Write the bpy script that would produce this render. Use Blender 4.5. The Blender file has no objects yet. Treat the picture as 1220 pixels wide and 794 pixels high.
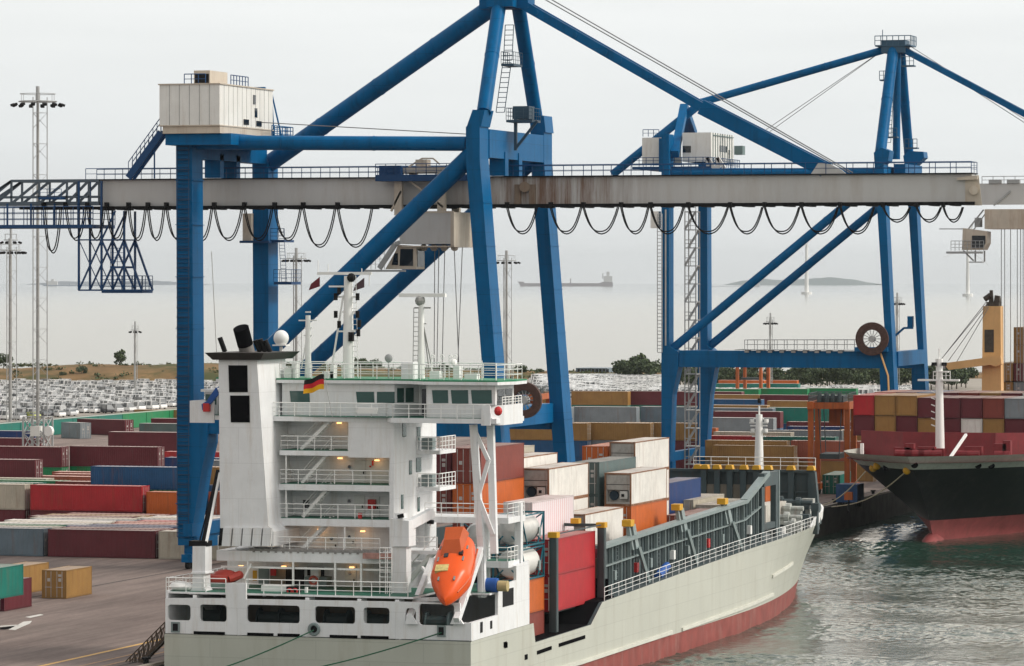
import bpy, bmesh, math, random
from mathutils import Vector, Matrix
from mathutils.geometry import tessellate_polygon
random.seed(7)
SC = bpy.context.scene
COL = SC.collection
# ------------------------------------------------------------------ camera
FPX, PSI, CAMH, CXP, HYP = 5000.0, math.radians(17), 33.0, 610.0, 332.0
SN, CS = math.sin(PSI), math.cos(PSI)
cam = bpy.data.cameras.new("camera"); cam_o = bpy.data.objects.new("camera", cam); COL.objects.link(cam_o)
cam_o.location = (0, 0, CAMH); cam_o.rotation_euler = (math.pi/2, 0, PSI)
cam.sensor_width = 36; cam.lens = FPX/1220*36; cam.shift_y = -(397-HYP)/1220
cam.clip_start = 1; cam.clip_end = 90000
SC.camera = cam_o
# ------------------------------------------------------------------ sky
SUN_EL, SUN_AZ = math.radians(38), math.radians(84)      # azimuth from +Y (along the quay) towards +X (the water)
W = bpy.data.worlds.new("World"); SC.world = W; W.use_nodes = True
nt = W.node_tree; nt.nodes.clear()
def N(t, typ, **k):
    n = t.nodes.new(typ)
    for a, b in k.items(): setattr(n, a, b)
    return n
out = N(nt, "ShaderNodeOutputWorld"); bg = N(nt, "ShaderNodeBackground"); bg.inputs[1].default_value = 0.1
sky = N(nt, "ShaderNodeTexSky", sky_type='NISHITA', sun_disc=False)
sky.sun_elevation = SUN_EL; sky.sun_rotation = SUN_AZ; sky.dust_density = 4; sky.air_density = 1.0
hsv = N(nt, "ShaderNodeHueSaturation"); hsv.inputs['Saturation'].default_value = .25
nt.links.new(sky.outputs[0], hsv.inputs['Color'])
tc = N(nt, "ShaderNodeTexCoord"); sep = N(nt, "ShaderNodeSeparateXYZ"); nt.links.new(tc.outputs['Generated'], sep.inputs[0])
mp = N(nt, "ShaderNodeMapping"); mp.inputs['Scale'].default_value = (3, 3, 26); nt.links.new(tc.outputs['Generated'], mp.inputs[0])
cn = N(nt, "ShaderNodeTexNoise"); cn.inputs['Scale'].default_value = 2.2; cn.inputs['Detail'].default_value = 6; nt.links.new(mp.outputs[0], cn.inputs['Vector'])
ma = N(nt, "ShaderNodeMath", operation='MULTIPLY_ADD'); ma.inputs[1].default_value = .03; ma.inputs[2].default_value = -.015
nt.links.new(cn.outputs[0], ma.inputs[0])
ad = N(nt, "ShaderNodeMath", operation='ADD'); nt.links.new(sep.outputs['Z'], ad.inputs[0]); nt.links.new(ma.outputs[0], ad.inputs[1])
rp = N(nt, "ShaderNodeValToRGB"); nt.links.new(ad.outputs[0], rp.inputs[0])
SKY = [(0, (.685, .697, .697)), (.012, (.695, .712, .715)), (.03, (.735, .76, .762)), (.075, (.785, .803, .797)), (.105, (.84, .85, .83)), (.14, (1.72, 1.58, 1.39)), (.21, (1.72, 1.58, 1.38)), (.33, (1.0, .96, .90)), (1, (.69, .71, .75))]
while len(rp.color_ramp.elements) < len(SKY): rp.color_ramp.elements.new(.5)
for e, (p, c) in zip(rp.color_ramp.elements, SKY): e.position = p; e.color = (*c, 1)
sc10 = N(nt, "ShaderNodeVectorMath", operation='SCALE'); dv = N(nt, "ShaderNodeVectorMath", operation='DOT_PRODUCT'); dv.inputs[1].default_value = (.20, .22, 0); nt.links.new(tc.outputs['Generated'], dv.inputs[0])   # cloud is brighter towards the veiled sun
dm = N(nt, "ShaderNodeMath", operation='MULTIPLY_ADD'); dm.inputs[1].default_value = 8.3; dm.inputs[2].default_value = 6.75; nt.links.new(dv.outputs['Value'], dm.inputs[0])
cl = N(nt, "ShaderNodeMapRange"); cl.inputs[1].default_value = .3; cl.inputs[2].default_value = .7; cl.inputs[3].default_value = .955; cl.inputs[4].default_value = 1.04; nt.links.new(cn.outputs[0], cl.inputs[0])
dc_ = N(nt, "ShaderNodeMath", operation='MULTIPLY'); nt.links.new(dm.outputs[0], dc_.inputs[0]); nt.links.new(cl.outputs[0], dc_.inputs[1])
nt.links.new(dc_.outputs[0], sc10.inputs['Scale']); nt.links.new(rp.outputs[0], sc10.inputs[0])
mx = N(nt, "ShaderNodeMix", data_type='RGBA'); mx.inputs[0].default_value = .88
nt.links.new(hsv.outputs[0], mx.inputs[6]); nt.links.new(sc10.outputs[0], mx.inputs[7])
nt.links.new(mx.outputs[2], bg.inputs[0]); nt.links.new(bg.outputs[0], out.inputs[0])
sl = bpy.data.lights.new("sun", 'SUN'); sl.energy = 1.5; sl.angle = math.radians(11); sl.color = (1, .94, .85)
so = bpy.data.objects.new("sun", sl); COL.objects.link(so)
sv = Vector((math.cos(SUN_EL)*math.sin(SUN_AZ), math.cos(SUN_EL)*math.cos(SUN_AZ), math.sin(SUN_EL)))
so.rotation_euler = sv.to_track_quat('Z', 'Y').to_euler(); so.location = (200, 200, 200)
SC.view_settings.view_transform = 'Standard'; SC.view_settings.look = 'None'
SC.view_settings.exposure = .66; SC.view_settings.gamma = 1; SC.view_settings.use_curve_mapping = False
HAZE_D = 0.26e-4
SC.cycles.volume_bounces = 1; SC.cycles.max_bounces = 6; SC.cycles.sample_clamp_indirect = 4
# ------------------------------------------------------------------ measuring: a photo point on a world plane
def fin(px, py, d):
    xc = (px-CXP)/FPX*d
    return Vector((xc*CS-d*SN, xc*SN+d*CS, CAMH+(HYP-py)/FPX*d))
def atY(px, py, y): return fin(px, py, y/((px-CXP)/FPX*SN+CS))
def atX(px, py, x): return fin(px, py, x/((px-CXP)/FPX*CS-SN))
def atZ(px, py, z): return fin(px, py, (CAMH-z)*FPX/(py-HYP))
def atD(px, py, d): return fin(px, py, d)
# ------------------------------------------------------------------ mesh building
class MB:
    def __init__(s): s.v = []; s.f = []; s.m = []
    def add(s, vs, fs, mi=0):
        b = len(s.v); s.v += [tuple(v) for v in vs]
        for f in fs: s.f.append(tuple(b+i for i in f)); s.m.append(mi)
    def box(s, x0, x1, y0, y1, z0, z1, mi=0):
        s.add([(x0,y0,z0),(x1,y0,z0),(x1,y1,z0),(x0,y1,z0),(x0,y0,z1),(x1,y0,z1),(x1,y1,z1),(x0,y1,z1)],
              [(0,3,2,1),(4,5,6,7),(0,1,5,4),(1,2,6,5),(2,3,7,6),(3,0,4,7)], mi); return s
    def bar(s, p, q, w, h=None, mi=0, up=(0,0,1)):
        h = w if h is None else h
        p, q = Vector(p), Vector(q); a = (q-p)
        if a.length < 1e-6: return s
        a.normalize(); u = Vector(up)
        if abs(a.dot(u)) > .98: u = Vector((0,1,0))
        r = a.cross(u).normalized(); u = r.cross(a)
        c = [r*(w/2)*i+u*(h/2)*j for i, j in ((-1,-1),(1,-1),(1,1),(-1,1))]
        s.add([p+k for k in c]+[q+k for k in c], [(0,3,2,1),(4,5,6,7),(0,1,5,4),(1,2,6,5),(2,3,7,6),(3,0,4,7)], mi); return s
    def tube(s, p, q, r, n=8, r2=None, mi=0):
        p, q = Vector(p), Vector(q); r2 = r if r2 is None else r2; a = q-p
        if a.length < 1e-6: return s
        a.normalize(); u = Vector((0,0,1)) if abs(a.z) < .95 else Vector((1,0,0))
        x = a.cross(u).normalized(); y = x.cross(a); vs = []
        for (c, rr) in ((p, r), (q, r2)):
            vs += [c+(x*math.cos(2*math.pi*i/n)+y*math.sin(2*math.pi*i/n))*rr for i in range(n)]
        s.add(vs, [(i, (i+1) % n, n+(i+1) % n, n+i) for i in range(n)]+[tuple(reversed(range(n))), tuple(range(n, 2*n))], mi); return s
    def pipe(s, pts, r, n=5, mi=0):
        for a, b in zip(pts[:-1], pts[1:]): s.tube(a, b, r, n, mi=mi)
        return s
    def prism(s, poly, y0, y1, mi=0):                 # polygon in (x, z) pushed from y0 to y1
        n = len(poly)
        s.add([(x, y0, z) for x, z in poly]+[(x, y1, z) for x, z in poly],
              [tuple(range(n)), tuple(reversed(range(n, 2*n)))]+[(i, n+i, n+(i+1) % n, (i+1) % n) for i in range(n)], mi); return s
    def prismx(s, poly, x0, x1, mi=0):                # polygon in (y, z) pushed from x0 to x1
        n = len(poly)
        s.add([(x0, y, z) for y, z in poly]+[(x1, y, z) for y, z in poly],
              [tuple(range(n)), tuple(reversed(range(n, 2*n)))]+[(i, n+i, n+(i+1) % n, (i+1) % n) for i in range(n)], mi); return s
    def prismz(s, poly, z0, z1, mi=0):
        n = len(poly)
        s.add([(x, y, z0) for x, y in poly]+[(x, y, z1) for x, y in poly],
              [tuple(range(n)), tuple(reversed(range(n, 2*n)))]+[(i, n+i, n+(i+1) % n, (i+1) % n) for i in range(n)], mi); return s
    def pbox(s, px0, px1, py0, py1, y0, y1, mi=0):    # frontal box measured in the photo on the plane y = y0
        a = atY(px0, py1, y0); b = atY(px1, py0, y0); s.box(a.x, b.x, y0, y1, a.z, b.z, mi); return s
    def pprism(s, pts, y0, y1, mi=0):
        s.prism([(lambda v: (v.x, v.z))(atY(px, py, y0)) for px, py in pts], y0, y1, mi); return s
    def mark(s):
        s.marks = getattr(s, 'marks', []); s.marks.append((len(s.v), len(s.f))); return s
    def build_each(s, name, mats, parent=None, smooth=False):
        s.mark(); v0 = f0 = 0; out = []
        for v1, f1 in s.marks:
            if f1 > f0:
                p = MB(); p.v = s.v[v0:v1]; p.f = [tuple(i-v0 for i in f) for f in s.f[f0:f1]]; p.m = s.m[f0:f1]; out.append(p.build(name, mats, parent, smooth))
            v0, f0 = v1, f1
        return out
    def annulus(s, c, r0, r1, t, n=32, mi=0):
        c = Vector(c); vs = []
        for y in (-t/2, t/2):
            for r in (r0, r1):
                for i in range(n): a = 2*math.pi*i/n; vs.append(c+Vector((r*math.cos(a), y, r*math.sin(a))))
        for i in range(n):
            j = (i+1) % n; s.add([], [], mi)
        b = len(s.v); s.v += [tuple(v) for v in vs]
        for i in range(n):
            j = (i+1) % n
            for q in ((i, j, n+j, n+i), (2*n+i, 3*n+i, 3*n+j, 2*n+j), (i, 2*n+i, 2*n+j, j), (n+i, n+j, 3*n+j, 3*n+i)): s.f.append(tuple(b+k for k in q)); s.m.append(mi)
        return s
    def ball(s, c, r, n=8, m=6, sz=1, mi=0, sx=1, sy=1):
        c = Vector(c); vs = []; fs = []
        for j in range(m+1):
            t = math.pi*j/m
            for i in range(n):
                a = 2*math.pi*i/n
                vs.append(c+Vector((math.sin(t)*math.cos(a)*r*sx, math.sin(t)*math.sin(a)*r*sy, math.cos(t)*r*sz)))
        for j in range(m):
            for i in range(n): fs.append((j*n+i, j*n+(i+1) % n, (j+1)*n+(i+1) % n, (j+1)*n+i))
        s.add(vs, fs, mi); return s
    def ring(s, c, R, r, axis='y', n=20, k=6, mi=0, a0=0, a1=2*math.pi):
        c = Vector(c); vs = []; fs = []
        full = abs(a1-a0-2*math.pi) < 1e-3; cnt = n if full else n+1
        for i in range(cnt):
            a = a0+(a1-a0)*i/n
            for j in range(k):
                b = 2*math.pi*j/k; rr = R+r*math.cos(b); h = r*math.sin(b)
                p = {'y': (rr*math.cos(a), h, rr*math.sin(a)), 'z': (rr*math.cos(a), rr*math.sin(a), h), 'x': (h, rr*math.cos(a), rr*math.sin(a))}[axis]
                vs.append(c+Vector(p))
        for i in range(n):
            i2 = (i+1) % cnt
            for j in range(k): fs.append((i*k+j, i2*k+j, i2*k+(j+1) % k, i*k+(j+1) % k))
        s.add(vs, fs, mi); return s
    def rail(s, pts, h=1.05, step=1.5, bars=3, r=.03, mi=0, ends=True):
        pts = [Vector(p) for p in pts]; up = Vector((0, 0, 1))
        for a, b in zip(pts[:-1], pts[1:]):
            L = (b-a).length
            for k in range(1, bars+1):
                z = up*(h*k/bars); s.tube(a+z, b+z, r if k == bars else r*.7, 4, mi=mi)
            n = max(1, round(L/step))
            for i in range(n+1):
                p = a+(b-a)*(i/n); s.tube(p, p+up*h, r, 4, mi=mi)
        return s
    def ladder(s, p, q, side, w=.5, step=.35, r=.025, mi=0):
        p, q, side = Vector(p), Vector(q), Vector(side).normalized()*(w/2)
        s.tube(p-side, q-side, r, 4, mi=mi); s.tube(p+side, q+side, r, 4, mi=mi)
        n = int((q-p).length/step)
        for i in range(n+1):
            c = p+(q-p)*(i/max(1, n)); s.tube(c-side, c+side, r*.8, 4, mi=mi)
        return s
    def plate(s, outer, holes, y0, y1, mi=0):         # frontal plate with openings; loops in (x, z)
        loops = [outer]+holes
        tri = tessellate_polygon([[Vector((x, z, 0)) for x, z in l] for l in loops])
        flat = [p for l in loops for p in l]; n = len(flat)
        vs = [(x, y0, z) for x, z in flat]+[(x, y1, z) for x, z in flat]
        fs = [tuple(t) for t in tri]+[tuple(n+i for i in reversed(t)) for t in tri]; b = 0
        for l in loops:
            k = len(l); fs += [(b+i, b+(i+1) % k, n+b+(i+1) % k, n+b+i) for i in range(k)]; b += k
        s.add(vs, fs, mi); return s
    def build(s, name, mats, parent=None, smooth=False, base=None):
        mats = mats if isinstance(mats, (list, tuple)) else [mats]
        if parent is not None: o = WL[parent.name]
        elif base is not None: o = Vector(base)
        else:
            xs = [v[0] for v in s.v]; ys = [v[1] for v in s.v]; zs = [v[2] for v in s.v]
            o = Vector(((min(xs)+max(xs))/2, (min(ys)+max(ys))/2, min(zs)))
        me = bpy.data.meshes.new(name); me.from_pydata([(v[0]-o.x, v[1]-o.y, v[2]-o.z) for v in s.v], [], s.f)
        for m in mats: me.materials.append(m)
        for p, i in zip(me.polygons, s.m): p.material_index = i
        bm = bmesh.new(); bm.from_mesh(me); bmesh.ops.recalc_face_normals(bm, faces=bm.faces)
        if smooth:
            for f in bm.faces: f.smooth = True
            for e in bm.edges: e.smooth = e.is_manifold and e.calc_face_angle(3) < .7
        bm.to_mesh(me); bm.free(); me.update()
        ob = bpy.data.objects.new(name, me); COL.objects.link(ob)
        if parent is not None: ob.parent = parent
        else: ob.location = o
        WL[ob.name] = o
        return ob
WL = {}
def root(name, label, cat, loc, rz=0, group=None):
    o = bpy.data.objects.new(name, None); COL.objects.link(o); o.location = loc; o.rotation_euler = (0, 0, rz); o.empty_display_size = .5
    WL[o.name] = Vector(loc); return tag(o, label, cat, group)
def tag(o, label, cat, group=None):
    o["label"] = label; o["category"] = cat
    if group: o["group"] = group
    return o
def struct(o): o["kind"] = "structure"; return o
def oct_hole(x0, x1, z0, z1, c=.18):
    return [(x0+c,z0),(x1-c,z0),(x1-c*.3,z0+c*.3),(x1,z0+c),(x1,z1-c),(x1-c*.3,z1-c*.3),(x1-c,z1),(x0+c,z1),(x0+c*.3,z1-c*.3),(x0,z1-c),(x0,z0+c),(x0+c*.3,z0+c*.3)]
# ------------------------------------------------------------------ materials
def mat(name, rgb, rough=.5, metal=0.0, var=.10, vs=.6, dirt=None, damt=0.0, dscale=(1.2, 1.2, .12), bump=0.0, bs=4.0, coat=0.0, spec=.32, dedge=(.5, .75), specks=None, plates=None):
    m = bpy.data.materials.new(name); m.use_nodes = True; t = m.node_tree; b = t.nodes["Principled BSDF"]
    b.inputs["Roughness"].default_value = rough; b.inputs["Metallic"].default_value = metal; b.inputs["Specular IOR Level"].default_value = spec
    b.inputs["Coat Weight"].default_value = coat
    tc = N(t, "ShaderNodeTexCoord")
    no = N(t, "ShaderNodeTexNoise"); no.inputs['Scale'].default_value = vs; no.inputs['Detail'].default_value = 5; no.inputs['Roughness'].default_value = .65
    t.links.new(tc.outputs['Object'], no.inputs['Vector'])
    r = N(t, "ShaderNodeValToRGB"); t.links.new(no.outputs[0], r.inputs[0])
    r.color_ramp.elements[0].position = .3; r.color_ramp.elements[1].position = .72
    r.color_ramp.elements[0].color = (*[c*(1-var) for c in rgb], 1); r.color_ramp.elements[1].color = (*[min(1, c*(1+var)) for c in rgb], 1)
    col = r.outputs[0]
    if dirt:
        mp = N(t, "ShaderNodeMapping"); mp.inputs['Scale'].default_value = dscale; t.links.new(tc.outputs['Object'], mp.inputs[0])
        n2 = N(t, "ShaderNodeTexNoise"); n2.inputs['Scale'].default_value = 1.6; n2.inputs['Detail'].default_value = 6; n2.inputs['Roughness'].default_value = .7
        t.links.new(mp.outputs[0], n2.inputs['Vector'])
        r2 = N(t, "ShaderNodeValToRGB"); t.links.new(n2.outputs[0], r2.inputs[0])
        r2.color_ramp.elements[0].position = dedge[0]; r2.color_ramp.elements[1].position = dedge[1]
        r2.color_ramp.elements[0].color = (0,0,0,1); r2.color_ramp.elements[1].color = (damt,damt,damt,1)
        mi = N(t, "ShaderNodeMix", data_type='RGBA'); t.links.new(r2.outputs[0], mi.inputs[0]); t.links.new(col, mi.inputs[6]); mi.inputs[7].default_value = (*dirt, 1)
        col = mi.outputs[2]
    if plates:                                       # seams between the welded plates
        sx = N(t, "ShaderNodeSeparateXYZ"); t.links.new(tc.outputs['Object'], sx.inputs[0]); su = N(t, "ShaderNodeMath", operation='ADD'); t.links.new(sx.outputs['X'], su.inputs[0]); t.links.new(sx.outputs['Y'], su.inputs[1])
        cb_ = N(t, "ShaderNodeCombineXYZ"); t.links.new(su.outputs[0], cb_.inputs[0]); t.links.new(sx.outputs['Z'], cb_.inputs[1])
        br_ = N(t, "ShaderNodeTexBrick"); br_.inputs['Scale'].default_value = 1; br_.inputs['Brick Width'].default_value = plates[0]; br_.inputs['Row Height'].default_value = plates[1]; br_.inputs['Mortar Size'].default_value = .035; br_.inputs['Mortar Smooth'].default_value = .6
        br_.inputs['Color1'].default_value = (1,1,1,1); br_.inputs['Color2'].default_value = (plates[3],)*3+(1,); br_.inputs['Mortar'].default_value = (plates[2],)*3+(1,); t.links.new(cb_.outputs[0], br_.inputs['Vector'])
        mp_ = N(t, "ShaderNodeMix", data_type='RGBA', blend_type='MULTIPLY'); mp_.inputs[0].default_value = 1; t.links.new(col, mp_.inputs[6]); t.links.new(br_.outputs['Color'], mp_.inputs[7]); col = mp_.outputs[2]
    if specks:                                       # small rust runs and scuffs
        mp = N(t, "ShaderNodeMapping"); mp.inputs['Scale'].default_value = (1.6, 1.6, .22); t.links.new(tc.outputs['Object'], mp.inputs[0])
        n3 = N(t, "ShaderNodeTexNoise"); n3.inputs['Scale'].default_value = 1.9; n3.inputs['Detail'].default_value = 8; n3.inputs['Roughness'].default_value = .8; t.links.new(mp.outputs[0], n3.inputs['Vector'])
        r3 = N(t, "ShaderNodeMapRange"); r3.inputs[1].default_value = .63; r3.inputs[2].default_value = .74; r3.inputs[4].default_value = .8; t.links.new(n3.outputs[0], r3.inputs[0])
        m3 = N(t, "ShaderNodeMix", data_type='RGBA'); t.links.new(r3.outputs[0], m3.inputs[0]); t.links.new(col, m3.inputs[6]); m3.inputs[7].default_value = (*specks, 1); col = m3.outputs[2]
    t.links.new(col, b.inputs["Base Color"])
    if bump:
        nb = N(t, "ShaderNodeTexNoise"); nb.inputs['Scale'].default_value = bs; nb.inputs['Detail'].default_value = 4; t.links.new(tc.outputs['Object'], nb.inputs['Vector'])
        bp = N(t, "ShaderNodeBump"); bp.inputs['Strength'].default_value = bump; bp.inputs['Distance'].default_value = .05
        t.links.new(nb.outputs[0], bp.inputs['Height']); t.links.new(bp.outputs[0], b.inputs['Normal'])
    return m
RUST = (.16, .06, .025); GRIME = (.10, .09, .075)
M = {}
M['white'] = mat("ship white paint", (.76, .77, .78), .42, var=.06, dirt=(.45, .36, .26), damt=.35, specks=(.42,.27,.16), bump=.12, bs=1.1, plates=(4.2, 2.7, .88, .98))
M['white2'] = mat("rail white paint", (.80, .80, .78), .45, var=.03)
M['green'] = mat("green deck paint", (.02, .13, .085), .6, var=.2, dirt=(.1,.1,.08), damt=.5, dscale=(.7,.7,.7))
M['wood'] = mat("weathered planks", (.26, .25, .24), .8, var=.3, vs=3)
M['hull'] = mat("grey green hull paint", (.48, .49, .43), .42, var=.05, vs=.15, dirt=(.30,.27,.20), damt=.38, dscale=(.5,.5,.05), specks=(.27,.19,.12), bump=.18, bs=.55, plates=(8.5, 1.45, .84, .965))
M['boot'] = mat("red boot topping", (.25, .06, .05), .6, var=.22, vs=.5, dirt=(.32,.20,.17), damt=.6, dscale=(.5,.5,.12))
M['steel'] = mat("dark grey green steel", (.050, .074, .080), .55, var=.15, dirt=RUST, damt=.25)
M['steel2'] = mat("light grey green steel", (.21, .26, .26), .5, var=.12, dirt=RUST, damt=.2)
M['dark'] = mat("black paint", (.010, .010, .011), .6, var=.2, spec=.12)
M['black'] = mat("soot and shade black", (.004, .004, .005), .95, spec=.03)
M['blue'] = mat("crane blue paint", (.0, .104, .265), .45, var=.12, vs=.25, dirt=(.006,.045,.10), damt=.6, dscale=(.7,.7,.06), spec=.09, specks=(.07,.055,.05), plates=(60, 3.1, .72, .94))
M['blue2'] = mat("crane blue rail paint", (.004, .05, .15), .5, spec=.3)
M['girder'] = mat("grey girder paint", (.52, .52, .51), .5, var=.06, vs=.2, dirt=(.36,.32,.28), damt=.4, dscale=(.5,.5,.08))
M['house'] = mat("machinery house sheet", (.72, .72, .69), .5, var=.05, dirt=(.36,.30,.22), damt=.35)
M['beige'] = mat("beige crane steel", (.52, .46, .38), .5, var=.1, dirt=(.30,.16,.08), damt=.5)
M['cable'] = mat("black rubber cable", (.010, .010, .011), .6, spec=.15)
M['wire'] = mat("steel wire", (.20, .20, .20), .5)
M['galv'] = mat("galvanised steel", (.36, .37, .37), .5, var=.12)
M['orange'] = mat("straddle orange paint", (.40, .095, .018), .5, var=.15, dirt=(.09,.05,.03), damt=.7)
M['boat'] = mat("lifeboat orange", (.80, .10, .012), .32, var=.05)
M['boat2'] = mat("lifeboat dark orange", (.50, .09, .02), .5)
M['yellow'] = mat("yellow paint", (.62, .33, .02), .5)
M['red'] = mat("red paint", (.50, .03, .03), .45)
M['peach'] = mat("buff crane paint", (.66, .40, .17), .5, var=.08, dirt=(.35,.2,.1), damt=.3)
M['maroonship'] = mat("oxide red deck paint", (.19, .022, .027), .55, var=.2, dirt=(.09,.03,.025), damt=.5)
M['blackhull'] = mat("black hull paint", (.007, .008, .009), .38, var=.4, vs=.25, dirt=(.06,.05,.045), damt=.35, dscale=(.4,.4,.05))
M['greyhull'] = mat("grey bulwark paint", (.46, .48, .43), .5, var=.1, dirt=RUST, damt=.35)
M['bootb'] = mat("faded red boot topping", (.24, .055, .055), .6, var=.25, dirt=(.18,.06,.05), damt=.7)
M['tan'] = mat("tan canvas", (.45, .36, .18), .8)
M['brownbulk'] = mat("brown grey bulkhead", (.20, .175, .14), .6, var=.2, dirt=RUST, damt=.5)
M['rope'] = mat("green mooring rope", (.02, .09, .05), .8)
M['ropeb'] = mat("pale mooring rope", (.42, .36, .26), .8)
M['bluetarp'] = mat("blue tarpaulin", (.02, .09, .33), .6)
M['pole'] = mat("concrete grey mast", (.30, .30, .29), .6, var=.15)
M['tyre'] = mat("tyre rubber", (.02, .02, .02), .8)
def glass(name, rgb, rough=.08):
    m = bpy.data.materials.new(name); m.use_nodes = True; b = m.node_tree.nodes["Principled BSDF"]
    b.inputs["Base Color"].default_value = (*rgb, 1); b.inputs["Roughness"].default_value = rough; b.inputs["Specular IOR Level"].default_value = .7; return m
M['glass'] = glass("green tinted window glass", (.02, .075, .065)); M['dglass'] = glass("dark window glass", (.012, .016, .02))
def lamp_mat(name, rgb, s):
    m = bpy.data.materials.new(name); m.use_nodes = True; b = m.node_tree.nodes["Principled BSDF"]
    b.inputs["Base Color"].default_value = (*rgb, 1); b.inputs["Emission Color"].default_value = (*rgb, 1); b.inputs["Emission Strength"].default_value = s; return m
M['lamp'] = lamp_mat("lit deck lamp", (1, .50, .18), 1.7)
# ------------------------------------------------------------------ ground, water
def water_mat(name, base, rough, s1, s2, strength, dist, rot=0.3):
    m = bpy.data.materials.new(name); m.use_nodes = True; t = m.node_tree; b = t.nodes["Principled BSDF"]
    b.inputs["Base Color"].default_value = (*base, 1); b.inputs["Roughness"].default_value = rough; b.inputs["IOR"].default_value = 1.33
    tc = N(t, "ShaderNodeTexCoord"); mp = N(t, "ShaderNodeMapping"); mp.inputs['Rotation'].default_value = (0, 0, rot); mp.inputs['Scale'].default_value = (.55, 1, 1)
    t.links.new(tc.outputs['Object'], mp.inputs[0])
    a = N(t, "ShaderNodeTexNoise"); a.inputs['Scale'].default_value = s1; a.inputs['Detail'].default_value = 4; a.inputs['Roughness'].default_value = .6; t.links.new(mp.outputs[0], a.inputs['Vector'])
    c = N(t, "ShaderNodeTexNoise"); c.inputs['Scale'].default_value = s2; c.inputs['Detail'].default_value = 2; t.links.new(mp.outputs[0], c.inputs['Vector'])
    g = N(t, "ShaderNodeTexNoise"); g.inputs['Scale'].default_value = .035; g.inputs['Detail'].default_value = 3; t.links.new(mp.outputs[0], g.inputs['Vector'])
    gr = N(t, "ShaderNodeMapRange"); gr.inputs[1].default_value = .35; gr.inputs[2].default_value = .65; gr.inputs[3].default_value = .35; gr.inputs[4].default_value = 1.0; t.links.new(g.outputs[0], gr.inputs[0])
    mu = N(t, "ShaderNodeMath", operation='MULTIPLY'); t.links.new(a.outputs[0], mu.inputs[0]); t.links.new(gr.outputs[0], mu.inputs[1])
    su = N(t, "ShaderNodeMath", operation='MULTIPLY_ADD'); su.inputs[1].default_value = 1.6; t.links.new(c.outputs[0], su.inputs[0]); t.links.new(mu.outputs[0], su.inputs[2])
    bp = N(t, "ShaderNodeBump"); bp.inputs['Strength'].default_value = strength; bp.inputs['Distance'].default_value = dist
    t.links.new(su.outputs[0], bp.inputs['Height']); t.links.new(bp.outputs[0], b.inputs['Normal']); return m
QX, QZ = -119.3, 3.5
import numpy as np
def wave_sheet(x0, x1, y0, y1, step):
    # real waves: a sum of short wind waves whose height comes and goes in patches
    rg = np.random.default_rng(11); nx, ny = int((x1-x0)/step), int((y1-y0)/step)
    X_, Y_ = np.meshgrid(np.linspace(x0, x1, nx+1), np.linspace(y0, y1, ny+1)); Zw = np.zeros_like(X_)
    for i in range(46):
        lam = .52*1.036**i*rg.uniform(.9, 1.1) if i < 42 else rg.uniform(5, 11); k = 2*np.pi/lam; th = rg.normal(1.1, .75); a = lam*(.0047 if i < 42 else .0030)
        Zw += a*np.sin(k*(X_*np.cos(th)+Y_*np.sin(th))+rg.uniform(0, 6.3))
    P = np.zeros_like(X_)
    for i in range(9):
        lam = rg.uniform(14, 60); th = rg.normal(1.3, .5); P += np.sin(2*np.pi/lam*(X_*np.cos(th)*.6+Y_*np.sin(th))+rg.uniform(0, 6.3))
    Zw *= np.clip(.85+.2*P, .3, 1.5)
    e = np.minimum.reduce([X_-x0, x1-X_, Y_-y0, y1-Y_]); Zw *= np.clip(e/6, 0, 1)
    m = MB(); m.v = [tuple(v) for v in np.stack([X_, Y_, Zw], -1).reshape(-1, 3).tolist()]
    W_ = nx+1; m.f = [(r*W_+c, r*W_+c+1, (r+1)*W_+c+1, (r+1)*W_+c) for r in range(ny) for c in range(nx)]; m.m = [0]*len(m.f)
    return m
WM = water_mat("harbour water", (.020, .050, .036), .07, 3.5, 1.2, .6, .05)
wb_ = (QX-6, -48, 330, 580)
hw = wave_sheet(*wb_, .23)
b_ = len(hw.v); ex = [(QX-6, 60), (500, 60), (500, 330), (QX-6, 330), (-48, 330), (500, 580), (-48, 580), (500, 1290), (QX-6, 1290), (QX-6, 580)]
hw.v += [(x, y, 0) for x, y in ex]; hw.f += [tuple(b_+i for i in f) for f in ((0,1,2,4,3), (4,2,5,6), (9,6,5,7,8))]; hw.m += [0]*3
hwo = struct(hw.build("harbour_water", WM, smooth=True))
o = MB(); o.add([(-32000, 900, -.4), (20000, 900, -.4), (20000, 26500, -.4), (-32000, 26500, -.4)], [(0,1,2,3)])
SM = water_mat("open sea", (.10, .12, .115), .16, .25, .05, .25, .5)
tt = SM.node_tree; tcs = N(tt, "ShaderNodeTexCoord"); sps = N(tt, "ShaderNodeSeparateXYZ"); tt.links.new(tcs.outputs['Object'], sps.inputs[0])      # wind ruffles the water under the shore, calmer far out
mrs = N(tt, "ShaderNodeMapRange"); mrs.inputs[1].default_value = -12500; mrs.inputs[2].default_value = -3000; mrs.inputs[3].default_value = .24; mrs.inputs[4].default_value = .07; tt.links.new(sps.outputs['Y'], mrs.inputs[0]); tt.links.new(mrs.outputs[0], tt.nodes["Principled BSDF"].inputs["Roughness"])
struct(o.build("sea_water", SM))
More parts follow.
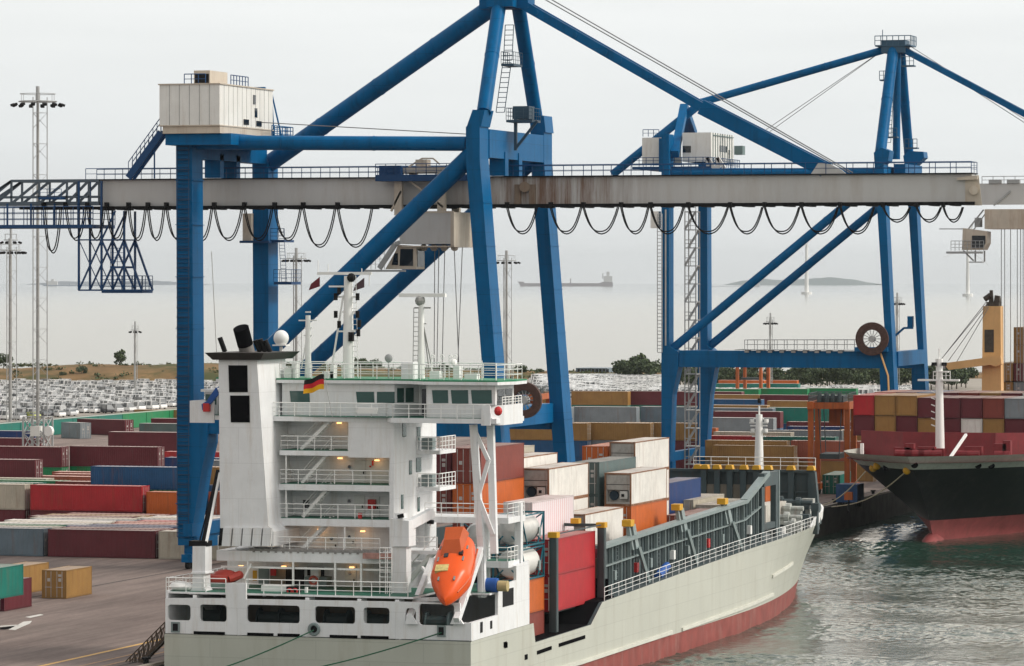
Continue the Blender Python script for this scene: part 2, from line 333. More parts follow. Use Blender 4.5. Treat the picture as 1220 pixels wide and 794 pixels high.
# land: quay apron and yard as one slab, shore further out
def ground_mat():
    m = bpy.data.materials.new("worn asphalt"); m.use_nodes = True; t = m.node_tree; b = t.nodes["Principled BSDF"]; b.inputs["Roughness"].default_value = .85
    b.inputs["Specular IOR Level"].default_value = .25
    tc = N(t, "ShaderNodeTexCoord")
    def noise(scale, det, sc=(1,1,1)):
        mp = N(t, "ShaderNodeMapping"); mp.inputs['Scale'].default_value = sc; t.links.new(tc.outputs['Object'], mp.inputs[0])
        n = N(t, "ShaderNodeTexNoise"); n.inputs['Scale'].default_value = scale; n.inputs['Detail'].default_value = det; n.inputs['Roughness'].default_value = .65; t.links.new(mp.outputs[0], n.inputs['Vector']); return n.outputs[0]
    r = N(t, "ShaderNodeValToRGB"); t.links.new(noise(.12, 6, (1, .25, 1)), r.inputs[0])
    e = r.color_ramp.elements; e[0].position = .32; e[0].color = (.15, .112, .098, 1); e[1].position = .7; e[1].color = (.275, .215, .188, 1)
    r2 = N(t, "ShaderNodeValToRGB"); t.links.new(noise(.5, 6, (1.6, .09, 1)), r2.inputs[0])
    e = r2.color_ramp.elements; e[0].position = .44; e[0].color = (0,0,0,1); e[1].position = .68; e[1].color = (.62,.62,.62,1)
    mi = N(t, "ShaderNodeMix", data_type='RGBA'); t.links.new(r2.outputs[0], mi.inputs[0]); t.links.new(r.outputs[0], mi.inputs[6]); mi.inputs[7].default_value = (.075, .056, .05, 1)
    r3 = N(t, "ShaderNodeValToRGB"); t.links.new(noise(2.5, 4), r3.inputs[0])
    e = r3.color_ramp.elements; e[0].position = .3; e[0].color = (.85,.85,.85,1); e[1].position = .7; e[1].color = (1.12,1.12,1.12,1)
    mu = N(t, "ShaderNodeMix", data_type='RGBA', blend_type='MULTIPLY'); mu.inputs[0].default_value = 1; t.links.new(mi.outputs[2], mu.inputs[6]); t.links.new(r3.outputs[0], mu.inputs[7])
    t.links.new(mu.outputs[2], b.inputs["Base Color"]); return m
def VD(xc, d): return (xc*CS-d*SN, xc*SN+d*CS)      # a ground point from its offset across and along the view
SHORE = [(QX, 60), (QX, 1290), VD(140, 1330), VD(0, 1345), VD(-150, 1330), VD(-500, 1330), VD(-500, 300), (-500, 60)]
o = MB(); n = len(SHORE)
o.add([(x, y, QZ) for x, y in SHORE], [tuple(range(n))])
struct(o.build("yard_ground", ground_mat(), base=(-300, 300, 0)))
o = MB()
o.add([p for x, y in SHORE for p in ((x, y, -4), (x, y, QZ-.002))], [(2*i, 2*((i+1) % n), 2*((i+1) % n)+1, 2*i+1) for i in range(n)])
struct(o.build("quay_wall", mat("wet quay concrete", (.075, .07, .062), .8, var=.3, dirt=(.02,.022,.018), damt=.8, dscale=(.5,.5,.2)), base=(-300, 300, 0)))
o = MB(); o.box(QX-.55, QX+.004, 60, 1000, QZ+.004, QZ+.22)
struct(o.build("quay_kerb", mat("quay kerb concrete", (.26, .22, .18), .8, var=.25, dirt=(.08,.07,.06), damt=.6, dscale=(.8,.2,.8))))
# painted lines
def strip(name, pts, w, m, z):
    o = MB(); L = [Vector((*p, 0)) for p in pts]
    for a, b in zip(L[:-1], L[1:]):
        r = (b-a).normalized().cross(Vector((0,0,1)))*(w/2)
        o.add([(a+r).to_tuple()[:2]+(z,), (b+r).to_tuple()[:2]+(z,), (b-r).to_tuple()[:2]+(z,), (a-r).to_tuple()[:2]+(z,)], [(0,1,2,3)])
    return struct(o.build(name, m))
LINE = mat("yellow road paint", (.62, .36, .10), .7, var=.2, vs=2, dirt=(.15,.12,.10), damt=.6, dscale=(1,.4,1))
LINE2 = mat("worn yellow road paint", (.40, .22, .09), .7, var=.3, vs=2, dirt=(.12,.10,.09), damt=.9, dscale=(1,.4,1))
for px, py, w, m in ((48, 794, .42, LINE), (95, 794, .22, LINE2), (122, 794, .25, LINE2)):
    a = atZ(px, py, QZ); strip("lane_line", [(a.x, a.y-60), (a.x, 500)], w, m, QZ+.012)
for i, (x, w) in enumerate(((-122, .25), (-156, .25))):
    strip("crane_rail", [(x, 80), (x, 980)], w, M['dark'], QZ+.016)
WP = mat("worn white road paint", (.62, .60, .56), .7, var=.2, vs=1.5, dirt=(.2,.17,.15), damt=.8, dscale=(1,1,1))
def zpoly(name, pix, m, z):
    o = MB(); p = [atZ(px, py, QZ) for px, py in pix]; o.add([(v.x, v.y, z) for v in p], [tuple(range(len(p)))]); return struct(o.build(name, m))
zpoly("road_marking", [(10,750.5),(28,741),(38,740),(36,743),(18,751)], WP, QZ+.012)
zpoly("road_marking", [(0,746),(22,744.5),(22,745.5),(0,747.5)], WP, QZ+.012)
zpoly("road_marking", [(30,735.5),(48,732),(52,733),(36,736.5)], WP, QZ+.012)
zpoly("tar_patch", [(0,748),(16,746),(20,747.5),(6,750.5),(0,750.5)], M['black'], QZ+.008)
# shore strip: pale road, grass bank, trees
far_asphalt = mat("pale concrete road", (.30, .27, .23), .85, var=.12, vs=.05)
o = MB(); p = [(-352, 560), (-352, 900), VD(-60, 1180), VD(-330, 1180), VD(-330, 560)]; o.add([(x, y, QZ+.02) for x, y in p], [tuple(range(5))])
p = [VD(-20, 1030), VD(150, 1030), VD(150, 1250), VD(-20, 1250)]; o.add([(x, y, QZ+.02) for x, y in p], [(0,1,2,3)])
struct(o.build("car_park_surface", far_asphalt))
def grass_mat():
    m = mat("dry grass", (.20, .125, .06), .95, var=.35, vs=.06, dirt=(.055, .07, .028), damt=.9, dscale=(.03,.03,.03), bump=.6, bs=1.5, spec=.1, dedge=(.45, .6)); return m
o = MB(); NX, NY = 90, 10; vs = []; x0, x1 = -360, 190
def bank(xc, j):
    t = j/NY; k = min(1, max(0, (xc+60)/70))
    d = 1158+k*75+t*(95-35*k); x, y = VD(xc, d)
    hgt = 4.6*math.sin(math.pi*min(1, t*1.1+.02))**.8+.5*math.sin(x*.07+t*3)+.4*math.sin(x*.17)
    if t in (0, 1): hgt = -.6
    return (x, y, QZ+max(-.6, hgt*(1-.72*k)))
for i in range(NX+1):
    for j in range(NY+1): vs.append(bank(x0+(x1-x0)*i/NX, j))
o.add(vs, [(i*(NY+1)+j, (i+1)*(NY+1)+j, (i+1)*(NY+1)+j+1, i*(NY+1)+j+1) for i in range(NX) for j in range(NY)])
struct(o.build("grass_bank", grass_mat(), smooth=True))
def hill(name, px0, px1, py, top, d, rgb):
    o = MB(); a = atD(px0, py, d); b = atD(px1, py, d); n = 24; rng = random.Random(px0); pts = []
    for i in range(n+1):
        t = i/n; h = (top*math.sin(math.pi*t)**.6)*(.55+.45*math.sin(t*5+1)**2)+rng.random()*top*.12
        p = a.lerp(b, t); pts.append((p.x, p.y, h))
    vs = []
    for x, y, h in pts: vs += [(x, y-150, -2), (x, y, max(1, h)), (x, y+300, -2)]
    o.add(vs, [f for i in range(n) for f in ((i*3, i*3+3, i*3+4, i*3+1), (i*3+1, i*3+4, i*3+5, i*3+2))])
    return struct(o.build(name, mat(name+" green", rgb, .9)))  # land colour greyed, with haze put into the paint
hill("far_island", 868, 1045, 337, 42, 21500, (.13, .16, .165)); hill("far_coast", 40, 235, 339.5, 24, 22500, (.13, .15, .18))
rs = random.Random(5); sc_ = MB()                  # low scrub on the bank
for i in range(330):
    xc = rs.uniform(-150, 60) if i < 240 else rs.uniform(-150, 10); k = min(1, max(0, (xc+60)/70)); t = rs.choice((rs.uniform(.45, .75), rs.uniform(0, 1))); d = 1158+k*75+t*(95-35*k); x, y = VD(xc, d)
    z = QZ+4.6*(1-.72*k)*max(0, math.sin(math.pi*min(1, t*1.1+.02)))**.8; r = rs.uniform(.5, 1.5)
    for j in range(36):
        v = Vector((rs.gauss(0,1), rs.gauss(0,1), abs(rs.gauss(0,.5)))); p = Vector((x,y,z))+v*r*.6; a = Vector((rs.gauss(0,1), rs.gauss(0,1), rs.gauss(0,1))).normalized(); b = a.orthogonal().normalized(); c = a.cross(b); s = rs.uniform(.15,.35); sc_.add([p+b*s, p+c*s, p-b*s, p-c*s], [(0,1,2,3)], rs.choice((0,1,2)))
SCRUB = True
# trees
def leaf_crown(seed, n, rx, rz, lumps):
    rng = random.Random(seed); o = MB(); cs = []
    for i in range(lumps): cs.append((rng.uniform(-.65,.65)*rx, rng.uniform(-.5,.5)*rx, rng.uniform(.25,.85)*rz, rng.uniform(.3,.55)*rx))
    for i in range(n):
        cx, cy, cz, r = rng.choice(cs); v = Vector((rng.gauss(0,1), rng.gauss(0,1), rng.gauss(0,1))).normalized()*r*rng.uniform(.55, 1.05)
        p = Vector((cx, cy, cz))+Vector((v.x, v.y, v.z*.8)); s = rng.uniform(.25, .55); a = Vector((rng.gauss(0,1), rng.gauss(0,1), rng.gauss(0,1))).normalized(); b = a.orthogonal().normalized(); c = a.cross(b)
        o.add([p+b*s, p+c*s*.7, p-b*s, p-c*s*.7], [(0,1,2,3)], rng.choice((0, 0, 1)))
    return o
LEAF = [mat("dark leaves", (.045, .068, .034), .8, var=.35, vs=.8), mat("light leaves", (.085, .115, .05), .8, var=.35, vs=.8)]
BARK = mat("bark", (.07, .055, .04), .9)
so_ = sc_.build('scrub', LEAF+[mat('olive scrub', (.09,.085,.03), .9)]); so_['kind'] = 'stuff'; tag(so_, 'low green scrub growing along the dry grass bank', 'scrub')
TP = []
for k in range(5):
    rx, rz = (3.2, 6.0) if k % 2 else (4.2, 5.2)
    c = leaf_crown(k, 900, rx, rz, 9).build("crown", LEAF); t = MB().tube((0,0,-.5), (.1,0,rz*.55), .22, 6, .1).tube((0,0,rz*.3), (rx*.35,.3,rz*.6), .1, 5, .05).tube((0,0,rz*.35), (-rx*.35,-.2,rz*.65), .1, 5, .05).build("trunk", BARK, base=(0,0,0))
    c.location = (0,0,0); TP.append((c.data, t.data)); bpy.data.objects.remove(c); bpy.data.objects.remove(t)
def tree(x, y, z, s, label, group, k, cat="tree", name="tree"):
    r = root(name, label, cat, (x, y, z), random.uniform(0, 6), group); r.scale = (s, s, s*random.uniform(.85, 1.15))
    for nm, d, dz in (("crown", TP[k][0], 1.0), ("trunk", TP[k][1], 0)):
        ob = bpy.data.objects.new(nm, d); COL.objects.link(ob); ob.parent = r; ob.location = (0, 0, dz)
    return r
for i in range(70):                              # belt of trees beyond the containers on the right
    px = 744+i*5.6+random.uniform(-2, 2)+(22 if i > 7 else 0); d = random.uniform(1200, 1235) if i < 8 else random.uniform(1102, 1145)
    p = atD(px, 400, d); tree(p.x, p.y, QZ+.4, random.uniform(.66, .98)*(1.0 if i > 8 else 1.1), "dark green tree in the belt along the shore behind the yard", "trees along the far shore", i % 5)
for px, d, s, lb in ((143, 1207, .95, "round dark bush on top of the grass bank left of the near crane leg"), (97, 1175, .6, "low green bush on the slope of the dry grass bank"), (4, 1212, .9, "dark bush at the left edge on top of the grass bank"),
                 (430, 1210, .9, "bush seen through the rails above the wheelhouse near the main mast"), (447, 1215, .7, "bush seen through the rails left of the white locker"), (530, 1225, .8, "bush seen through the rails right of the radar mast"),
                 (620, 1245, .8, "bush on the shore just right of the near waterside crane leg"), (642, 1250, .6, "low bush on the shore left of the far waterside crane leg"), (75, 1172, .4, "small scrub on the grass slope beside the low bush"), (195, 1172, .45, "small scrub on the grass slope nearest the big crane leg")):
    p = atD(px, 440, d); k = min(1, max(0, ((px-CXP)/FPX*d+60)/70)); tt = (d-1158-75*k)/(95-35*k)
    tree(p.x, p.y, QZ+4.6*(1-.72*k)*max(0, math.sin(math.pi*min(1, max(0, tt*1.1+.02))))**.8-.9, s*.75, lb, None, int(px) % 5, "bush", "bush")
# far building with a glass front
a = atD(686, 447, 1262); b = atD(727, 438.5, 1262)
bl = root("waterfront_building", "low grey blue building with glass front on the far shore", "building", (a.x, a.y, QZ))
MB().box(a.x, b.x, a.y, a.y+12, QZ, b.z).build("wall", mat("blue grey cladding", (.16,.21,.25), .4), bl)
g = MB()
for i in range(9): g.box(a.x+.5+i*1.12, a.x+1.35+i*1.12, a.y-.05, a.y, QZ+.6, b.z-.3)
g.build("window", M['dglass'], bl)
# cars -------------------------------------------------
CARG = glass('car window glass', (.13,.14,.145), .15)
def car_mesh(name, paint, tall):
    o = MB(); L, Wd, H = (4.4, 1.75, 1.45) if not tall else (4.7, 1.9, 1.95)
    o.prismx([(-L/2, .3), (L/2, .3), (L/2, .75), (L/2-.25, .88), (L/2-1.15, .95), (-L/2+.1, .98), (-L/2, .7)], -Wd/2, Wd/2, 0)
    t = (L/2-1.2, L/2-1.75) if not tall else (L/2-.6, L/2-1.1)
    o.add([(-Wd/2+.04, -L/2+.12, .96), (Wd/2-.04, -L/2+.12, .96), (Wd/2-.04, t[0], .94), (-Wd/2+.04, t[0], .94), (-Wd/2+.2, -L/2+.6, H-.03), (Wd/2-.2, -L/2+.6, H-.03), (Wd/2-.2, t[1], H-.03), (-Wd/2+.2, t[1], H-.03)],
          [(0,1,5,4), (1,2,6,5), (2,3,7,6), (3,0,4,7)], 1)
    for sx in (-1, 1):
        for y0, y1 in ((-L/2+.3, -L/2+.75), (-.25, .0), (t[1]-.1, t[1]+.3)): o.add([(sx*(Wd/2-.03), y0, .96), (sx*(Wd/2-.03), y1, .96), (sx*(Wd/2-.18), y1*.97, H-.02), (sx*(Wd/2-.18), y0*.97, H-.02)], [(0,1,2,3)], 0)
    o.box(-Wd/2+.19, Wd/2-.19, -L/2+.55, t[1]+.05, H-.03, H+.02, 0)
    for y in (-L/2+.8, L/2-.85):
        for x in (-Wd/2+.02, Wd/2-.22): o.tube((x, y, .32), (x+.2, y, .32), .32, 8, mi=2)
    ob = o.build(name, [paint, CARG, M['tyre']], base=(0,0,0)); d = ob.data; bpy.data.objects.remove(ob); return d
CP = {k: mat("car paint "+k, c, .3, var=.02, coat=.5) for k, c in dict(white=(.86,.86,.85), silver=(.55,.56,.57), dark=(.02,.022,.03), blue=(.02,.07,.22), red=(.45,.02,.03), lime=(.45,.50,.06)).items()}
CM = {(k, t): car_mesh("parked_car", CP[k], t) for k in CP for t in (0, 1)}
cars = []; rng = random.Random(3)
for r in range(62):
    y = 760+r*6.6
    for c in range(54):
        x = -354-c*2.62-(r % 2)*.4
        d = -x*SN+y*CS; px = CXP+FPX*(x*CS+y*SN)/d
        if px < -10 or px > 262 or d > 1156 or (r % 7 == 6 and rng.random() < .8) or rng.random() < .05: continue
        cars.append((d, x+rng.uniform(-.12,.12), y+rng.uniform(-.3,.3), r, px))
cars.sort(); first = cars[0][0]
def carcol(d, r, px):
    if r == 34: return 'white'
    u = rng.random()
    if d < 935: return rng.choice(['white','white','dark','dark','silver'])
    return 'white' if u < .84 else ('silver' if u < .93 else 'dark')
stuff = {}
for i, (d, x, y, r, px) in enumerate(cars):
    k = carcol(d, r, px); t = 1 if rng.random() < .35 else 0
    if i == 3: k = 'lime'
    if i == 6: k = 'blue'
    if abs(px-4) < 4 and 950 < d < 965: k = 'red'
    if i < 255:
        ob = bpy.data.objects.new("parked_car", CM[(k, t)]); COL.objects.link(ob); ob.location = (x, y, QZ+.02); ob.rotation_euler = (0, 0, math.pi/2*0+rng.uniform(-.03,.03)+(math.pi if rng.random() < .1 else 0)+1.05)
        tag(ob, f"small {k if k != 'dark' else 'dark grey'} {'van' if t else 'car'} in the packed car park below the grass bank", "van" if t else "car", "cars in the car park below the grass bank")
    else: stuff.setdefault((k, t), []).append((x, y))
    last = d
import mathutils
def car_mass(name, lst, z0=QZ+.02):
    o = MB(); mats = []; mi = {}
    for (k, t), L in lst.items():
        me = CM[(k, t)]; base = []
        for m in me.materials:
            if m.name not in mi: mi[m.name] = len(mats); mats.append(m)
            base.append(mi[m.name])
        for x, y in L:
            R = Matrix.Rotation(1.05+rng.uniform(-.03,.03), 3, 'Z'); b = len(o.v)
            o.v += [tuple(R @ v.co+Vector((x, y, z0))) for v in me.vertices]
            for p in me.polygons: o.f.append(tuple(b+i for i in p.vertices)); o.m.append(base[p.material_index])
    ob = o.build(name, mats); ob["kind"] = "stuff"; return tag(ob, "dense mass of white cars filling the rear rows of the car park", "cars")
car_mass("rear_parked_cars", stuff)
st2 = {}
for r in range(40):
    for c in range(70):
        d = 1040+r*4.4; px = 640+c*6.4+(r % 2)*2+rng.uniform(-.6,.6); x, y = VD((px-CXP)/FPX*d, d)
        if (d < 1222 if px < 790 else 1038 < d < 1088) and rng.random() > .05:
            st2.setdefault(('white' if rng.random() < .9 else 'silver', 1 if rng.random() < .5 else 0), []).append((x, y))
o2 = car_mass("distant_parked_cars", st2); o2["label"] = "distant white cars packed behind the container rows under the far trees"
# ------------------------------------------------------------------ quay cranes
CYN, CYF, CYC, CXW, CXL = 398.0, 420.0, 409.0, -122.0, -156.0
cr = root("quay_crane", "nearest big blue container crane spanning the whole picture above the white ship's bridge", "crane", (-139, 409, QZ), 0, None)
def X(px, y): return atY(px, 332, y).x
def Z(py, px, y): return atY(px, py, y).z
# legs
a = MB(); a.pprism([(209.5,150),(228.5,150),(230.5,480),(247,505),(247,528),(240,560),(226,650),(212,650)], CYN, CYN+3.0)
for py in (215, 268, 330, 392, 450, 600): a.pprism([(208.8,py-.4),(230.6,py-.4),(230.6,py+.4),(208.8,py+.4)], CYN-.03, CYN+3.04)
lg = a.build("leg", M['blue'], cr)
l = MB(); xx = X(219, CYN); l.ladder((xx, CYN-.25, Z(640,219,CYN)), (xx, CYN-.25, Z(160,219,CYN)), (1,0,0), 1.25, .42, .045)
for i in range(40):
    z = 8+i*1.0; l.box(xx-.72, xx+.72, CYN-.22, CYN-.12, z, z+.12)
l.build("ladder", mat("ladder blue black", (.01,.05,.12), .6), lg)
a = MB(); a.pprism([(300.5,192),(319.5,192),(320,480),(338,503),(338,524),(319,560),(317,640),(303,640)], CYF, CYF+3.0); a.build("leg", M['blue'], cr)
def waterleg(tag_px, y):
    (tl, tr), (bl, br) = tag_px; top, bot = (151 if y == CYN else 158), 655
    a = MB(); a.pprism([(tl, top), (tr, top), (tl+(bl-tl)*.0+ (tr-tl), 190), (br, bot), (bl, bot), (tl, 190)], y, y+3.0)
    for k in range(1, 9):
        t = k/9; py = 190+(bot-190)*t; L_ = tl+(bl-tl)*t; R_ = tr+(br-tr)*t; a.pprism([(L_-.5,py-.4),(R_+.5,py-.4),(R_+.5,py+.4),(L_-.5,py+.4)], y-.04, y+3.04)
        c = atY(R_+.4, py-14, y+1.5); a.box(c.x+.05, c.x+.3, y+1.3, y+1.7, c.z-.15, c.z+.15)
    return a.build("leg", M['blue'], cr)
waterleg(((555,571.5),(591.5,607.5)), CYN); waterleg(((632,648),(668.5,684)), CYF)
# beams along the quay between the legs, and across at portal height
def ybeam(px, y0, y1, py0, py1, w, name="cross_beam", off=0):
    x = X(px, CYN)+off; zt, zb = Z(py0, px, CYN), Z(py1, px, CYN)
    return MB().box(x-w/2, x+w/2, y0, y1, zb, zt).build(name, M['blue'], cr)
ybeam(564, CYN+3.004, CYF-.004, 153, 187, 1.5); ybeam(219, CYN+3.004, CYF-.004, 168, 189, 1.7)
ybeam(575, CYN+3.004, CYF-.004, 488, 512, 1.5, "portal_beam", .1); ybeam(222, CYN+3.004, CYF-.004, 500, 520, 1.6, "portal_beam")
ybeam(219, CYN+3.004, CYF-.004, 640, 655, 1.5, "sill_beam"); ybeam(594, CYN+3.004, CYF-.004, 640, 655, 1.5, "sill_beam", .6)
zt, zb = Z(497, 400, CYN), Z(519, 400, CYN)
for y in (CYN, CYF): MB().box(X(240,CYN)+.3, X(578,CYN)+.2, y+.35, y+2.65, zb, zt).build("portal_beam", M['blue'], cr)
# cross girder carriers
zg0, zg1 = 40.45, 43.40
a = MB()
for xo in (X(219,CYN), X(564,CYN)):
    for y in (CYC-2.4, CYC+2.4): a.box(xo-.85, xo+.85, y-.55, y+.55, zg1+.004, Z(187, 400, CYN)+.6); a.mark()
a.build_each("girder_hanger", M['blue'], cr)
# tubes
def tube(p, q, r, name="brace_tube", n=14):
    m = MB().tube(p, q, r, n); p, q = Vector(p), Vector(q); k = max(2, int((q-p).length/7.5)); d = (q-p).normalized()*.05
    for i in range(1, k): c = p.lerp(q, i/k); m.tube(c-d, c+d, r+.035, n)
    return m.build(name, M['blue'], cr, smooth=True)
tube(atY(229,170,CYN+1.5), atY(556,171.5,CYN+1.5), .74); tube(atY(324,172,CYF+1.5), atY(634,173,CYF+1.5), .55)
tube(atY(566,181,CYN+1.5), atY(243,492,CYN+1.5), .92); tube(atY(640,186,CYF+1.5), atY(327,474,CYF+1.5), .86)
APX = atY(604, 3, CYC)
tube(APX+Vector((-1.2,0,-.2)), atY(318, 197, CYF+1.5), .95, "back_stay")
# A-frame
a = MB(); a.pprism([(556,151),(573,151),(577.5,131),(563,131)], CYN, CYN+3.0); a.mark(); a.pprism([(631,158),(650,158),(648,138),(633,138)], CYF, CYF+3.0); a.build_each("leg_head", M['blue'], cr)
tube(atY(576.5,134,CYN+1.5), APX+Vector((-.35,-1.3,.2)), .74, "mast_leg"); tube(atY(640,150,CYF+1.5), APX+Vector((.75,1.3,.2)), .74, "mast_leg")
a = MB(); a.box(APX.x-1.4, APX.x+1.4, CYC-2.6, CYC+2.6, APX.z-.6, APX.z+1.8); a.box(APX.x-2.6, APX.x+2.6, CYC-1.2, CYC+1.2, APX.z-.7, APX.z+.8); a.rail([(APX.x-2,CYC-3,APX.z+1.8),(APX.x+2,CYC-3,APX.z+1.8),(APX.x+2,CYC+3,APX.z+1.8)], 1.1)
a.build("mast_head", M['blue'], cr)
p0 = atY(590,133,CYC-5); l = MB(); l.ladder(atY(596,134,CYC), atY(604,75,CYC), (1,0,0), .9, .5, .045, 0); l.ladder(atY(605,72,CYC), atY(607,30,CYC), (1,0,0), .9, .5, .045)
for (x0, x1, py) in ((597,612,76),(603,634,143)):
    A, B = atY(x0,py,CYC-2), atY(x1,py,CYC-2); l.box(A.x, B.x, CYC-2, CYC+1, A.z-.25, A.z); l.rail([A, B, B+Vector((0,3,0))], 1.2, .8); l.rail([A+Vector((0,3,0)), A], 1.2, .8)
A = atY(611,142,CYC-1); l.box(A.x, A.x+1.7, CYC-1, CYC+1, A.z, A.z+1.3); l.bar(A+Vector((.3,0,0)), A+Vector((.3,0,-3.2)), .3); l.bar(A+Vector((.3,0,-3)), A+Vector((2.6,0,-.2)), .25)
l.build("mast_platform", mat("dark platform steel", (.03,.07,.11), .5), cr)
# fore stay: two flat links side by side, tapering to the girder lug
e = atY(985, 203, CYC); st = APX+Vector((1.9,0,-.3)); mid = atY(838, 128, CYC)
for dy in (-.9, .9):
    a = MB(); o3 = Vector((0,dy,0)); a.bar(st+o3, mid+o3, .45, .92); a.bar(mid+o3, e+o3, .45, 1.5)
    for t in (.08,.3,.47,.55,.72): q = st.lerp(mid, t)+o3; a.tube(q+Vector((0,-.35,0)), q+Vector((0,.35,0)), .28, 8)
    a.build("fore_stay", M['blue'], cr)
a = MB(); a.pprism([(965,209.2),(975,194),(990,196),(1003,203),(1010,209.2)], CYC-1.3, CYC-1.05); a.mark(); a.pprism([(965,209.2),(975,194),(990,196),(1003,203),(1010,209.2)], CYC+1.05, CYC+1.3); a.build_each("stay_lug", M['girder'], cr)
a = MB(); a.tube(APX+Vector((2,-.3,1.4)), atY(1012,206,CYC-.5), .06, 5); a.tube(APX+Vector((2,.5,1.7)), atY(1016,206,CYC+.5), .06, 5); a.tube(atY(556,160,CYC-1), atY(310,146,CYC-1), .05, 5); a.build("stay_rope", M['wire'], cr)
# girder
def girder_mat():
    m = mat("girder paint with rust runs", (.52, .52, .51), .5, var=.06, vs=.15, dirt=(.36,.31,.26), damt=.45, dscale=(.35,.35,.05)); t = m.node_tree; b = t.nodes["Principled BSDF"]
    lnk = b.inputs["Base Color"].links[0].from_socket; tc = N(t, "ShaderNodeTexCoord"); sp = N(t, "ShaderNodeSeparateXYZ"); t.links.new(tc.outputs['Object'], sp.inputs[0])
    mp = N(t, "ShaderNodeMapping"); mp.inputs['Scale'].default_value = (.9,.9,.05); t.links.new(tc.outputs['Object'], mp.inputs[0])
    n = N(t, "ShaderNodeTexNoise"); n.inputs['Scale'].default_value = 1.2; n.inputs['Detail'].default_value = 7; n.inputs['Roughness'].default_value = .75; t.links.new(mp.outputs[0], n.inputs['Vector'])
    r = N(t, "ShaderNodeMapRange"); r.inputs[1].default_value = .36; r.inputs[2].default_value = .60; t.links.new(n.outputs[0], r.inputs[0])
    cx = X(650, CYC)+139                             # the rusty stretch beside the waterside legs
    d = N(t, "ShaderNodeMath", operation='SUBTRACT'); d.inputs[1].default_value = cx; t.links.new(sp.outputs['X'], d.inputs[0])
    ab = N(t, "ShaderNodeMath", operation='ABSOLUTE'); t.links.new(d.outputs[0], ab.inputs[0])
    f = N(t, "ShaderNodeMapRange"); f.inputs[1].default_value = 4; f.inputs[2].default_value = 13; f.inputs[3].default_value = .95; f.inputs[4].default_value = .04; t.links.new(ab.outputs[0], f.inputs[0])
    mu = N(t, "ShaderNodeMath", operation='MULTIPLY'); t.links.new(r.outputs[0], mu.inputs[0]); t.links.new(f.outputs[0], mu.inputs[1])
    mi = N(t, "ShaderNodeMix", data_type='RGBA'); t.links.new(mu.outputs[0], mi.inputs[0]); t.links.new(lnk, mi.inputs[6]); mi.inputs[7].default_value = (.16,.085,.05,1); t.links.new(mi.outputs[2], b.inputs["Base Color"]); return m
gx0, gx1 = -169.8, -77.4
a = MB(); a.box(gx0, gx1, CYC-1.1, CYC+1.1, zg0+.1, zg1-.12); a.build("girder", girder_mat(), cr)
a = MB(); a.box(gx0-.1, gx1+.1, CYC-1.5, CYC+1.5, zg1-.118, zg1); a.box(gx0-9, gx1+.3, CYC-1.6, CYC-1.0, zg0-.2, zg0+.098); a.box(gx0-9, gx1+.3, CYC+1.0, CYC+1.6, zg0-.2, zg0+.098)
for i in range(44): a.box(gx0+i*2.1, gx0+i*2.1+.5, CYC-1.75, CYC+1.75, zg0-.3, zg0-.202)
a.build("trolley_rail", M['dark'], cr)
a = MB()
for y in (CYC-1.5, CYC+1.5): a.rail([(gx0-1.5,y,zg1), (gx1,y,zg1)], 1.1, 2.1, 2, .04)
a.rail([(gx1,CYC-1.5,zg1),(gx1,CYC+1.5,zg1)], 1.1); a.build("walkway_railing", M['blue2'], cr)
a = MB(); a.pprism([(1150,210),(1166,209),(1170,245),(1150,245)], CYC-1.16, CYC-1.1); a.pprism([(1140,212),(1165,209),(1164,214),(1140,215)], CYC-1.6, CYC-1.2); a.tube(atY(1160,227,CYC-1.5), atY(1160,227,CYC+1.5), .45, 10); a.build("boom_hinge", M['beige'], cr)
a = MB(); a.pprism([(613,220),(637,220),(637,245),(630,245),(630,226),(620,226),(620,245),(613,245)], CYC-1.5, CYC-1.1); a.tube(atY(625,223,CYC-1.7), atY(625,223,CYC-1.1), .55, 10); a.build("rope_bracket", mat("rusty bracket", (.2,.15,.11), .7, dirt=RUST, damt=.8), cr)
# back reach truss
a = MB(); zT, zB = atY(60,216,CYC).z, atY(60,243,CYC).z; xs = [X(p, CYC) for p in (-14, 20, 53, 86, 104, 124)]
for y in (CYC-1.4, CYC+1.4):
    a.bar((X(20,CYC),y,zT),(gx0,y,zT),.28); a.bar((X(-16,CYC),y,zB),(gx0,y,zB),.38); a.bar((X(-16,CYC),y,zB+.7),(gx0,y,zB+.7),.2)
    for i, p in enumerate((20, 53, 86, 112)):
        a.bar((X(p,CYC),y,zB),(X(p,CYC),y,zT),.2); a.bar((X(p-(33 if i < 3 else 26),CYC),y,zB),(X(p,CYC),y,zT),.24)
    a.bar((X(-16,CYC),y,zB+.3),(X(20,CYC),y,zT),.24)
for p in range(-10, 124, 11): a.bar((X(p,CYC),CYC-1.4,zB),(X(p,CYC),CYC+1.4,zB),.16)
a.build("back_truss", mat('dark truss steel', (.09,.12,.15), .5, var=.2), cr)
a = MB(); zW = atY(60,268,CYC-3).z; A, B = Vector((X(-16,CYC),CYC-3,zW)), Vector((X(124,CYC),CYC-3,zW)); a.box(A.x, B.x, CYC-3.3, CYC+3, zW-.35, zW); a.rail([A, B], 1.9, 1.15, 3, .05); a.rail([A+Vector((0,6,0)), B+Vector((0,6,0))], 1.9, 1.6, 3, .05)
for p in range(-10, 130, 28): a.bar((X(p,CYC),CYC-2,zW),(X(p,CYC),CYC-2,zB),.16)
A = atY(48,238,CYC-2.5); a.box(A.x, A.x+2.4, CYC-3, CYC-1, A.z, A.z+.25); a.rail([A, A+Vector((2.4,0,0))], 1.1, .8); a.build("back_walkway", M['blue2'], cr)
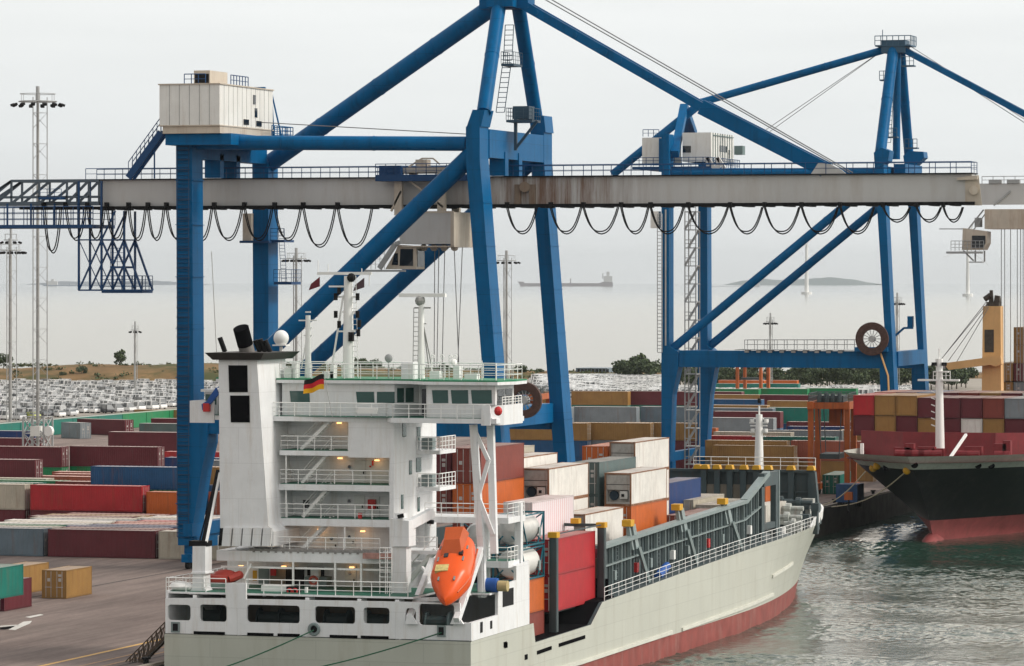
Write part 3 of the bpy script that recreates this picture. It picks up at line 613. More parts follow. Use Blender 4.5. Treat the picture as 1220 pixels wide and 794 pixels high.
# hanging maintenance frame
a = MB(); y0, y1 = CYC-1.7, CYC+1.3
zf0, zf1, zf2 = atY(120,346,y0).z, atY(120,286,y0).z, atY(120,216,y0).z
xa, xb, xc, xd = X(94,y0), X(121,y0), X(148,y0), X(169,y0)
for y in (y0, y1):
    for x in (xa, xb, xc): a.bar((x,y,zf0 if x != xc else zf0),(x,y,zf2 if x != xc else zg0-.4),.2)
    a.bar((xa,y,zf0),(xb,y,zf1),.16); a.bar((xb,y,zf0),(xc,y,zf1),.18); a.bar((xb,y,zf1),(xc,y,zf0),.18); a.bar((xc,y,zf1),(xd,y,zf0),.2); a.bar((xa,y,zf1),(xc,y,zf1),.14); a.bar((xb+1,y,zf0+2.4),(xc,y,zf0+2.4),.22); a.bar((xa,y,zf0),(xd,y,zf0),.16); a.bar((xa,y,zf1),(xb,y,zf0),.08); a.bar((xb,y,zf1),(xc-1,y,zg0-.4),.16)
for x in (xa, xb, xc, xd): a.bar((x,y0,zf0),(x,y1,zf0),.16)
a.box(xb, xd, y0, y1, zf0-.3, zf0); a.rail([(xb,y0,zf0),(xd,y0,zf0),(xd,y1,zf0),(xb,y1,zf0)], 1.5, 1.1, 4, .04); a.rail([(xb+1,y0,zf0+2.5),(xc,y0,zf0+2.5)], 1.9, .9, 4, .035)
a.build("maintenance_frame", M['blue2'], cr)
# stairs from girder walkway to the machinery house, machinery house
a = MB(); p, q = atY(153,212,CYN-1), atY(192,158,CYN-1); a.bar(p, q, .25, .7); a.bar(p+Vector((0,1,0)), q+Vector((0,1,0)), .25, .7)
up = Vector((0,0,1.6))
for k in (0, 1):
    w = Vector((0,k,0)); a.tube(p+w+up, q+w+up, .05, 4)
    for i in range(9): s_ = p.lerp(q, i/8)+w; a.tube(s_, s_+up, .04, 4)
a.bar(atY(184,180,CYN-1), atY(184,213,CYN-1), .12); a.build("stair", M['blue2'], cr)
hx0, hx1, hz0, hz1, hy0, hy1 = X(190,396), X(261.5,396), atY(230,149,396).z, atY(230,101,396).z, 396.0, 411.5
hs = MB().box(hx0, hx1, hy0, hy1, hz0, hz1).build("machinery_house", M['house'], cr)
a = MB()
for i in range(1, 6): x = hx0+(hx1-hx0)*i/6; a.box(x-.03, x+.03, hy0-.02, hy0, hz0, hz1)
for i in range(1, 12): y = hy0+(hy1-hy0)*i/12; a.box(hx1, hx1+.02, y-.03, y+.03, hz0, hz1)
a.build("panel_seam", mat("seam grey", (.34,.34,.33), .6), hs)
a = MB(); a.box(hx0-.12, hx1+.12, hy0-.12, hy1+.12, hz1, hz1+.12); a.box(hx0+.3, hx1-.002, hy0+.12, hy1-.12, hz0-.85, hz0-.002); a.box(hx0-.08, hx1+.08, hy0-.08, hy1+.08, hz0-.12, hz0-.004); a.build("roof_trim", M['beige'], hs)
w = hy1-hy0
for (y, z, h, ww) in ((.62,.60,.95,.7),(.65,.27,.95,.7),(.44,.06,.55,1.5),(.68,.05,.55,1.5)): MB().box(hx1+.005, hx1+.06, hy0+w*y, hy0+w*y+ww, hz0+(hz1-hz0)*z, hz0+(hz1-hz0)*z+h).build("window", M['dglass'], hs)
A, B = atY(231,101,399), atY(250,84,399); u = MB().box(A.x, B.x, 399, 404, hz1+.12, B.z).build("roof_vent_unit", M['beige'], hs)
MB().box(A.x+.12, B.x-.1, 398.95, 399, hz1+.3, B.z-.35).build("grille", M['dark'], u)
a = MB(); a.rail([(hx0+2.3,397,hz1+.12),(hx0+4.6,397,hz1+.12)], 1.0, .9, 2, .05); a.mark(); a.rail([(hx1-.3,400,hz1+.12),(hx1-.3,405,hz1+.12)], 1.0, .9, 2, .05); a.build_each("roof_railing", M['blue2'], hs)
a = MB(); y = hy1+.3; a.bar((hx1,y,hz0-.9),(hx1-.3,y,hz1-.4),.18); a.bar((hx1+.9,y,hz0-.9),(hx1-.2,y,hz1-.4),.14); a.bar((hx1-1.5,y-2,hz1+.2),(hx1-.2,y-2,hz1+.2),.25)
a.box(hx0+.4, hx1+1.0, hy0+.6, hy1+3.6, hz0-2.0, hz0-.86); a.rail([(hx1+1,hy1-3,hz0-.86),(hx1+1,hy1+3.4,hz0-.86),(hx1-2,hy1+3.4,hz0-.86)], 1.2, .8, 3, .05); a.build("house_frame", M['blue'], cr)
# cabinets and platforms on the far landside leg
a = MB(); A = atY(289,287,CYF-.6); a.box(A.x, A.x+1.0, CYF-.6, CYF+1, A.z, A.z+2.9); a.build("switch_cabinet", M['beige'], cr)
a = MB(); a.box(A.x-.2, X(322,CYF)+.2, CYF-1, CYF-.05, A.z-.25, A.z); B = atY(322,286,CYF); a.box(B.x, B.x+1.6, CYF, CYF+3, B.z-.25, B.z); a.rail([B, B+Vector((1.6,0,0))], 1.2, .8)
B2 = atY(326,336,CYF); a.box(B2.x, B2.x+2.0, CYF, CYF+3, B2.z-.3, B2.z); a.rail([B2, B2+Vector((2,0,0)), B2+Vector((2,3,0))], 1.3, .65); a.ladder(B2+Vector((1.2,0,0)), B+Vector((1.2,0,1.2)), (1,0,0), .6, .35, .03); a.build("leg_platform", M['blue2'], cr)
# festoon cables
loops = [(50,73),(76,102),(102,125),(125,151),(151,174),(174,196),(196,226),(226,253),(253,289),(289,325),(325,359),(359,400),(400,444),(602,640),(654,693),(693,737),(738,773),(773,815),(818,868),(868,909),(909,953),(953,999),(999,1042),(1050,1085),(1090,1122),(1122,1148)]
fy = CYC-1.9
for i, (p0, p1) in enumerate(loops):
    dep = 52 if i == 0 else (37 if i < 13 else 29); dep += (8 if i in (11, 12) else 0); dep -= 14*(i > 22)
    pts = []
    for k in range(15):
        t = k/14; u = abs(2*t-1); s_ = (1-u**2.6); pts.append(atY(p0+1.5+(p1-p0-3)*t, 247+dep*s_, fy))
    a = MB(); a.pipe(pts, .068, 5); a.pipe([q+Vector((.05,.35,-.25*(1-abs(2*k/14-1)))) for k, q in enumerate(pts)], .068, 5); a.box(pts[0].x-.16, pts[0].x+.16, fy-.15, fy+.5, pts[0].z, pts[0].z+.5); a.build("cable_loop", M['cable'], cr)
# trolley with driver's cab
tr = MB(); ty0, ty1 = CYC-4.0, CYC+4.0
for px in (484, 535):
    for y in (CYC-2.4, CYC+2.4): tr.box(X(px,CYC)-.4, X(px,CYC)+.4, y-.3, y+.3, zg0-1.0, zg1+.8)
tr.box(X(470,CYC), X(552,CYC), CYC-2.6, CYC+2.6, zg1+.4, zg1+.95)
tr.bar(atY(484,212,CYC-2.6), atY(528,247,CYC-2.6), .2); tr.bar(atY(478,228,CYC-2.6), atY(466,252,CYC-2.6), .2); tr.bar(atY(487,199,CYC-2), atY(503,189,CYC-2), .15); tr.bar(atY(503,189,CYC-2), atY(516,189,CYC-2), .15); tr.bar(atY(516,189,CYC-2), atY(524,196,CYC-2), .15); tr.box(X(503,CYC), X(516,CYC), CYC-2.2, CYC-.8, atY(510,199,CYC).z, atY(510,191,CYC).z)
trl = tr.build("trolley", M['beige'], cr)
a = MB(); a.pbox(476,537,254,291,CYC-4,CYC+4.0); a.build("hoist_housing", M['girder'], trl)
a = MB(); A = atY(537,291,CYC-4); B = atY(537,254,CYC-4); a.box(A.x+.004, A.x+.35, CYC-4.05, CYC+4.05, A.z-.15, B.z+.1); a.box(A.x-5.5, A.x+.3, CYC-4.06, CYC-3.9, B.z+.004, B.z+.2); a.box(A.x-5.3, A.x+.35, CYC-3.9, CYC+3.9, A.z-.3, A.z-.16)
for i in range(4): a.tube((A.x-3.6+i*1.1, CYC-2, A.z-.35), (A.x-3.6+i*1.1, CYC-1.6, A.z-.35), .35, 10)
a.build("housing_frame", M['beige'], trl)
a = MB(); A = atY(447,215,CYC-3.8); B = atY(556,215,CYC-3.8); a.box(A.x, B.x, CYC-3.8, CYC-1.7, A.z-.1, A.z+.55); a.rail([(A.x,CYC-3.7,A.z+.55),(B.x,CYC-3.7,A.z+.55)], 1.1, 1.1, 3, .04)
for px in (457, 466, 474, 538): c = atY(px,203,CYC-3); a.box(c.x-.4, c.x+.4, CYC-3.3, CYC-2.3, A.z+.56, A.z+1.5)
a.build("trolley_walkway", M['blue2'], trl)
cb = MB(); cy0, cy1 = CYC-3.6, CYC-.9; cb.pprism([(459,321),(496,321),(496,294),(474,292),(471,300)], cy0, cy1); cab = cb.build("driver_cab", M['beige'], trl)
a = MB(); a.pprism([(476,317),(492,317),(492,297),(477,297)], cy0-.05, cy0-.005); a.pprism([(466.5,316),(474,316),(474,302),(470,302)], cy0-.05, cy0-.005); a.box(X(496,cy0)+.005, X(496,cy0)+.05, cy0+.3, cy1-.3, atY(496,318,cy0).z, atY(496,297,cy0).z); a.build("window", M['dglass'], cab)
a = MB(); a.bar(atY(452,320,CYC-4), atY(471,291,CYC-4), .3, .5); a.bar(atY(471,291,CYC-4), atY(476,289,CYC-4), .3, .4); a.rail([atY(442,321,CYC-4), atY(458,321,CYC-4)], 2.6, .5, 5, .03); a.box(X(442,CYC), X(497,CYC), CYC-4, CYC-3.6, atY(450,323,CYC).z-.1, atY(450,323,CYC).z+.1); a.build("cab_stair", M['galv'], trl)
a = MB()
for px, px2, py2 in ((518,517,440),(523,520,440),(530,526,440),(551,544,440),(541,548,430)): a.tube(atY(px,292,CYC-1), atY(px2,470,CYC-1), .045, 4)
a.build("hoist_rope", M['wire'], trl)
a = MB(); A = atY(505,468,CYC-1); a.box(A.x-1.4, A.x+4.2, CYC-2.2, CYC+.2, A.z-.9, A.z); a.build("spreader", M['yellow'], trl)
# cable reel at the waterside portal, bogies
def reel(par, c, R, y):
    a = MB(); a.annulus((c.x,y,c.z), R*.55, R, .5)
    rl = a.build("cable_reel", mat("reel cable brown", (.075,.040,.032), .7, var=.4, vs=3), par)
    a = MB()
    for i in range(14): t = math.pi*2*i/14; a.tube((c.x,y,c.z), (c.x+R*.95*math.cos(t), y-.1, c.z+R*.95*math.sin(t)), .05, 4)
    a.tube((c.x,y-.5,c.z),(c.x,y+.6,c.z), .45, 10); a.build("reel_spoke", M['galv'], rl)
reel(cr, atY(625,477,CYN-.6), 1.8, CYN-.7)
a = MB(); c = atY(618,478,CYN-.6); a.box(c.x-1.1, c.x+.4, CYN-.4, CYN+.8, c.z-.8, c.z+.6); a.box(c.x-2.5, c.x+1.2, CYN-.6, CYN+1.0, c.z-1.4, c.z-1.1); a.build("reel_motor", M['blue'], cr)
def bogies(par, xs, ys):
    for x in xs:
        for y in ys:
            b = MB(); b.box(x-.55, x+.55, y-2.2, y+2.2, QZ+.7, QZ+1.5); b.box(x-.7, x+.7, y-1.0, y+1.0, QZ+1.5, QZ+3.3); bo = b.build("bogie", M['blue'], par); w = MB()
            for dy in (-1.7, -.6, .6, 1.7): w.tube((x-.2,y+dy,QZ+.42),(x+.2,y+dy,QZ+.42), .40, 12)
            w.build("wheel", M['dark'], bo)
bogies(cr, (CXW, CXL), (CYN+1.5, CYF+1.5)); a = MB()
for x in (CXW, CXL): a.box(x-.5, x+.5, CYN-.3, CYF+3.2, QZ+3.304, QZ+4.6); a.mark()
a.build_each("sill_beam", M['blue'], cr)

# ---- second crane further along the quay
DYN, DYF, DYC = 581.0, 603.0, 592.0
c2 = root("quay_crane", "farther blue container crane on the right with its boom over the dark hulled ship", "crane", (-138, 592, QZ))
def leg2(pts, y): return MB().pprism(pts, y, y+2.6).build("leg", M['blue'], c2)
leg2([(788,160),(797,160),(797,412),(808,420),(808,438),(801,470),(798,560),(788,560)], DYN); leg2([(832,165),(842,165),(843,412),(852,420),(852,438),(846,470),(840,560),(831,560)], DYF)
leg2([(1041,182),(1052,182),(1066,470),(1066,565),(1052,565),(1048,440),(1056,430)], DYN); leg2([(1078,185),(1089,185),(1103,470),(1102,565),(1088,565),(1086,440),(1094,430)], DYF)
def X2(px, y=DYN): return atY(px, 332, y).x
def box2(px0, px1, py0, py1, y0, y1, name, m=None): return MB().pbox(px0, px1, py0, py1, y0, y1).build(name, m or M['blue'], c2)
box2(809,1057,419,437.5,DYN+.3,DYN+2.3,"portal_beam"); box2(852,1094,420,437.5,DYF+.3,DYF+2.3,"portal_beam")
for px in (793, 1060): MB().box(X2(px)-.7, X2(px)+.7, DYN+2.61, DYF-.01, atY(px,437,DYN).z, atY(px,419.5,DYN).z).build("portal_beam", M['blue'], c2)
for px in (793, 1047): MB().box(X2(px)-.7, X2(px)+.7, DYN+2.61, DYF-.01, atY(px,212,DYN).z, atY(px,198,DYN).z).build("cross_beam", M['blue'], c2)
def tube2(p, q, r, name="brace_tube"):
    m = MB().tube(p, q, r, 12); p, q = Vector(p), Vector(q); k = max(2, int((q-p).length/8)); d = (q-p).normalized()*.06
    for i in range(1, k): c = p.lerp(q, i/k); m.tube(c-d, c+d, r+.05, 12)
    return m.build(name, M['blue'], c2, smooth=True)
tube2(atY(1047,212,DYN+1.3), atY(802,415,DYN+1.3), .62); tube2(atY(1083,217,DYF+1.3), atY(845,413,DYF+1.3), .62)
tube2(atY(793,206,DYN+1.3), atY(1044,206,DYN+1.3), .66); tube2(atY(842,206,DYF+1.3), atY(1080,206,DYF+1.3), .6)
AP2 = atY(1067,57,DYC)
tube2(atY(1049,182,DYN+1.3), AP2+Vector((-.1,-.9,0)), .82, "mast_leg"); tube2(atY(1083,186,DYF+1.3), AP2+Vector((.5,.9,0)), .7, "mast_leg"); tube2(atY(1068,190,DYC), AP2+Vector((.2,.2,0)), .55, "mast_leg")
tube2(AP2+Vector((-1,0,-.1)), atY(836,122,DYC), .55, "back_stay"); tube2(atY(838,121,DYC), atY(730,208,DYC), .62, "back_stay")
a = MB(); j = atY(815,128,DYC); a.bar(atY(804,184,DYN+1), j, 1.1, 1.1); a.bar(atY(826,160,DYF), j, 1.1, 1.1); a.bar(atY(790,205,DYN+1), atY(790,165,DYN+1), 1.0); a.bar(atY(817,170,DYF), j, .9); a.build("landside_frame", M['blue'], c2)
a = MB(); a.pprism([(1041,182),(1050,176),(1060,180),(1058,192),(1046,200)], DYN-.2, DYN+2.7); a.mark(); a.pprism([(1076,186),(1082,180),(1100,181),(1101,188),(1090,198),(1078,200)], DYF-.2, DYF+2.7); a.mark(); a.box(X2(1056), X2(1070), DYC-6, DYC+6, atY(1060,210,DYC).z, atY(1060,197,DYC).z); a.build_each("leg_head", M['blue'], c2)
a = MB(); a.box(AP2.x-1.7, AP2.x+1.7, DYC-1.8, DYC+1.8, AP2.z-.8, AP2.z+1.0); a.box(AP2.x-2.6, AP2.x+2.6, DYC-2, DYC+2, AP2.z+.1, AP2.z+.3); a.rail([(AP2.x-2.6,DYC-2,AP2.z+.3),(AP2.x+2.6,DYC-2,AP2.z+.3),(AP2.x+2.6,DYC+2,AP2.z+.3)], 1.3, .9, 2, .06); a.tube((AP2.x-1.9,DYC,AP2.z+.3),(AP2.x-1.9,DYC,AP2.z+2.6), .06, 5); a.ladder(atY(1058,170,DYC-3), atY(1063,80,DYC-3), (1,0,0), .8, .6, .05)
for px, py in ((1056,95),(1082,78),(1086,176),(1062,163)): c = atY(px,py,DYC-2); a.box(c.x-.9, c.x+.9, DYC-2.5, DYC-1, c.z-.2, c.z); a.rail([(c.x-.9,DYC-2.5,c.z),(c.x+.9,DYC-2.5,c.z)], 1.2, .6, 2, .05)
a.build("mast_platform", mat("dark platform steel two", (.04,.10,.16), .5), c2)
a = MB()
for dy in (-.8, .8): a.bar(AP2+Vector((1,dy,-.2)), atY(1300,178,DYC)+Vector((0,dy,0)), .45, .85)
a.build("fore_stay", M['blue'], c2)
a = MB()
for dz in (.4, .9): a.tube(AP2+Vector((1.5,0,1-dz)), atY(1300,190+dz*8,DYC), .05, 4)
for d_ in (0, 1): a.tube(AP2+Vector((-1,0,.2)), atY(905+d_*8,160,DYC), .045, 4)
a.build("stay_rope", M['wire'], c2)
g2x0, g2x1 = X2(730, DYC), X2(1330, DYC); z20, z21 = atY(1190,244,DYC).z, atY(1190,219,DYC).z
a = MB(); a.box(g2x0, g2x1, DYC-1.1, DYC+1.1, z20, z21); a.build("girder", M['girder'], c2)
a = MB(); a.rail([(X2(1172,DYC),DYC-1.3,z21),(g2x1,DYC-1.3,z21)], 1.0, 1.6, 2, .05)
for i in range(7): x = X2(1180,DYC)+i*2.6; a.box(x, x+1.8, DYC-1.4, DYC-.4, z21, z21+.55)
a.bar(atY(1184,245,DYC-1.3), atY(1204,228,DYC-1.3), .22); a.build("walkway_railing", M['galv'], c2)
h2 = MB().pbox(813,847,158,193,584,597.5).build("machinery_house", M['house'], c2)
A, B = atY(847,193,584), atY(847,158,584); a = MB(); a.box(A.x+.005, A.x+.06, 589, 593.5, A.z+1.6, A.z+2.5); a.box(A.x+.005, A.x+.06, 594.3, 595, A.z+.8, A.z+2.0); a.pbox(813.5,823,174,182,583.94,583.995); a.build("window", M['dglass'], h2)
a = MB(); a.box(A.x+.1, A.x+.16, 585, 597, B.z-.4, B.z-.3); a.box(A.x+.05, A.x+1.3, 597.6, 599.2, A.z+1.4, A.z+2.7)
for i in range(9): a.box(A.x+.005, A.x+.1, 585+i*1.4, 585.1+i*1.4, A.z, B.z)
a.build("house_trim", mat("grey green trim", (.14,.2,.2), .6), h2)
MB().pbox(765,797,164,196,583,590).build("electrical_house", M['house'], c2)
a = MB(); A = atY(753,199,582); B = atY(846,199,582); a.box(A.x, B.x, 582, 599.5, A.z-.35, A.z); a.rail([(A.x,582,A.z),(B.x,582,A.z),(B.x,599.5,A.z)], 1.3, 1.1, 3, .05); a.rail([atY(766,163,583), atY(785,163,583)], 1.0, .8, 2, .05); a.build("house_platform", M['blue2'], c2)
a = MB()
for p in ((843,188),(855,188)): a.bar(atY(*p,582.4), atY(p[0]+16,213,582.4), .5, .5); a.bar(atY(*p,582.4), atY(p[0]+2,213,582.4), .5, .5)
a.build("rope_sheave_frame", M['girder'], c2)
# stair tower
a = MB(); yy = DYN+8; zt = atY(823,252,yy).z
for px in (816, 829):
    for y in (yy, yy+2.2): a.bar((X2(px,yy),y,QZ),(X2(px,yy),y,zt),.14)
n = 15; x0, x1 = X2(816,yy), X2(829,yy)
for i in range(n):
    z = QZ+(zt-QZ)*i/n; z2 = QZ+(zt-QZ)*(i+1)/n
    a.bar((x0,yy+(i % 2)*2,z),(x1,yy+(i % 2)*2,z2),.1,.32); a.box(x0-.1, x1+.1, yy, yy+2.2, z2-.14, z2); a.rail([(x0,yy,z2),(x1,yy,z2)], 1.1, .9, 2, .05)
a.build("stair_tower", M['galv'], c2)
A = atY(785,253,DYN-.5); MB().box(X2(775), X2(784.5), DYN, DYN+1.4, atY(780,272,DYN).z, atY(780,252,DYN).z).build("switch_cabinet", M['house'], c2)
a = MB(); a.ladder(atY(786,420,DYN-.3), atY(786,255,DYN-.3), (1,0,0), .7, .5, .06); a.tube(atY(793,412,DYN-.1), atY(793,250,DYN-.1), .12, 6); a.build("leg_ladder", M['galv'], c2)
a = MB(); A = atY(887,416.5,DYN); B = atY(1018,416.5,DYN); a.box(A.x, B.x, DYN-.2, DYN+1.8, A.z-.1, A.z); a.rail([A, B], 1.35, 1.5, 2, .05); a.rail([A+Vector((0,1.8,0)), B+Vector((0,1.8,0))], 1.35, 1.5, 2, .05)
for i in range(9): x = A.x+i*1.7; a.box(x, x+.6, DYN, DYN+1.5, A.z-.45, A.z-.1)
a.build("portal_walkway", M['galv'], c2)
reel(c2, atY(1039,404,DYN-.7), 2.35, DYN-.7)
a = MB(); a.pbox(1018,1057,414,419,DYN-.9,DYN+.25); a.bar(atY(1067,400,DYF), atY(1077,391,DYF), .3); a.bar(atY(1077,391,DYF), atY(1088,391,DYF), .3); a.box(X2(1081,DYF), X2(1087,DYF), DYF, DYF+1, atY(1084,390,DYF).z, atY(1084,377,DYF).z); a.build("reel_bracket", M['blue'], c2)
a = MB(); a.pipe([atY(1049,421,DYN-.15), atY(1058,448,DYN-.15), atY(1059,470,DYN-.15)], .14, 6); a.build("cable_duct", M['peach'], c2)
bogies(c2, (CXW, X2(793)+.2), (DYN+1.3, DYF+1.3)); a = MB()
for x in (CXW, X2(793)+.2): a.box(x-.5, x+.5, DYN-.3, DYF+3, QZ+3.304, QZ+4.6); a.mark()
a.build_each("sill_beam", M['blue'], c2)
# second trolley
tq = MB(); tq.pbox(1173,1290,249,273,DYC-3.4,DYC+3.4); t2 = tq.build("trolley", M['beige'], c2)
cb = MB(); cb.pprism([(1146,298),(1172,298),(1176,290),(1176,276),(1147,272)], DYC-3.4, DYC-.4); cab = cb.build("driver_cab", M['beige'], t2)
a = MB(); a.pprism([(1158,296),(1171,296),(1174,290),(1174,281),(1158,281)], DYC-3.46, DYC-3.405); a.build("window", M['dglass'], cab)
a = MB(); a.rail([atY(1133,299,DYC-3.6), atY(1172,299,DYC-3.6)], 1.4, .6, 3, .045); a.box(X2(1133,DYC), X2(1172,DYC), DYC-3.6, DYC-.4, atY(1150,300,DYC).z-.3, atY(1150,300,DYC).z); a.bar(atY(1148,299,DYC-2), atY(1160,311,DYC-2), .2); a.box(X2(1158,DYC), X2(1174,DYC), DYC-2.6, DYC-1, atY(1165,312,DYC).z-.15, atY(1165,312,DYC).z); a.bar(atY(1173,299,DYC-2), atY(1173,312,DYC-2), .2); a.bar(atY(1162,299,DYC-2), atY(1162,312,DYC-2), .2)
a.bar(atY(1119,273,DYC-3), atY(1151,273,DYC-3), .14); a.bar(atY(1153,274,DYC-3), atY(1172,250,DYC-3), .2); a.bar(atY(1160,274,DYC-3), atY(1176,252,DYC-3), .15); a.box(X2(1165,DYC), X2(1172,DYC), DYC-2.5, DYC-1, atY(1168,271,DYC).z, atY(1168,260,DYC).z); a.build("cab_platform", M['galv'], t2)
a = MB()
for px in (1193,1197,1204,1212,1216,1219): a.tube(atY(px,273,DYC), atY(px,455,DYC), .05, 4)
a.build("hoist_rope", M['wire'], t2)
# ------------------------------------------------------------------ the white container ship, moored stern towards us
KX, SBX, PTX = -106.2, -94.0, -118.4
ship = root("container_ship", "grey green hulled container ship with white stern superstructure moored at the quay", "ship", (KX, 297, 0))
def interp(tab, t):
    for (a, u), (b, v) in zip(tab[:-1], tab[1:]):
        if t <= b: return u+(v-u)*max(0, (t-a))/(b-a)
    return tab[-1][1]
TOP = [(297,6.03),(313.2,6.15),(313.7,4.6),(329.5,4.74),(332.9,6.33),(367,7.2),(386,7.6),(400,7.75),(412,7.75),(425,7.65),(440,7.6),(456,7.6)]
def hb(y, y0, y1, p, q): t = max(0, (y-y0)/(y1-y0)); return 12.2*max(0, 1-t**p)**(1/q)
ys = [297,300,304,308,312,313.2,313.7,318,322,326,329.5,331.2,332.9,338,345,352,360,368,376,384,388]+[390+i*2 for i in range(33)]+[455,455.7]
zl = [-2.5, 0, .9, 1.8, 1.803, 3.2, 4.2, None]
def half(y, z):
    w = max(.02, hb(y, 378, 449, 1.8, 1.15)); d = max(.02, hb(y, 392, 456, 2.0, 1.6)); f = max(0, min(1, z/9.0))
    w2 = w if z >= 0 else w*.97
    return w2+(d-w2)*f**1.35
def hull(side):
    vs = []; fs = []; mi = []; nz = len(zl)
    for y in ys:
        t = interp(TOP, y)
        for k, z in enumerate(zl):
            zz = t if z is None else min(z, t-.02*(nz-k)); vs.append((KX+side*half(y, zz), y, zz))
    for i in range(len(ys)-1):
        for k in range(nz-1):
            f = (i*nz+k, (i+1)*nz+k, (i+1)*nz+k+1, i*nz+k+1); fs.append(f if side < 0 else f[::-1]); mi.append(1 if k < 3 else 0)
    return vs, fs, mi
m = MB()
for s_ in (-1, 1):
    v, f, mi = hull(s_); b = len(m.v); m.v += v; m.f += [tuple(b+i for i in q) for q in f]; m.m += mi
nz = len(zl); off = len(ys)*nz
m.f.append(tuple(range(3, nz))+tuple(off+k for k in reversed(range(3, nz)))); m.m.append(0)
m.f.append((0,1,2,3,off+3,off+2,off+1,off)); m.m.append(1)
hl = m.build("hull", [M['hull'], M['boot']], ship, smooth=True)
# inside of the hull: deck plating slightly below the bulwark edge
m = MB()
for i in range(len(ys)-1):
    a, b = ys[i], ys[i+1]; za, zb = interp(TOP, a)-.05, interp(TOP, b)-.05
    if a > 405: za -= .9; zb -= .9
    ha, hb_ = half(a, za)-.03, half(b, zb)-.03; m.add([(KX-ha,a,za),(KX+ha,a,za),(KX+hb_,b,zb),(KX-hb_,b,zb)], [(0,1,2,3)])
m.build("deck", M['steel'], ship)
m = MB(); m.prismx([(314.2,4.62),(329.4,4.76),(332.9,6.36),(337.5,6.5),(337.5,6.4),(332.9,6.3),(329.4,4.7),(314.2,4.56)], PTX+2, SBX-.3); m.box(PTX+2, SBX-.5, 336.3, 336.5, 4.65, 8); m.build("hold_shade_sheet", M['black'], ship)  # black sheet that paints in the darkness of the open hold
m = MB()                                             # rubbing strakes on the starboard side
def strake(p, q, r=.16):
    P, Q = atX(*p, SBX), atX(*q, SBX); n = 14; pts = []
    for i in range(n+1):
        c = P.lerp(Q, i/n); pts.append((KX+half(c.y, c.z)+.06, c.y, c.z))
    for a, b in zip(pts[:-1], pts[1:]): m.bar(a, b, .18, .3)
    m.mark()
strake((690,790),(800,753.5)); strake((812,750),(930,708.5)); strake((926,687),(962,671.5)); strake((560,826),(690,790))
m.build_each("rubbing_strake", mat("pale strake paint", (.62,.62,.55), .5), hl)
m = MB()                                             # dark slots and ports in the hull side
for p, q in (((640,778),(657,772)),((666,769),(697,759))):
    P, Q = atX(*p, SBX+.03), atX(*q, SBX+.03); m.bar(P, Q, .06, .28); m.mark()
for px, py in ((602,768),(627,783),(603,769)): c = atX(px,py,SBX+.03); m.box(SBX-.02, SBX+.05, c.y-.35, c.y+.35, c.z-.2, c.z+.2); m.mark()
for a, b in ((231,268),(295,326),(331,357),(393,426),(430,463)): A, B = atY(a,756,297), atY(b,756,297); m.box(A.x, B.x, 296.94, 296.995, 6.06, 6.28); m.mark()
m.build_each("scupper", M['black'], hl)
# bow bulwark cap and fore deck
# stern bulwark with its row of rounded openings
def L2(pts, y): return [(lambda v: (v.x, v.z))(atY(px, py, y)) for px, py in pts]
def hole(px0, px1, py0, py1, y, c=.22): a = atY(px0, py1, y); b = atY(px1, py0, y); return oct_hole(a.x, b.x, a.z, b.z, c)
m = MB(); outer = L2([(197,754.6),(197,713),(269,713),(269,695),(293,695),(293,714),(487,717.5),(548,719),(548,742),(561.5,742.5),(561.5,763.6)], 297)
m.plate(outer, [hole(200,227,721,739,297), hole(238,270,721,740.5,297), hole(294,357,722,741.5,297), hole(375,423,723.5,742.5,297), hole(433,464,724.5,743,297), hole(483,495.5,725,743.5,297), hole(499,541,720.5,745,297)], 297, 297.25)
bw = m.build("stern_bulwark", M['white'], ship)
m = MB(); c = atY(374,750,296.95); m.ring(c, .38, .13, 'y', 16, 6); m.mark(); c = atY(526,752,296.95); m.box(c.x-.32, c.x+.32, 296.86, 296.99, c.z-.42, c.z+.42); m.mark(); c = atY(209,747.5,296.95); m.box(c.x-.35, c.x+.35, 296.9, 296.99, c.z-.4, c.z+.4); m.build_each("fairlead", M['steel2'], bw)
m = MB(); c = atY(374,750,296.95); m.tube(c+Vector((0,-.02,0)), c+Vector((0,.03,0)), .36, 14); m.mark(); c = atY(526,752,296.95); m.box(c.x-.2, c.x+.2, 296.84, 296.855, c.z-.3, c.z+.3); m.mark(); c = atY(209,747.5,296.95); m.box(c.x-.2, c.x+.22, 296.885, 296.895, c.z-.28, c.z+.28); m.build_each("fairlead_opening", M['dark'], bw)
m = MB(); m.prismx([(297.26,6.05),(297.26,7.45),(303.8,7.5),(303.8,9.62),(308.6,9.8),(308.6,10.9),(312.1,11.1),(312.1,6.16)], SBX-.22, SBX)
m.build("side_bulwark", M['white'], ship)
m = MB(); m.box(SBX+.002, SBX+.03, 305, 307.8, 8.0, 9.3); m.mark(); m.box(SBX+.002, SBX+.03, 299.3, 299.9, 6.5, 7.3); m.mark(); m.box(SBX+.002, SBX+.03, 301.8, 302.3, 6.6, 7.2); m.build_each("port_opening", M['dark'], ship)
m = MB(); m.box(PTX, PTX+.2, 297.26, 316, 6.05, 9.3); m.mark(); m.box(PTX+.2, SBX-.22, 312.2, 312.4, 4.7, 9.1)
for px in (232, 285, 366, 428, 473): c = atY(px, 740, 297.3); m.mark(); m.box(c.x-.15, c.x+.15, 297.3, 298.6, 6.0, 9.0)
m.build_each("bulwark_panel", M['white'], ship)
m = MB(); m.box(PTX+.2, SBX-.25, 298.8, 312, 6.0, 6.05); m.build("mooring_deck", M['green'], ship)
m = MB()                                             # winches seen through the openings
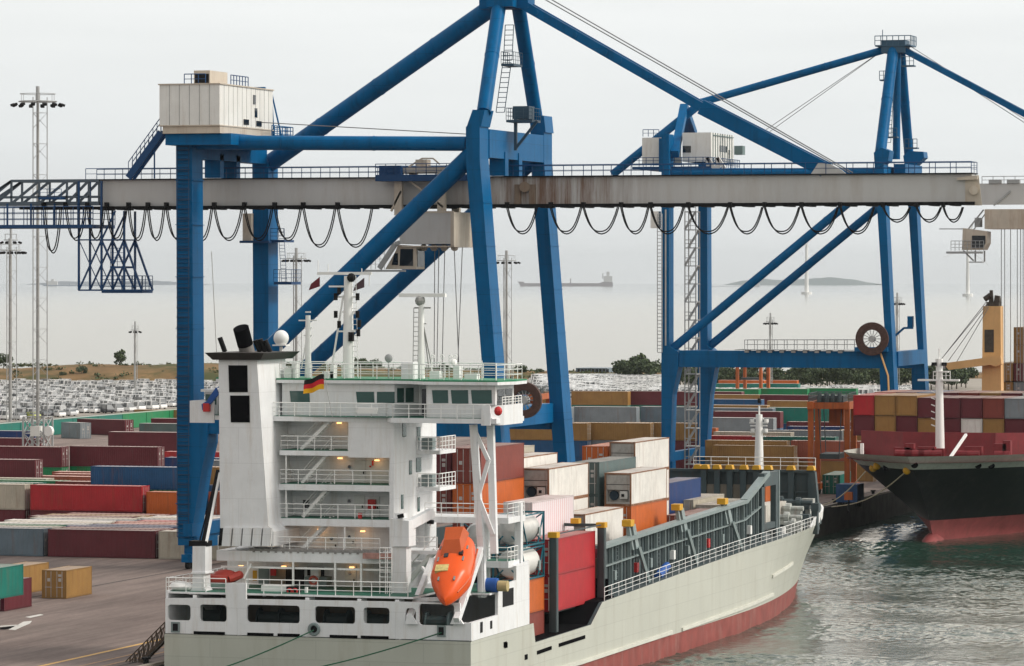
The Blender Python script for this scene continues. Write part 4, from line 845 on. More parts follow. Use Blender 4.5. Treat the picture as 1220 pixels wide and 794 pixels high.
for px in (250, 320, 345, 400, 450, 520): c = atY(px,738,302); m.tube((c.x-.9,302.5,6.9),(c.x+.9,302.5,6.9), .55, 12); m.tube((c.x-.95,302.5,6.9),(c.x-.85,302.5,6.9), .85, 14); m.tube((c.x+.85,302.5,6.9),(c.x+.95,302.5,6.9), .85, 14); m.box(c.x-.8, c.x+.8, 302, 303, 6.05, 6.5); m.mark()
m.build_each("mooring_winch", M['steel'], ship)
m = MB(); m.box(PTX+1, -101, 306.5, 306.7, 6.05, 9.1); m.build("inner_bulkhead", M['brownbulk'], ship)
UD = 9.22
m = MB(); m.box(PTX+.1, -98.6, 297.3, 312, UD-.14, UD-.004); m.box(-98.6, SBX-.25, 302.5, 312, UD-.14, UD-.004); m.build("upper_deck", M['white'], ship)
m = MB(); m.box(PTX+.3, -98.7, 297.5, 306, UD, UD+.03); m.box(-98.7, SBX-.4, 302.7, 312, UD, UD+.03); m.build("deck_covering", M['green'], ship)
def railing(pts, name="railing", h=1.05, step=1.45, par=None, r=.035): return MB().rail(pts, h, step, 3, r).build(name, M['white2'], par or ship)
XA = lambda px, y: atY(px, 600, y).x
railing([(XA(198,297.4),297.4,UD),(XA(269,297.4),297.4,UD)]); railing([(XA(293,297.4),297.4,UD),(XA(486,297.4),297.4,UD)]); railing([(PTX+.2,297.4,UD),(PTX+.2,312,UD)])
# house block
hx0, hx1, HZ = XA(337,306), XA(469,303), 22.05
m = MB(); m.box(hx0, hx1, 306, 313.5, UD, HZ); m.box(XA(464,303), hx1, 303, 306, UD, HZ-.002); m.box(XA(415,303), XA(464,303)+.01, 303.004, 306, atY(400,545,303).z, HZ-.004)
m.box(XA(262,305), XA(337,306)+.02, 306.6, 313, UD, atY(300,660,306.6).z)
hs = m.build("deckhouse", M['white'], ship)
DK = {}
for nm, px0, px1, py0, py1, y0 in (("C",333,415,537,542.5,303),("D",332,464,578,584,303),("B",320,464,619,626,303)):
    a = atY(px0, py1, y0); b = atY(px1, py0, y0); DK[nm] = b.z; MB().box(a.x, b.x, y0, 306.05, a.z, b.z-.05).build("balcony_deck", M['white'], hs)
    MB().box(a.x+.1, b.x-.05, y0+.1, 306.0, b.z-.046, b.z).build("deck_covering", M['green'], hs)
    railing([(a.x+.1,306,b.z),(a.x+.1,y0+.08,b.z),(b.x-.05,y0+.08,b.z)], par=hs)
m = MB(); A = atY(258,668,301); B = atY(466,659,301); m.box(A.x, B.x, 301, 306, A.z, B.z-.06); hsA = m.build("balcony_deck", M['white'], hs); ZA = B.z
m = MB(); m.box(XA(297,301), B.x-1.2, 300.95, 302.6, B.z-.05, B.z+.14)
for i in range(16): x = XA(297,301)+.3+i*.6; m.box(x, x+.16, 300.9, 301, B.z-.16, B.z+.02)
m.build("plank_walkway", M['wood'], hs)
railing([(A.x+.1,301.1,ZA),(XA(452,301),301.1,ZA)], par=hs)
m = MB()
for px in (295,349,399,430): x = XA(px,301); m.box(x-.07, x+.07, 301, 301.14, UD, A.z); m.mark()
for px in (332,338,410): x = XA(px,303); m.box(x-.06, x+.06, 303.1, 303.22, ZA, DK["B"]-.4); m.mark()
for z0, z1 in ((DK["B"], DK["D"]-.4), (DK["D"], DK["C"]-.4)): m.box(XA(340,303.2), XA(340,303.2)+.1, 303.2, 303.3, z0, z1); m.mark()
m.bar(atY(290,690,300.5), atY(299,672,301), .12); m.box(XA(262,301), B.x, 301.2, 301.3, A.z-.55, A.z-.4); m.build_each("pillar", M['white2'], hs)
# outside stairs zig-zag up the aft face
for z0, z1, px0, px1 in ((ZA, DK["B"], 361, 395), (DK["B"], DK["D"], 361, 396), (DK["D"], DK["C"], 360, 395), (DK["C"], HZ, 359, 393)):
    m = MB(); x0, x1 = XA(px0,304), XA(px1,304)
    for y in (303.9, 304.7): m.bar((x0,y,z0),(x1,y,z1),.06,.26); m.tube((x0,y,z0+.9),(x1,y,z1+.9),.025,4)
    for i in range(10): t = (i+.5)/10; m.box(x0+(x1-x0)*t-.12, x0+(x1-x0)*t+.12, 303.92, 304.68, z0+(z1-z0)*t-.02, z0+(z1-z0)*t+.02)
    m.build("stair", M['white2'], hs)
# doors, lamps, boxes on the aft wall
def wallbox(px0, px1, py0, py1, name, mm, y=305.9, d=.1): return MB().pbox(px0, px1, py0, py1, y, y+d).build(name, mm, hs)
DOORW = mat("off white door paint", (.66,.68,.66), .5)
for r in ((436,467,549,577),(422,435.5,549,577),(422,434,590,617),(386,402,636,664),(411,423,632,660),(411,424,674,708),(440,452,592,617)):
    d = wallbox(*r, "door", DOORW); MB().pbox(r[1]-3, r[1]-2, (r[2]+r[3])/2-1, (r[2]+r[3])/2+2, 305.82, 305.88).build("handle", M['dark'], d)
for px, py in ((416,556.5),(416,597),(416,640),(395,642),(417,683),(349,637)): MB().tube(atY(px,py,305.84), atY(px,py,305.99), .13, 10).build("porthole", M['dglass'], hs)
wallbox(438,447,595.5,606.5,"fire_cabinet",M['red'],305.6,.4); wallbox(426.5,430.5,611.5,618.5,"fire_cabinet",M['red'],303.3,.2)
wallbox(361,368,596,606,"window",M['dglass']); wallbox(443,445,549,555,"notice",M['red'],305.7,.05); wallbox(440,442,555,557,"notice",M['red'],305.7,.05)
wallbox(301,306,680,692,"notice",M['yellow'],305.85,.05); wallbox(308,320,677,706,"door",M['steel2']); wallbox(322,339,676,706,"doorway",M['brownbulk']); wallbox(340,362,676,706,"doorway",M['dark']); wallbox(322,328,678,686,"hose_box",M['red'],305.6,.2)
wallbox(363,389,688,706,"deck_locker",M['steel2'],304.6,1.2); wallbox(366,386,676,686,"doorway",M['dark'])
for px, py in ((404,504.5),(405,546.5),(449,549),(381,631.5),(432,633.5),(338,633),(419,676.5),(338,675.5),(287,675)):
    lp = MB().box(*(lambda c: (c.x-.16, c.x+.16, 305.4, 305.65, c.z-.03, c.z+.07))(atY(px,py,305.5))).build("deck_lamp", M['lamp'], hs)
    pl = bpy.data.lights.new("deck_lamp_light", 'POINT'); pl.energy = 2.0; pl.color = (1,.55,.2); pl.shadow_soft_size = .2; po = bpy.data.objects.new("deck_lamp_light", pl); COL.objects.link(po); po.parent = lp; c = atY(px,py,305.5); po.location = (c.x-KX, 305.1-297, c.z-.25)
# starboard wall of the house: windows, little balconies
for y, py, w in ((305.5,512,.8),(309,517,.8),(307,557,.6),(309,554,1.2),(305,598,.5),(309,601,.5)):
    c = fin(*(lambda q: (q[0], py, q[1]))((0, 0)), 1) if False else None
    d_ = -hx1*SN+y*CS; z = CAMH+(HYP-py)/FPX*d_; MB().box(hx1+.004, hx1+.05, y-w/2, y+w/2, z-.55, z+.55).build("window", M['glass'], hs)
for py in (536, 579.5):
    y0, y1 = 308.5, 312.6; d_ = -hx1*SN+310*CS; z = CAMH+(HYP-py)/FPX*d_
    m = MB(); m.box(hx1, hx1+1.9, y0, y1, z-.28, z); m.build("balcony_deck", M['white'], hs); railing([(hx1+.1,y0,z),(hx1+1.85,y0,z),(hx1+1.85,y1,z)], par=hs, step=.8)
    MB().box(hx1+.3, hx1+1.2, y0+.3, y0+1.2, z+.05, z+.95).build("life_raft_box", M['steel2'], hs)
# starboard platform at the level of balcony B, frame round the tanks, lower platform
ZB = CAMH+(HYP-617)/FPX*322
m = MB(); m.box(hx1, SBX-.3, 307.5, 312, ZB-.45, ZB); m.build("side_platform", M['white'], hs); railing([(hx1+1,307.6,ZB),(SBX-.4,307.6,ZB),(SBX-.4,312,ZB)], par=hs)
m = MB(); m.box(hx1+5.2, hx1+5.7, 309, 309.5, UD, ZB-.45); m.mark(); m.box(SBX-.75, SBX-.25, 310.6, 311.2, 11.0, ZB+1.0); m.box(SBX-2.9, SBX-.75, 310.6, 311.2, ZB-.5, ZB-.1); m.mark(); m.box(hx1, hx1+.5, 309, 309.6, UD, ZB-.45); m.mark(); m.bar((hx1+3.6,308.9,UD),(hx1+3.6,308.9,ZB-.4),.2)
m.build_each("platform_frame", M['white'], hs)
m = MB(); z = 11.3; m.box(SBX-3.9, SBX-.3, 307.5, 310.4, z-.5, z); m.build("side_platform", M['white'], hs); railing([(SBX-3.8,310.3,z),(SBX-3.8,307.6,z),(SBX-.4,307.6,z),(SBX-.4,310.3,z)], par=hs, step=.9)
m = MB(); m.box(SBX-3.7, SBX-.4, 307.7, 310.2, z+.004, z+.03); m.build("deck_covering", M['green'], hs)
m = MB(); m.box(hx1+.2, SBX-4.5, 303, 306.5, 12.05, 12.3); m.mark(); m.box(hx1+.2, hx1+2.8, 304, 308, 11.0, 11.25); m.build_each("side_platform", M['white'], hs)
railing([(hx1+.3,303.1,12.3),(SBX-4.6,303.1,12.3)], par=hs, step=1.0)
m = MB(); m.bar((hx1+.4,303.4,9.3),(hx1+3.2,303.4,12.4),.1,.3); m.bar((hx1+.4,304.2,9.3),(hx1+3.2,304.2,12.4),.1,.3); m.tube((hx1+.4,303.4,10.3),(hx1+3.2,303.4,13.4),.05,4); m.build("stair", M['white2'], hs)
# funnel
m = MB(); fy0, fy1 = 300.2, 306.5
m.pprism([(260.4,429),(306,429),(319.5,626),(326,634),(326,651),(262.5,651)], fy0, fy1); fn = m.build("funnel", M['white'], ship)
m = MB(); m.pprism([(272,435.5),(294.5,435.5),(295,467.5),(273,467.5)], fy0-.05, fy0-.003); m.mark(); m.pprism([(274,471.5),(297,471.5),(297.5,503.5),(275,503.5)], fy0-.05, fy0-.003); m.build_each("vent_grille", M['black'], fn)
m = MB(); 
for k in range(5): 
    a0 = 262+k*11.9+4; m.pprism([(a0,629),(a0+10.2,629),(a0+8.2,651),(a0-2,651)], fy0-.22, fy0-.004); m.mark()
m.build_each("slanted_panel", M['white'], fn)
m = MB(); m.pprism([(262,629.5),(319,629.5),(324,650.5),(260,650.5)], fy0-.003, fy0+.1); m.build("vent_slot", M['dark'], fn)
A = atY(256,428,fy0); B = atY(313,428,fy0); m = MB(); m.add([(A.x,fy0-.5,A.z-.05),(B.x,fy0-.5,A.z-.05),(B.x,fy1+.3,A.z-.05),(A.x,fy1+.3,A.z-.05),(A.x-.45,fy0-1,A.z+.5),(B.x+.45,fy0-1,A.z+.5),(B.x+.45,fy1+.8,A.z+.5),(A.x-.45,fy1+.8,A.z+.5)], [(0,3,2,1),(4,5,6,7),(0,1,5,4),(1,2,6,5),(2,3,7,6),(3,0,4,7)]); m.build("funnel_cap", mat("smoky cap brown", (.035,.03,.028), .6, var=.3), fn)
zc = A.z+.5
m = MB(); p, q = atY(295,421,303), atY(287,391,302); m.tube(p, p.lerp(q,.35), .60, 16); ep = m.build("exhaust_pipe", mat("grey pipe soot", (.20,.19,.18), .6, var=.3), fn, smooth=True); MB().tube(p.lerp(q,.34), q, .62, 16).build("pipe_end", M['black'], ep, smooth=True)
for px, h in ((268,1.1),(310,.9),(316,1.0),(322,.9)): p = atY(px,421,303.5); p.z = zc; MB().tube(p, p+Vector((-.35,-.2,h)), .2, 10).build("exhaust_pipe", M['dark'], fn, smooth=True)
p = atY(258.5,430,301); MB().tube(p, atY(252,300,301), .03, 4).build("whip_aerial", M['pole'], fn)
# navigation bridge
BZ = 22.42; bx0 = XA(313,303)
br = MB(); br.prismz([(bx0,302.9),(XA(461,302.9),302.9),(XA(466,301.8),301.8),(-93.5,301.8),(-93.5,309),(PTX-.4,309),(PTX-.4,304),(bx0,304)], HZ+.002, BZ); bridge = br.build("bridge_deck", M['white'], ship)
m = MB(); m.prismz([(bx0+.2,303.1),(XA(466,302),302.2),(-94,302),(-94,308.5),(PTX,308.5),(PTX,304.2)], BZ+.002, BZ+.03); m.build("deck_covering", M['green'], bridge)
WZ = 24.95
wh = MB(); c0, c1 = XA(336,304.5), XA(470,304.5); w0, w1 = XA(508,302.6), XA(590,302.6)
foot = [(c0,304.5),(c1,304.5),(XA(499,306.6),306.6),(w0,306.6),(w0,302.6),(w1,302.6),(w1,307.4),(c1,310.6),(c0-5.5,310.6),(c0-5.5,306),(c0,306)]
wh.prismz(foot, BZ+.03, WZ); wheel = wh.build("wheelhouse", M['white'], ship)
def wwin(px0, px1, py0, py1, y, lean=1.5): return MB().pprism([(px0-lean,py0),(px1-lean*.4,py0),(px1,py1),(px0,py1)], y-.05, y-.004).build("window", M['glass'], wheel)
wwin(346.5,369,466,479.5,304.5); wwin(425.5,446,467,480,304.5); wwin(449,470,467,480.5,304.5,0)
for a in ((516,534,465,480.5),(538.5,558,465,481),(562.5,590-4,465,481)): wwin(*a, 302.6)
p0, p1 = Vector((c1,304.5,0)), Vector((XA(499,306.6),306.6,0)); dr = (p1-p0); nn = Vector((dr.y,-dr.x,0)).normalized()
for t0, t1 in ((.1,.38),(.45,.78)):
    a, b = p0+dr*t0+nn*.03, p0+dr*t1+nn*.03; z0, z1 = 23.5, 24.6; m = MB(); m.add([(a.x,a.y,z0),(b.x,b.y,z0),(b.x,b.y,z1),(a.x,a.y,z1),(a.x-nn.x*.02,a.y-nn.y*.02,z0),(b.x-nn.x*.02,b.y-nn.y*.02,z0),(b.x-nn.x*.02,b.y-nn.y*.02,z1),(a.x-nn.x*.02,a.y-nn.y*.02,z1)], [(0,1,2,3),(4,7,6,5),(0,4,5,1),(1,5,6,2),(2,6,7,3),(3,7,4,0)]); m.build("window", M['glass'], wheel)
m = MB(); m.box(XA(501,306.5)+.1, w0-.15, 306.5, 306.58, BZ+.1, 24.5); m.build("doorway", M['dglass'], wheel)
MB().box(w1+.004, w1+.05, 303.1, 304.9, 23.4, 24.6).build("window", M['dglass'], wheel); MB().box(w1+.004, w1+.05, 305.2, 306.9, 23.4, 24.6).build("window", M['dglass'], wheel)
def grow(f, g): cx = sum(p[0] for p in f)/len(f); return f
rf = [(c0-.3,304.0),(c1+.2,304.0),(XA(499,306)+.2,303.6),(w0,301.9),(w1+.4,301.9),(w1+1.1,304.5),(w1+.9,307.9),(c1,311),(c0-5.8,311),(c0-5.8,305.4),(c0-.3,305.4)]
m = MB(); m.prismz(rf, WZ+.002, WZ+.24); roof = m.build("wheelhouse_roof", M['white'], ship)
GREEN = mat("bright green edge paint", (.01,.20,.09), .5)
m = MB(); m.prismz(rf, WZ+.243, WZ+.36); m.build("roof_edge", GREEN, roof); RZ = WZ+.36
railing([(x,y,RZ) for x, y in [(c0-.1,304.2),(c1,304.2),(XA(499,306)+.3,303.9),(w0+.2,302.1),(w1+.2,302.1),(w1+.8,304.6),(w1+.6,307.6),(c1,310.7),(c0-5,310.7)]], par=roof, h=1.15, step=1.3)
railing([(bx0+.1,305,BZ),(bx0+.1,303,BZ),(XA(461,303),303,BZ),(XA(468,302),302,BZ),(XA(583,302),302,BZ)], par=bridge, step=1.25)
m = MB(); m.pbox(424,440,488.5,492,302.7,302.9); m.pbox(426,449,486.5,493,302.6,302.95); m.build("canvas_dodger", M['white2'], bridge)
m = MB(); e0 = XA(584,301.6); m.prismz([(e0,301.55),(-94.6,301.55),(-93.3,303),(-93.3,308),(-93.55,308),(-93.55,303.1),(-94.7,301.75),(e0,301.75)], BZ-.5, BZ+1.0); wb = m.build("wing_bulwark", M['white'], bridge)
m = MB(); c = atY(593.5,490,301.5); m.ball(c, .33, 8, 6, 1.1); m.build("side_light", M['red'], wb)
railing([(-93.4,303,BZ+1),(-93.4,308,BZ+1)], par=wb, h=.6, step=.8)
m = MB(); x0, x1 = XA(240,304), XA(263,304); m.prismz([(PTX-.6,303.8),(PTX+1.4,303.8),(PTX+1.4,304),(PTX-.4,304),(PTX-.4,308.5),(PTX-.6,308.5)], BZ-.6, BZ+1.1); wb = m.build("wing_bulwark", M['white'], bridge)
m = MB(); c = atY(247,486,303.7); m.box(c.x-.25, c.x+.25, 303.4, 303.78, c.z-.3, c.z+.35); m.build("side_light", M['red'], wb)
m = MB(); m.pprism([(240,482),(246,478),(257,462),(260,470),(250,482),(241,489)], 303.5, 303.75); m.build("canvas_cover", M['bluetarp'], wb)
m = MB(); m.box(PTX+.2, c0-5.5, 305, 309, BZ+.03, 24.2); m.box(PTX, c0-5, 304.6, 309.3, 24.2, 24.4); m.build("port_wing_house", M['white'], bridge)
m = MB(); m.box(PTX+.25, c0-5.6, 304.94, 304.99, 23.2, 24.0); m.build("window", M['glass'], bridge)
# wing supports
m = MB()
P = [(564,506),(574,660)], [(579.5,506),(589,660)]
for (a, b), y in zip(P, (303.2, 306.8)): m.bar(atY(*a,303.2)+Vector((0,y-303.2,0))*.3, atY(*b,303.2), .50, .5)
m.bar(atY(573.5,655,303.2), atY(574.5,712,303.2), .55, .5)
L = [atY(564.5,508,303.1), atY(579.5,508,303.1), atY(574,660,303.1), atY(589,660,303.1)]
for t0, t1, s0, s1 in ((.02,.27,0,1),(.55,.27,0,1),(.55,.85,0,1)):
    a = L[0].lerp(L[2], t0); b = L[1].lerp(L[3], t1); m.bar(a, b, .22, .3)
m.build("wing_support", M['white'], bridge)
# masts on the wheelhouse roof
def mast(px, pt, pb, r, y, name="mast"):
    b = atY(px, pb, y); b.z = RZ-.05; t = atY(px, pt, y); return MB().tube(b, t, r, 10, r*.72).build(name, M['white2'], ship, smooth=True), t, b
mm, t, b = mast(415, 329, 455, .45, 306.5, "main_mast")
m = MB()
for py, a, c in ((326,378,443),(341.5,392,412),(354,402,427),(372,408,424),(395,403,423)):
    A, B = atY(a,py,306.5), atY(c,py,306.5); m.bar(A, B, .13, .13 if py > 327 else .22)
m.bar(atY(440,326,306.5), atY(440,341,306.5), .06); m.bar(atY(391,326,306.5), atY(391,315,306.5), .05); m.bar(atY(431,326,306.5), atY(431,320,306.5), .06); m.bar(atY(379,328,306.5), atY(379,310,306.5), .04)
m.ladder(b+Vector((.65,-.1,0)), t+Vector((.45,-.1,0)), (1,0,0), .4, .4, .03); m.bar(atY(409,352,306.5), atY(395,440,306.5), .12); m.build("yard_arm", M['white2'], mm)
m = MB()
for px, py in ((404,351),(400,358),(400,379),(404,391),(426,358),(426,379),(427,401),(428,390)): c = atY(px,py,306.3); m.tube(c, c+Vector((0,0,.55)), .16, 8); m.mark()
c = atY(418.5,331,306); m.ball(c, .36, 8, 6); m.mark(); m.pbox(415,420,396,407,305.9,306.3); m.build_each("signal_lamp", M['dark'], mm)
mm, t, b = mast(367, 376, 455, .26, 306.5, "aerial_mast"); m = MB()
for py, a, c in ((382,356,378),(391,363,372),(400,362,372),(372,364,370)): m.bar(atY(a,py,306.5), atY(c,py,306.5), .1)
m.bar(atY(365,405,306.5), atY(359,440,306.5), .08); m.build("yard_arm", M['white2'], mm)
mm, t, b = mast(502, 360, 455, .28, 306.5, "radar_mast"); m = MB()
A, B = atY(476,352,306.5), atY(531,352,306.5); m.box(A.x, B.x, 306.3, 306.7, A.z-.14, A.z+.14); m.build("radar_scanner", M['white2'], mm)
m = MB(); c = atY(500.5,358.5,306.5); m.ball(c, .42, 8, 6); m.bar(atY(494,367,306.5), atY(513,367,306.5), .12); m.bar(atY(500,386,306.5), atY(508,386,306.5), .08); m.ladder(b+Vector((-.5,0,0)), atY(496,367,306.5), (1,0,0), .4, .35, .03); m.bar(atY(505,390,306.5), atY(515,440,306.5), .08); m.bar(atY(503,375,306.5), atY(511,440,306.5), .07); m.build("mast_fitting", M['pole'], mm)
m = MB(); c = atY(335,410,307); m.tube((c.x,307,RZ-.5), (c.x,307,c.z-.2), .14, 8); m.box(c.x-.55, c.x+.55, 306.5, 307.5, c.z-.15, c.z-.05); p_ = m.build("dome_pole", M['white2'], ship); m = MB(); m.ball(c+Vector((0,0,.45)), .6, 14, 10, 1.05); m.build("satellite_dome", M['white2'], p_, smooth=True)
m = MB(); c = atY(463,427,306); m.tube((c.x,306,RZ-.05),(c.x,306,c.z), .06, 6); m.ball(c, .33, 10, 8, 1, 0, 1, .4); m.build("satellite_dish", M['galv'], ship, smooth=True)
m = MB(); m.pbox(478,492,432,455,304.4,305.6); m.build("roof_locker", M['white'], ship)
m = MB()
for px in (514,525,535,541): c = atY(px,455,306); m.tube((c.x,306,RZ),(c.x,306,RZ+random.uniform(1.2,1.9)),.04,5); m.ring((c.x+.12,306,RZ+1.7),.14,.03,'y',10,4); m.mark()
for px, h, w in ((345,.8,.7),(352,1.2,.4),(392,.5,.9),(397,1.0,.3),(519,.6,.8),(545,1.0,.5),(562,.4,1.0)): c = atY(px,455,305.5); m.box(c.x-w/2, c.x+w/2, 305.2, 306, RZ, RZ+h); m.mark()
m.tube(atY(591,455,303)+Vector((0,0,0)), atY(591,433,303), .06, 5); m.mark(); m.tube(atY(574,455,303), atY(574,430,303), .05, 5); m.mark(); m.ball(atY(540.5,432,306), .28, 8, 6); m.build_each("roof_fitting", M['white2'], ship)
# deck crane post at the stern
m = MB(); yb = 298.6; m.pprism([(224,709),(248,709),(243,700),(242.5,684),(229.5,684),(229,700)], yb-.5, yb+.9); m.pprism([(228,682),(244.5,682),(245,684),(227,684)], yb-.7, yb+1.1); m.pprism([(229.5,651),(244.5,651),(244.5,682),(229,682)], yb-.5, yb+.9); dc = m.build("deck_crane", M['white'], ship)
m = MB(); p, q = atY(243,648,yb), atY(261,562,yb+4); m.bar(p, q, .35, .5); m.tube(p+Vector((-.4,0,0)), q+Vector((-.3,0,-.5)), .06, 5); m.pbox(225,246,645,651,yb-.4,yb+.8); m.build("crane_jib", M['dark'], dc)
m = MB(); m.bar(atY(246,646,yb-.3), atY(262,564,yb+3.7), .16, .2); m.build("jib_edge", M['white2'], dc)
# white pillar crane beside the lifeboat
m = MB(); yb = 300.5; m.pprism([(467,712),(484,712),(484,652),(467,652)], yb, yb+1.2); m.pprism([(465,651.5),(487,651.5),(487,621),(465,618)], yb-.25, yb+1.45); pc = m.build("provision_crane", M['white'], ship)
m = MB(); p, q = atY(485,627,yb+.5), atY(515,611,yb+3); m.bar(p, q, .5, .7); m.tube(q+Vector((0,0,-.2)), q+Vector((-.1,-.3,-1.0)), .1, 6); m.pbox(470,480,612,618,yb,yb+1); m.build("crane_jib", M['white'], pc)
m = MB(); m.pprism([(473,614),(480,612),(481,617),(474,618)], yb-.4, yb-.26); m.tube(q+Vector((-.3,-.3,-.7)), q+Vector((.2,-.3,-.7)), .16, 8); m.build("crane_winch", M['dark'], pc)
m = MB(); m.ladder(atY(457,711,299.5), atY(457,653,299.5), (1,0,0), .6, .35, .035); m.mark(); m.ladder(atY(463,711,299.5), atY(463,653,299.5), (1,0,0), .5, .35, .035); m.build_each("ladder", M['white2'], ship)
# lifeboat cradle
m = MB(); bt, bb = atY(573,655,303), atY(544,740,296.6); m.bar(bt, bb, .42, .55); m.bar(atY(515,668,303), atY(487,738,297), .35, .5); m.bar(atY(509,683,301.5), atY(503,676,302), .18); m.bar(atY(555,694,300), atY(560,710,300), .16); m.bar(bt, atY(573,712,303), .25); m.bar(atY(515,668,303), bt, .3, .3); m.bar(atY(495,715,298.6), atY(557,713,298.6), .3)
m.build("lifeboat_cradle", M['white'], ship)
m = MB(); m.pprism([(483,744),(497,744),(492,736),(489,730),(484,736)], 296.7, 296.96); m.mark(); m.pprism([(536,744),(552,744),(548,738),(541,732)], 296.7, 296.96); m.build_each("cradle_foot", M['white'], ship)
# hatch coaming bulkhead along the starboard side
CX0 = -95.6
def coz(y): return interp([(338,10.45),(361,11.07),(389,11.75),(400.5,14.6)], y)
m = MB(); cy0, cy1 = 338.5, 402; n = 40
for i in range(n):
    a, b = cy0+(cy1-cy0)*i/n, cy0+(cy1-cy0)*(i+1)/n
    if a >= 395.0: continue
    za, zb = interp(TOP,a)-.05, interp(TOP,b)-.05; m.add([(CX0-.3,a,za),(CX0-.3,b,zb),(CX0-.3,b,coz(b)),(CX0-.3,a,coz(a)),(CX0-.42,a,za),(CX0-.42,b,zb),(CX0-.42,b,coz(b)),(CX0-.42,a,coz(a))], [(0,1,2,3),(4,7,6,5),(0,4,5,1),(3,2,6,7)])
cm = m.build("hatch_coaming", M['steel'], ship)
m = MB(); y = 339.0; i = 0
while y < 396.5:
    m.box(CX0-.298, CX0-.02, y-.06, y+.06, interp(TOP,y)-.05, coz(y)-.1); y += 2.9; i += 1
P = [(CX0-.14,a,(interp(TOP,a)-.05)*.42+coz(a)*.58) for a in (339,361,389,396)]
for a, b in zip(P[:-1], P[1:]): m.bar(a, b, .3, .12)
P = [(CX0-.2,a,coz(a)) for a in (338.5,361,389)]
for a, b in zip(P[:-1], P[1:]): m.bar(a, b, .9, .3)
m.bar(P[-1], (CX0-.2,398.2,coz(398.2)), .7, .45); m.build("coaming_stiffener", M['steel2'], cm)
m = MB(); y = 340.4                                   # small fittings along the coaming: secondary ribs, ladders, boxes
while y < 396:
    zt_, zb_ = coz(y)-.15, interp(TOP,y)-.04; m.box(CX0-.299, CX0-.16, y-.03, y+.03, zb_, zt_); y += .97
for y in (343.6, 357.2, 371.5, 385.9): m.ladder((CX0-.1,y,interp(TOP,y)), (CX0-.1,y,coz(y)-.1), (0,1,0), .5, .35, .03)
m.build("coaming_rib", mat("dull grey green steel", (.11,.14,.145), .55, var=.2), cm)
for y, k_ in ((342.2,'steel2'),(349.3,'red'),(353.9,'steel2'),(361.7,'white2'),(366.8,'steel2'),(374.2,'red'),(379.6,'steel2'),(390.4,'white2')): MB().box(CX0-.29, CX0+.1, y, y+.6, interp(TOP,y)+.9, interp(TOP,y)+1.7).build("fitting_box", M[k_], cm)
p = atX(789,680,CX0+.5); MB().tube(p+Vector((0,-1.4,-.4)), p+Vector((0,1.6,.3)), .38, 10).build("fender_roll", M['bluetarp'], cm, smooth=True)
m = MB(); zt = atX(916,570,CX0).z; y0, y1 = 396.2, 402.2
m.box(CX0-.5, CX0+.05, y0, y1, zt-.75, zt+.55); m.box(CX0-.5, CX0+.05, y1-1.2, y1, interp(TOP,y1)-1, zt-.75); m.box(CX0-.5, CX0+.04, 395.2, 396.4, interp(TOP,395), zt-.75); m.box(CX0-.4, CX0, 396.4, y1-1.2, 8.6, 9.2); m.build("side_portal", M['steel'], cm)
m = MB(); y = 402; m.box(CX0-.45, CX0+.1, 402.2, 402.5, interp(TOP,402)-1, zt+.6); m.build("portal_edge", M['steel2'], cm)
p = atX(912,603,-101); q = atX(921.5,578,-101); MB().box(-101.2, -101, p.y, q.y, p.z, q.z).build("access_door", M['orange'], cm)
# port side coaming, hold bulkheads and hatch floor
m = MB(); m.box(PTX+1.4, PTX+1.7, 325, 412, 6, 10.6); m.box(PTX+1.7, CX0-.45, 325, 412, 5.9, 6.0); m.build("hatch_coaming", M['steel'], ship)
m = MB()
for y in (340, 354.8, 369.6, 384.2): m.box(PTX+1.8, CX0-.5, y, y+.3, 6, 9.4); m.mark()
m.build_each("hold_bulkhead", M['brownbulk'], ship)
# raking lashing supports with yellow caps
for px, py0, py1 in ((754,625,652),(812,606,631),(866,599,622)):
    m = MB(); b = atX(px+3,py1,CX0); t = atX(px-2,py0,CX0-.4); m.bar(t, b+Vector((0,0,-.2)), .5, 1.0); m.bar(t+Vector((0,-1.1,0)), b+Vector((0,-1.1,-.2)), .3, .4); sp = m.build("lashing_post", M['steel2'], cm)
    MB().box(t.x-.4, t.x+.4, t.y-1.6, t.y-.4, t.z-.1, t.z+.45).build("post_cap", M['yellow'], sp)
    m = MB(); m.bar(b+Vector((.3,0,0)), (SBX-.7, b.y+1.2, interp(TOP,b.y)), .28, .3); m.build("gangway_ladder", M['steel2'], sp)
# starboard walkway rail
pts = [(KX+half(y, 9)-.12 if y > 400 else SBX-.12, y, interp(TOP, y)) for y in (334,345,356,367,378,389,400,406,412,416)]
m = MB(); m.rail(pts, 1.1, 2.3, 3, .03); m.build("deck_railing", M['white2'], ship)
m = MB()                                             # white bow bulwark
yy_ = [416+i*2 for i in range(20)]+[455.6]
for s_ in (1, -1):
    vs = []
    for y in yy_:
        z = interp(TOP,y); hgt = .02+min(1, (y-416)/6)*.95; vs += [(KX+s_*half(y,z),y,z-.02),(KX+s_*(half(y,z)+.12),y,z+hgt),(KX+s_*(half(y,z)-.1),y,z+hgt),(KX+s_*(half(y,z)-.2),y,z-.02)]
    m.add(vs, [f for i in range(len(yy_)-1) for f in ((4*i,4*i+4,4*i+5,4*i+1),(4*i+1,4*i+5,4*i+6,4*i+2),(4*i+2,4*i+6,4*i+7,4*i+3))])
m.build("bow_bulwark", M['white2'], ship, smooth=True)
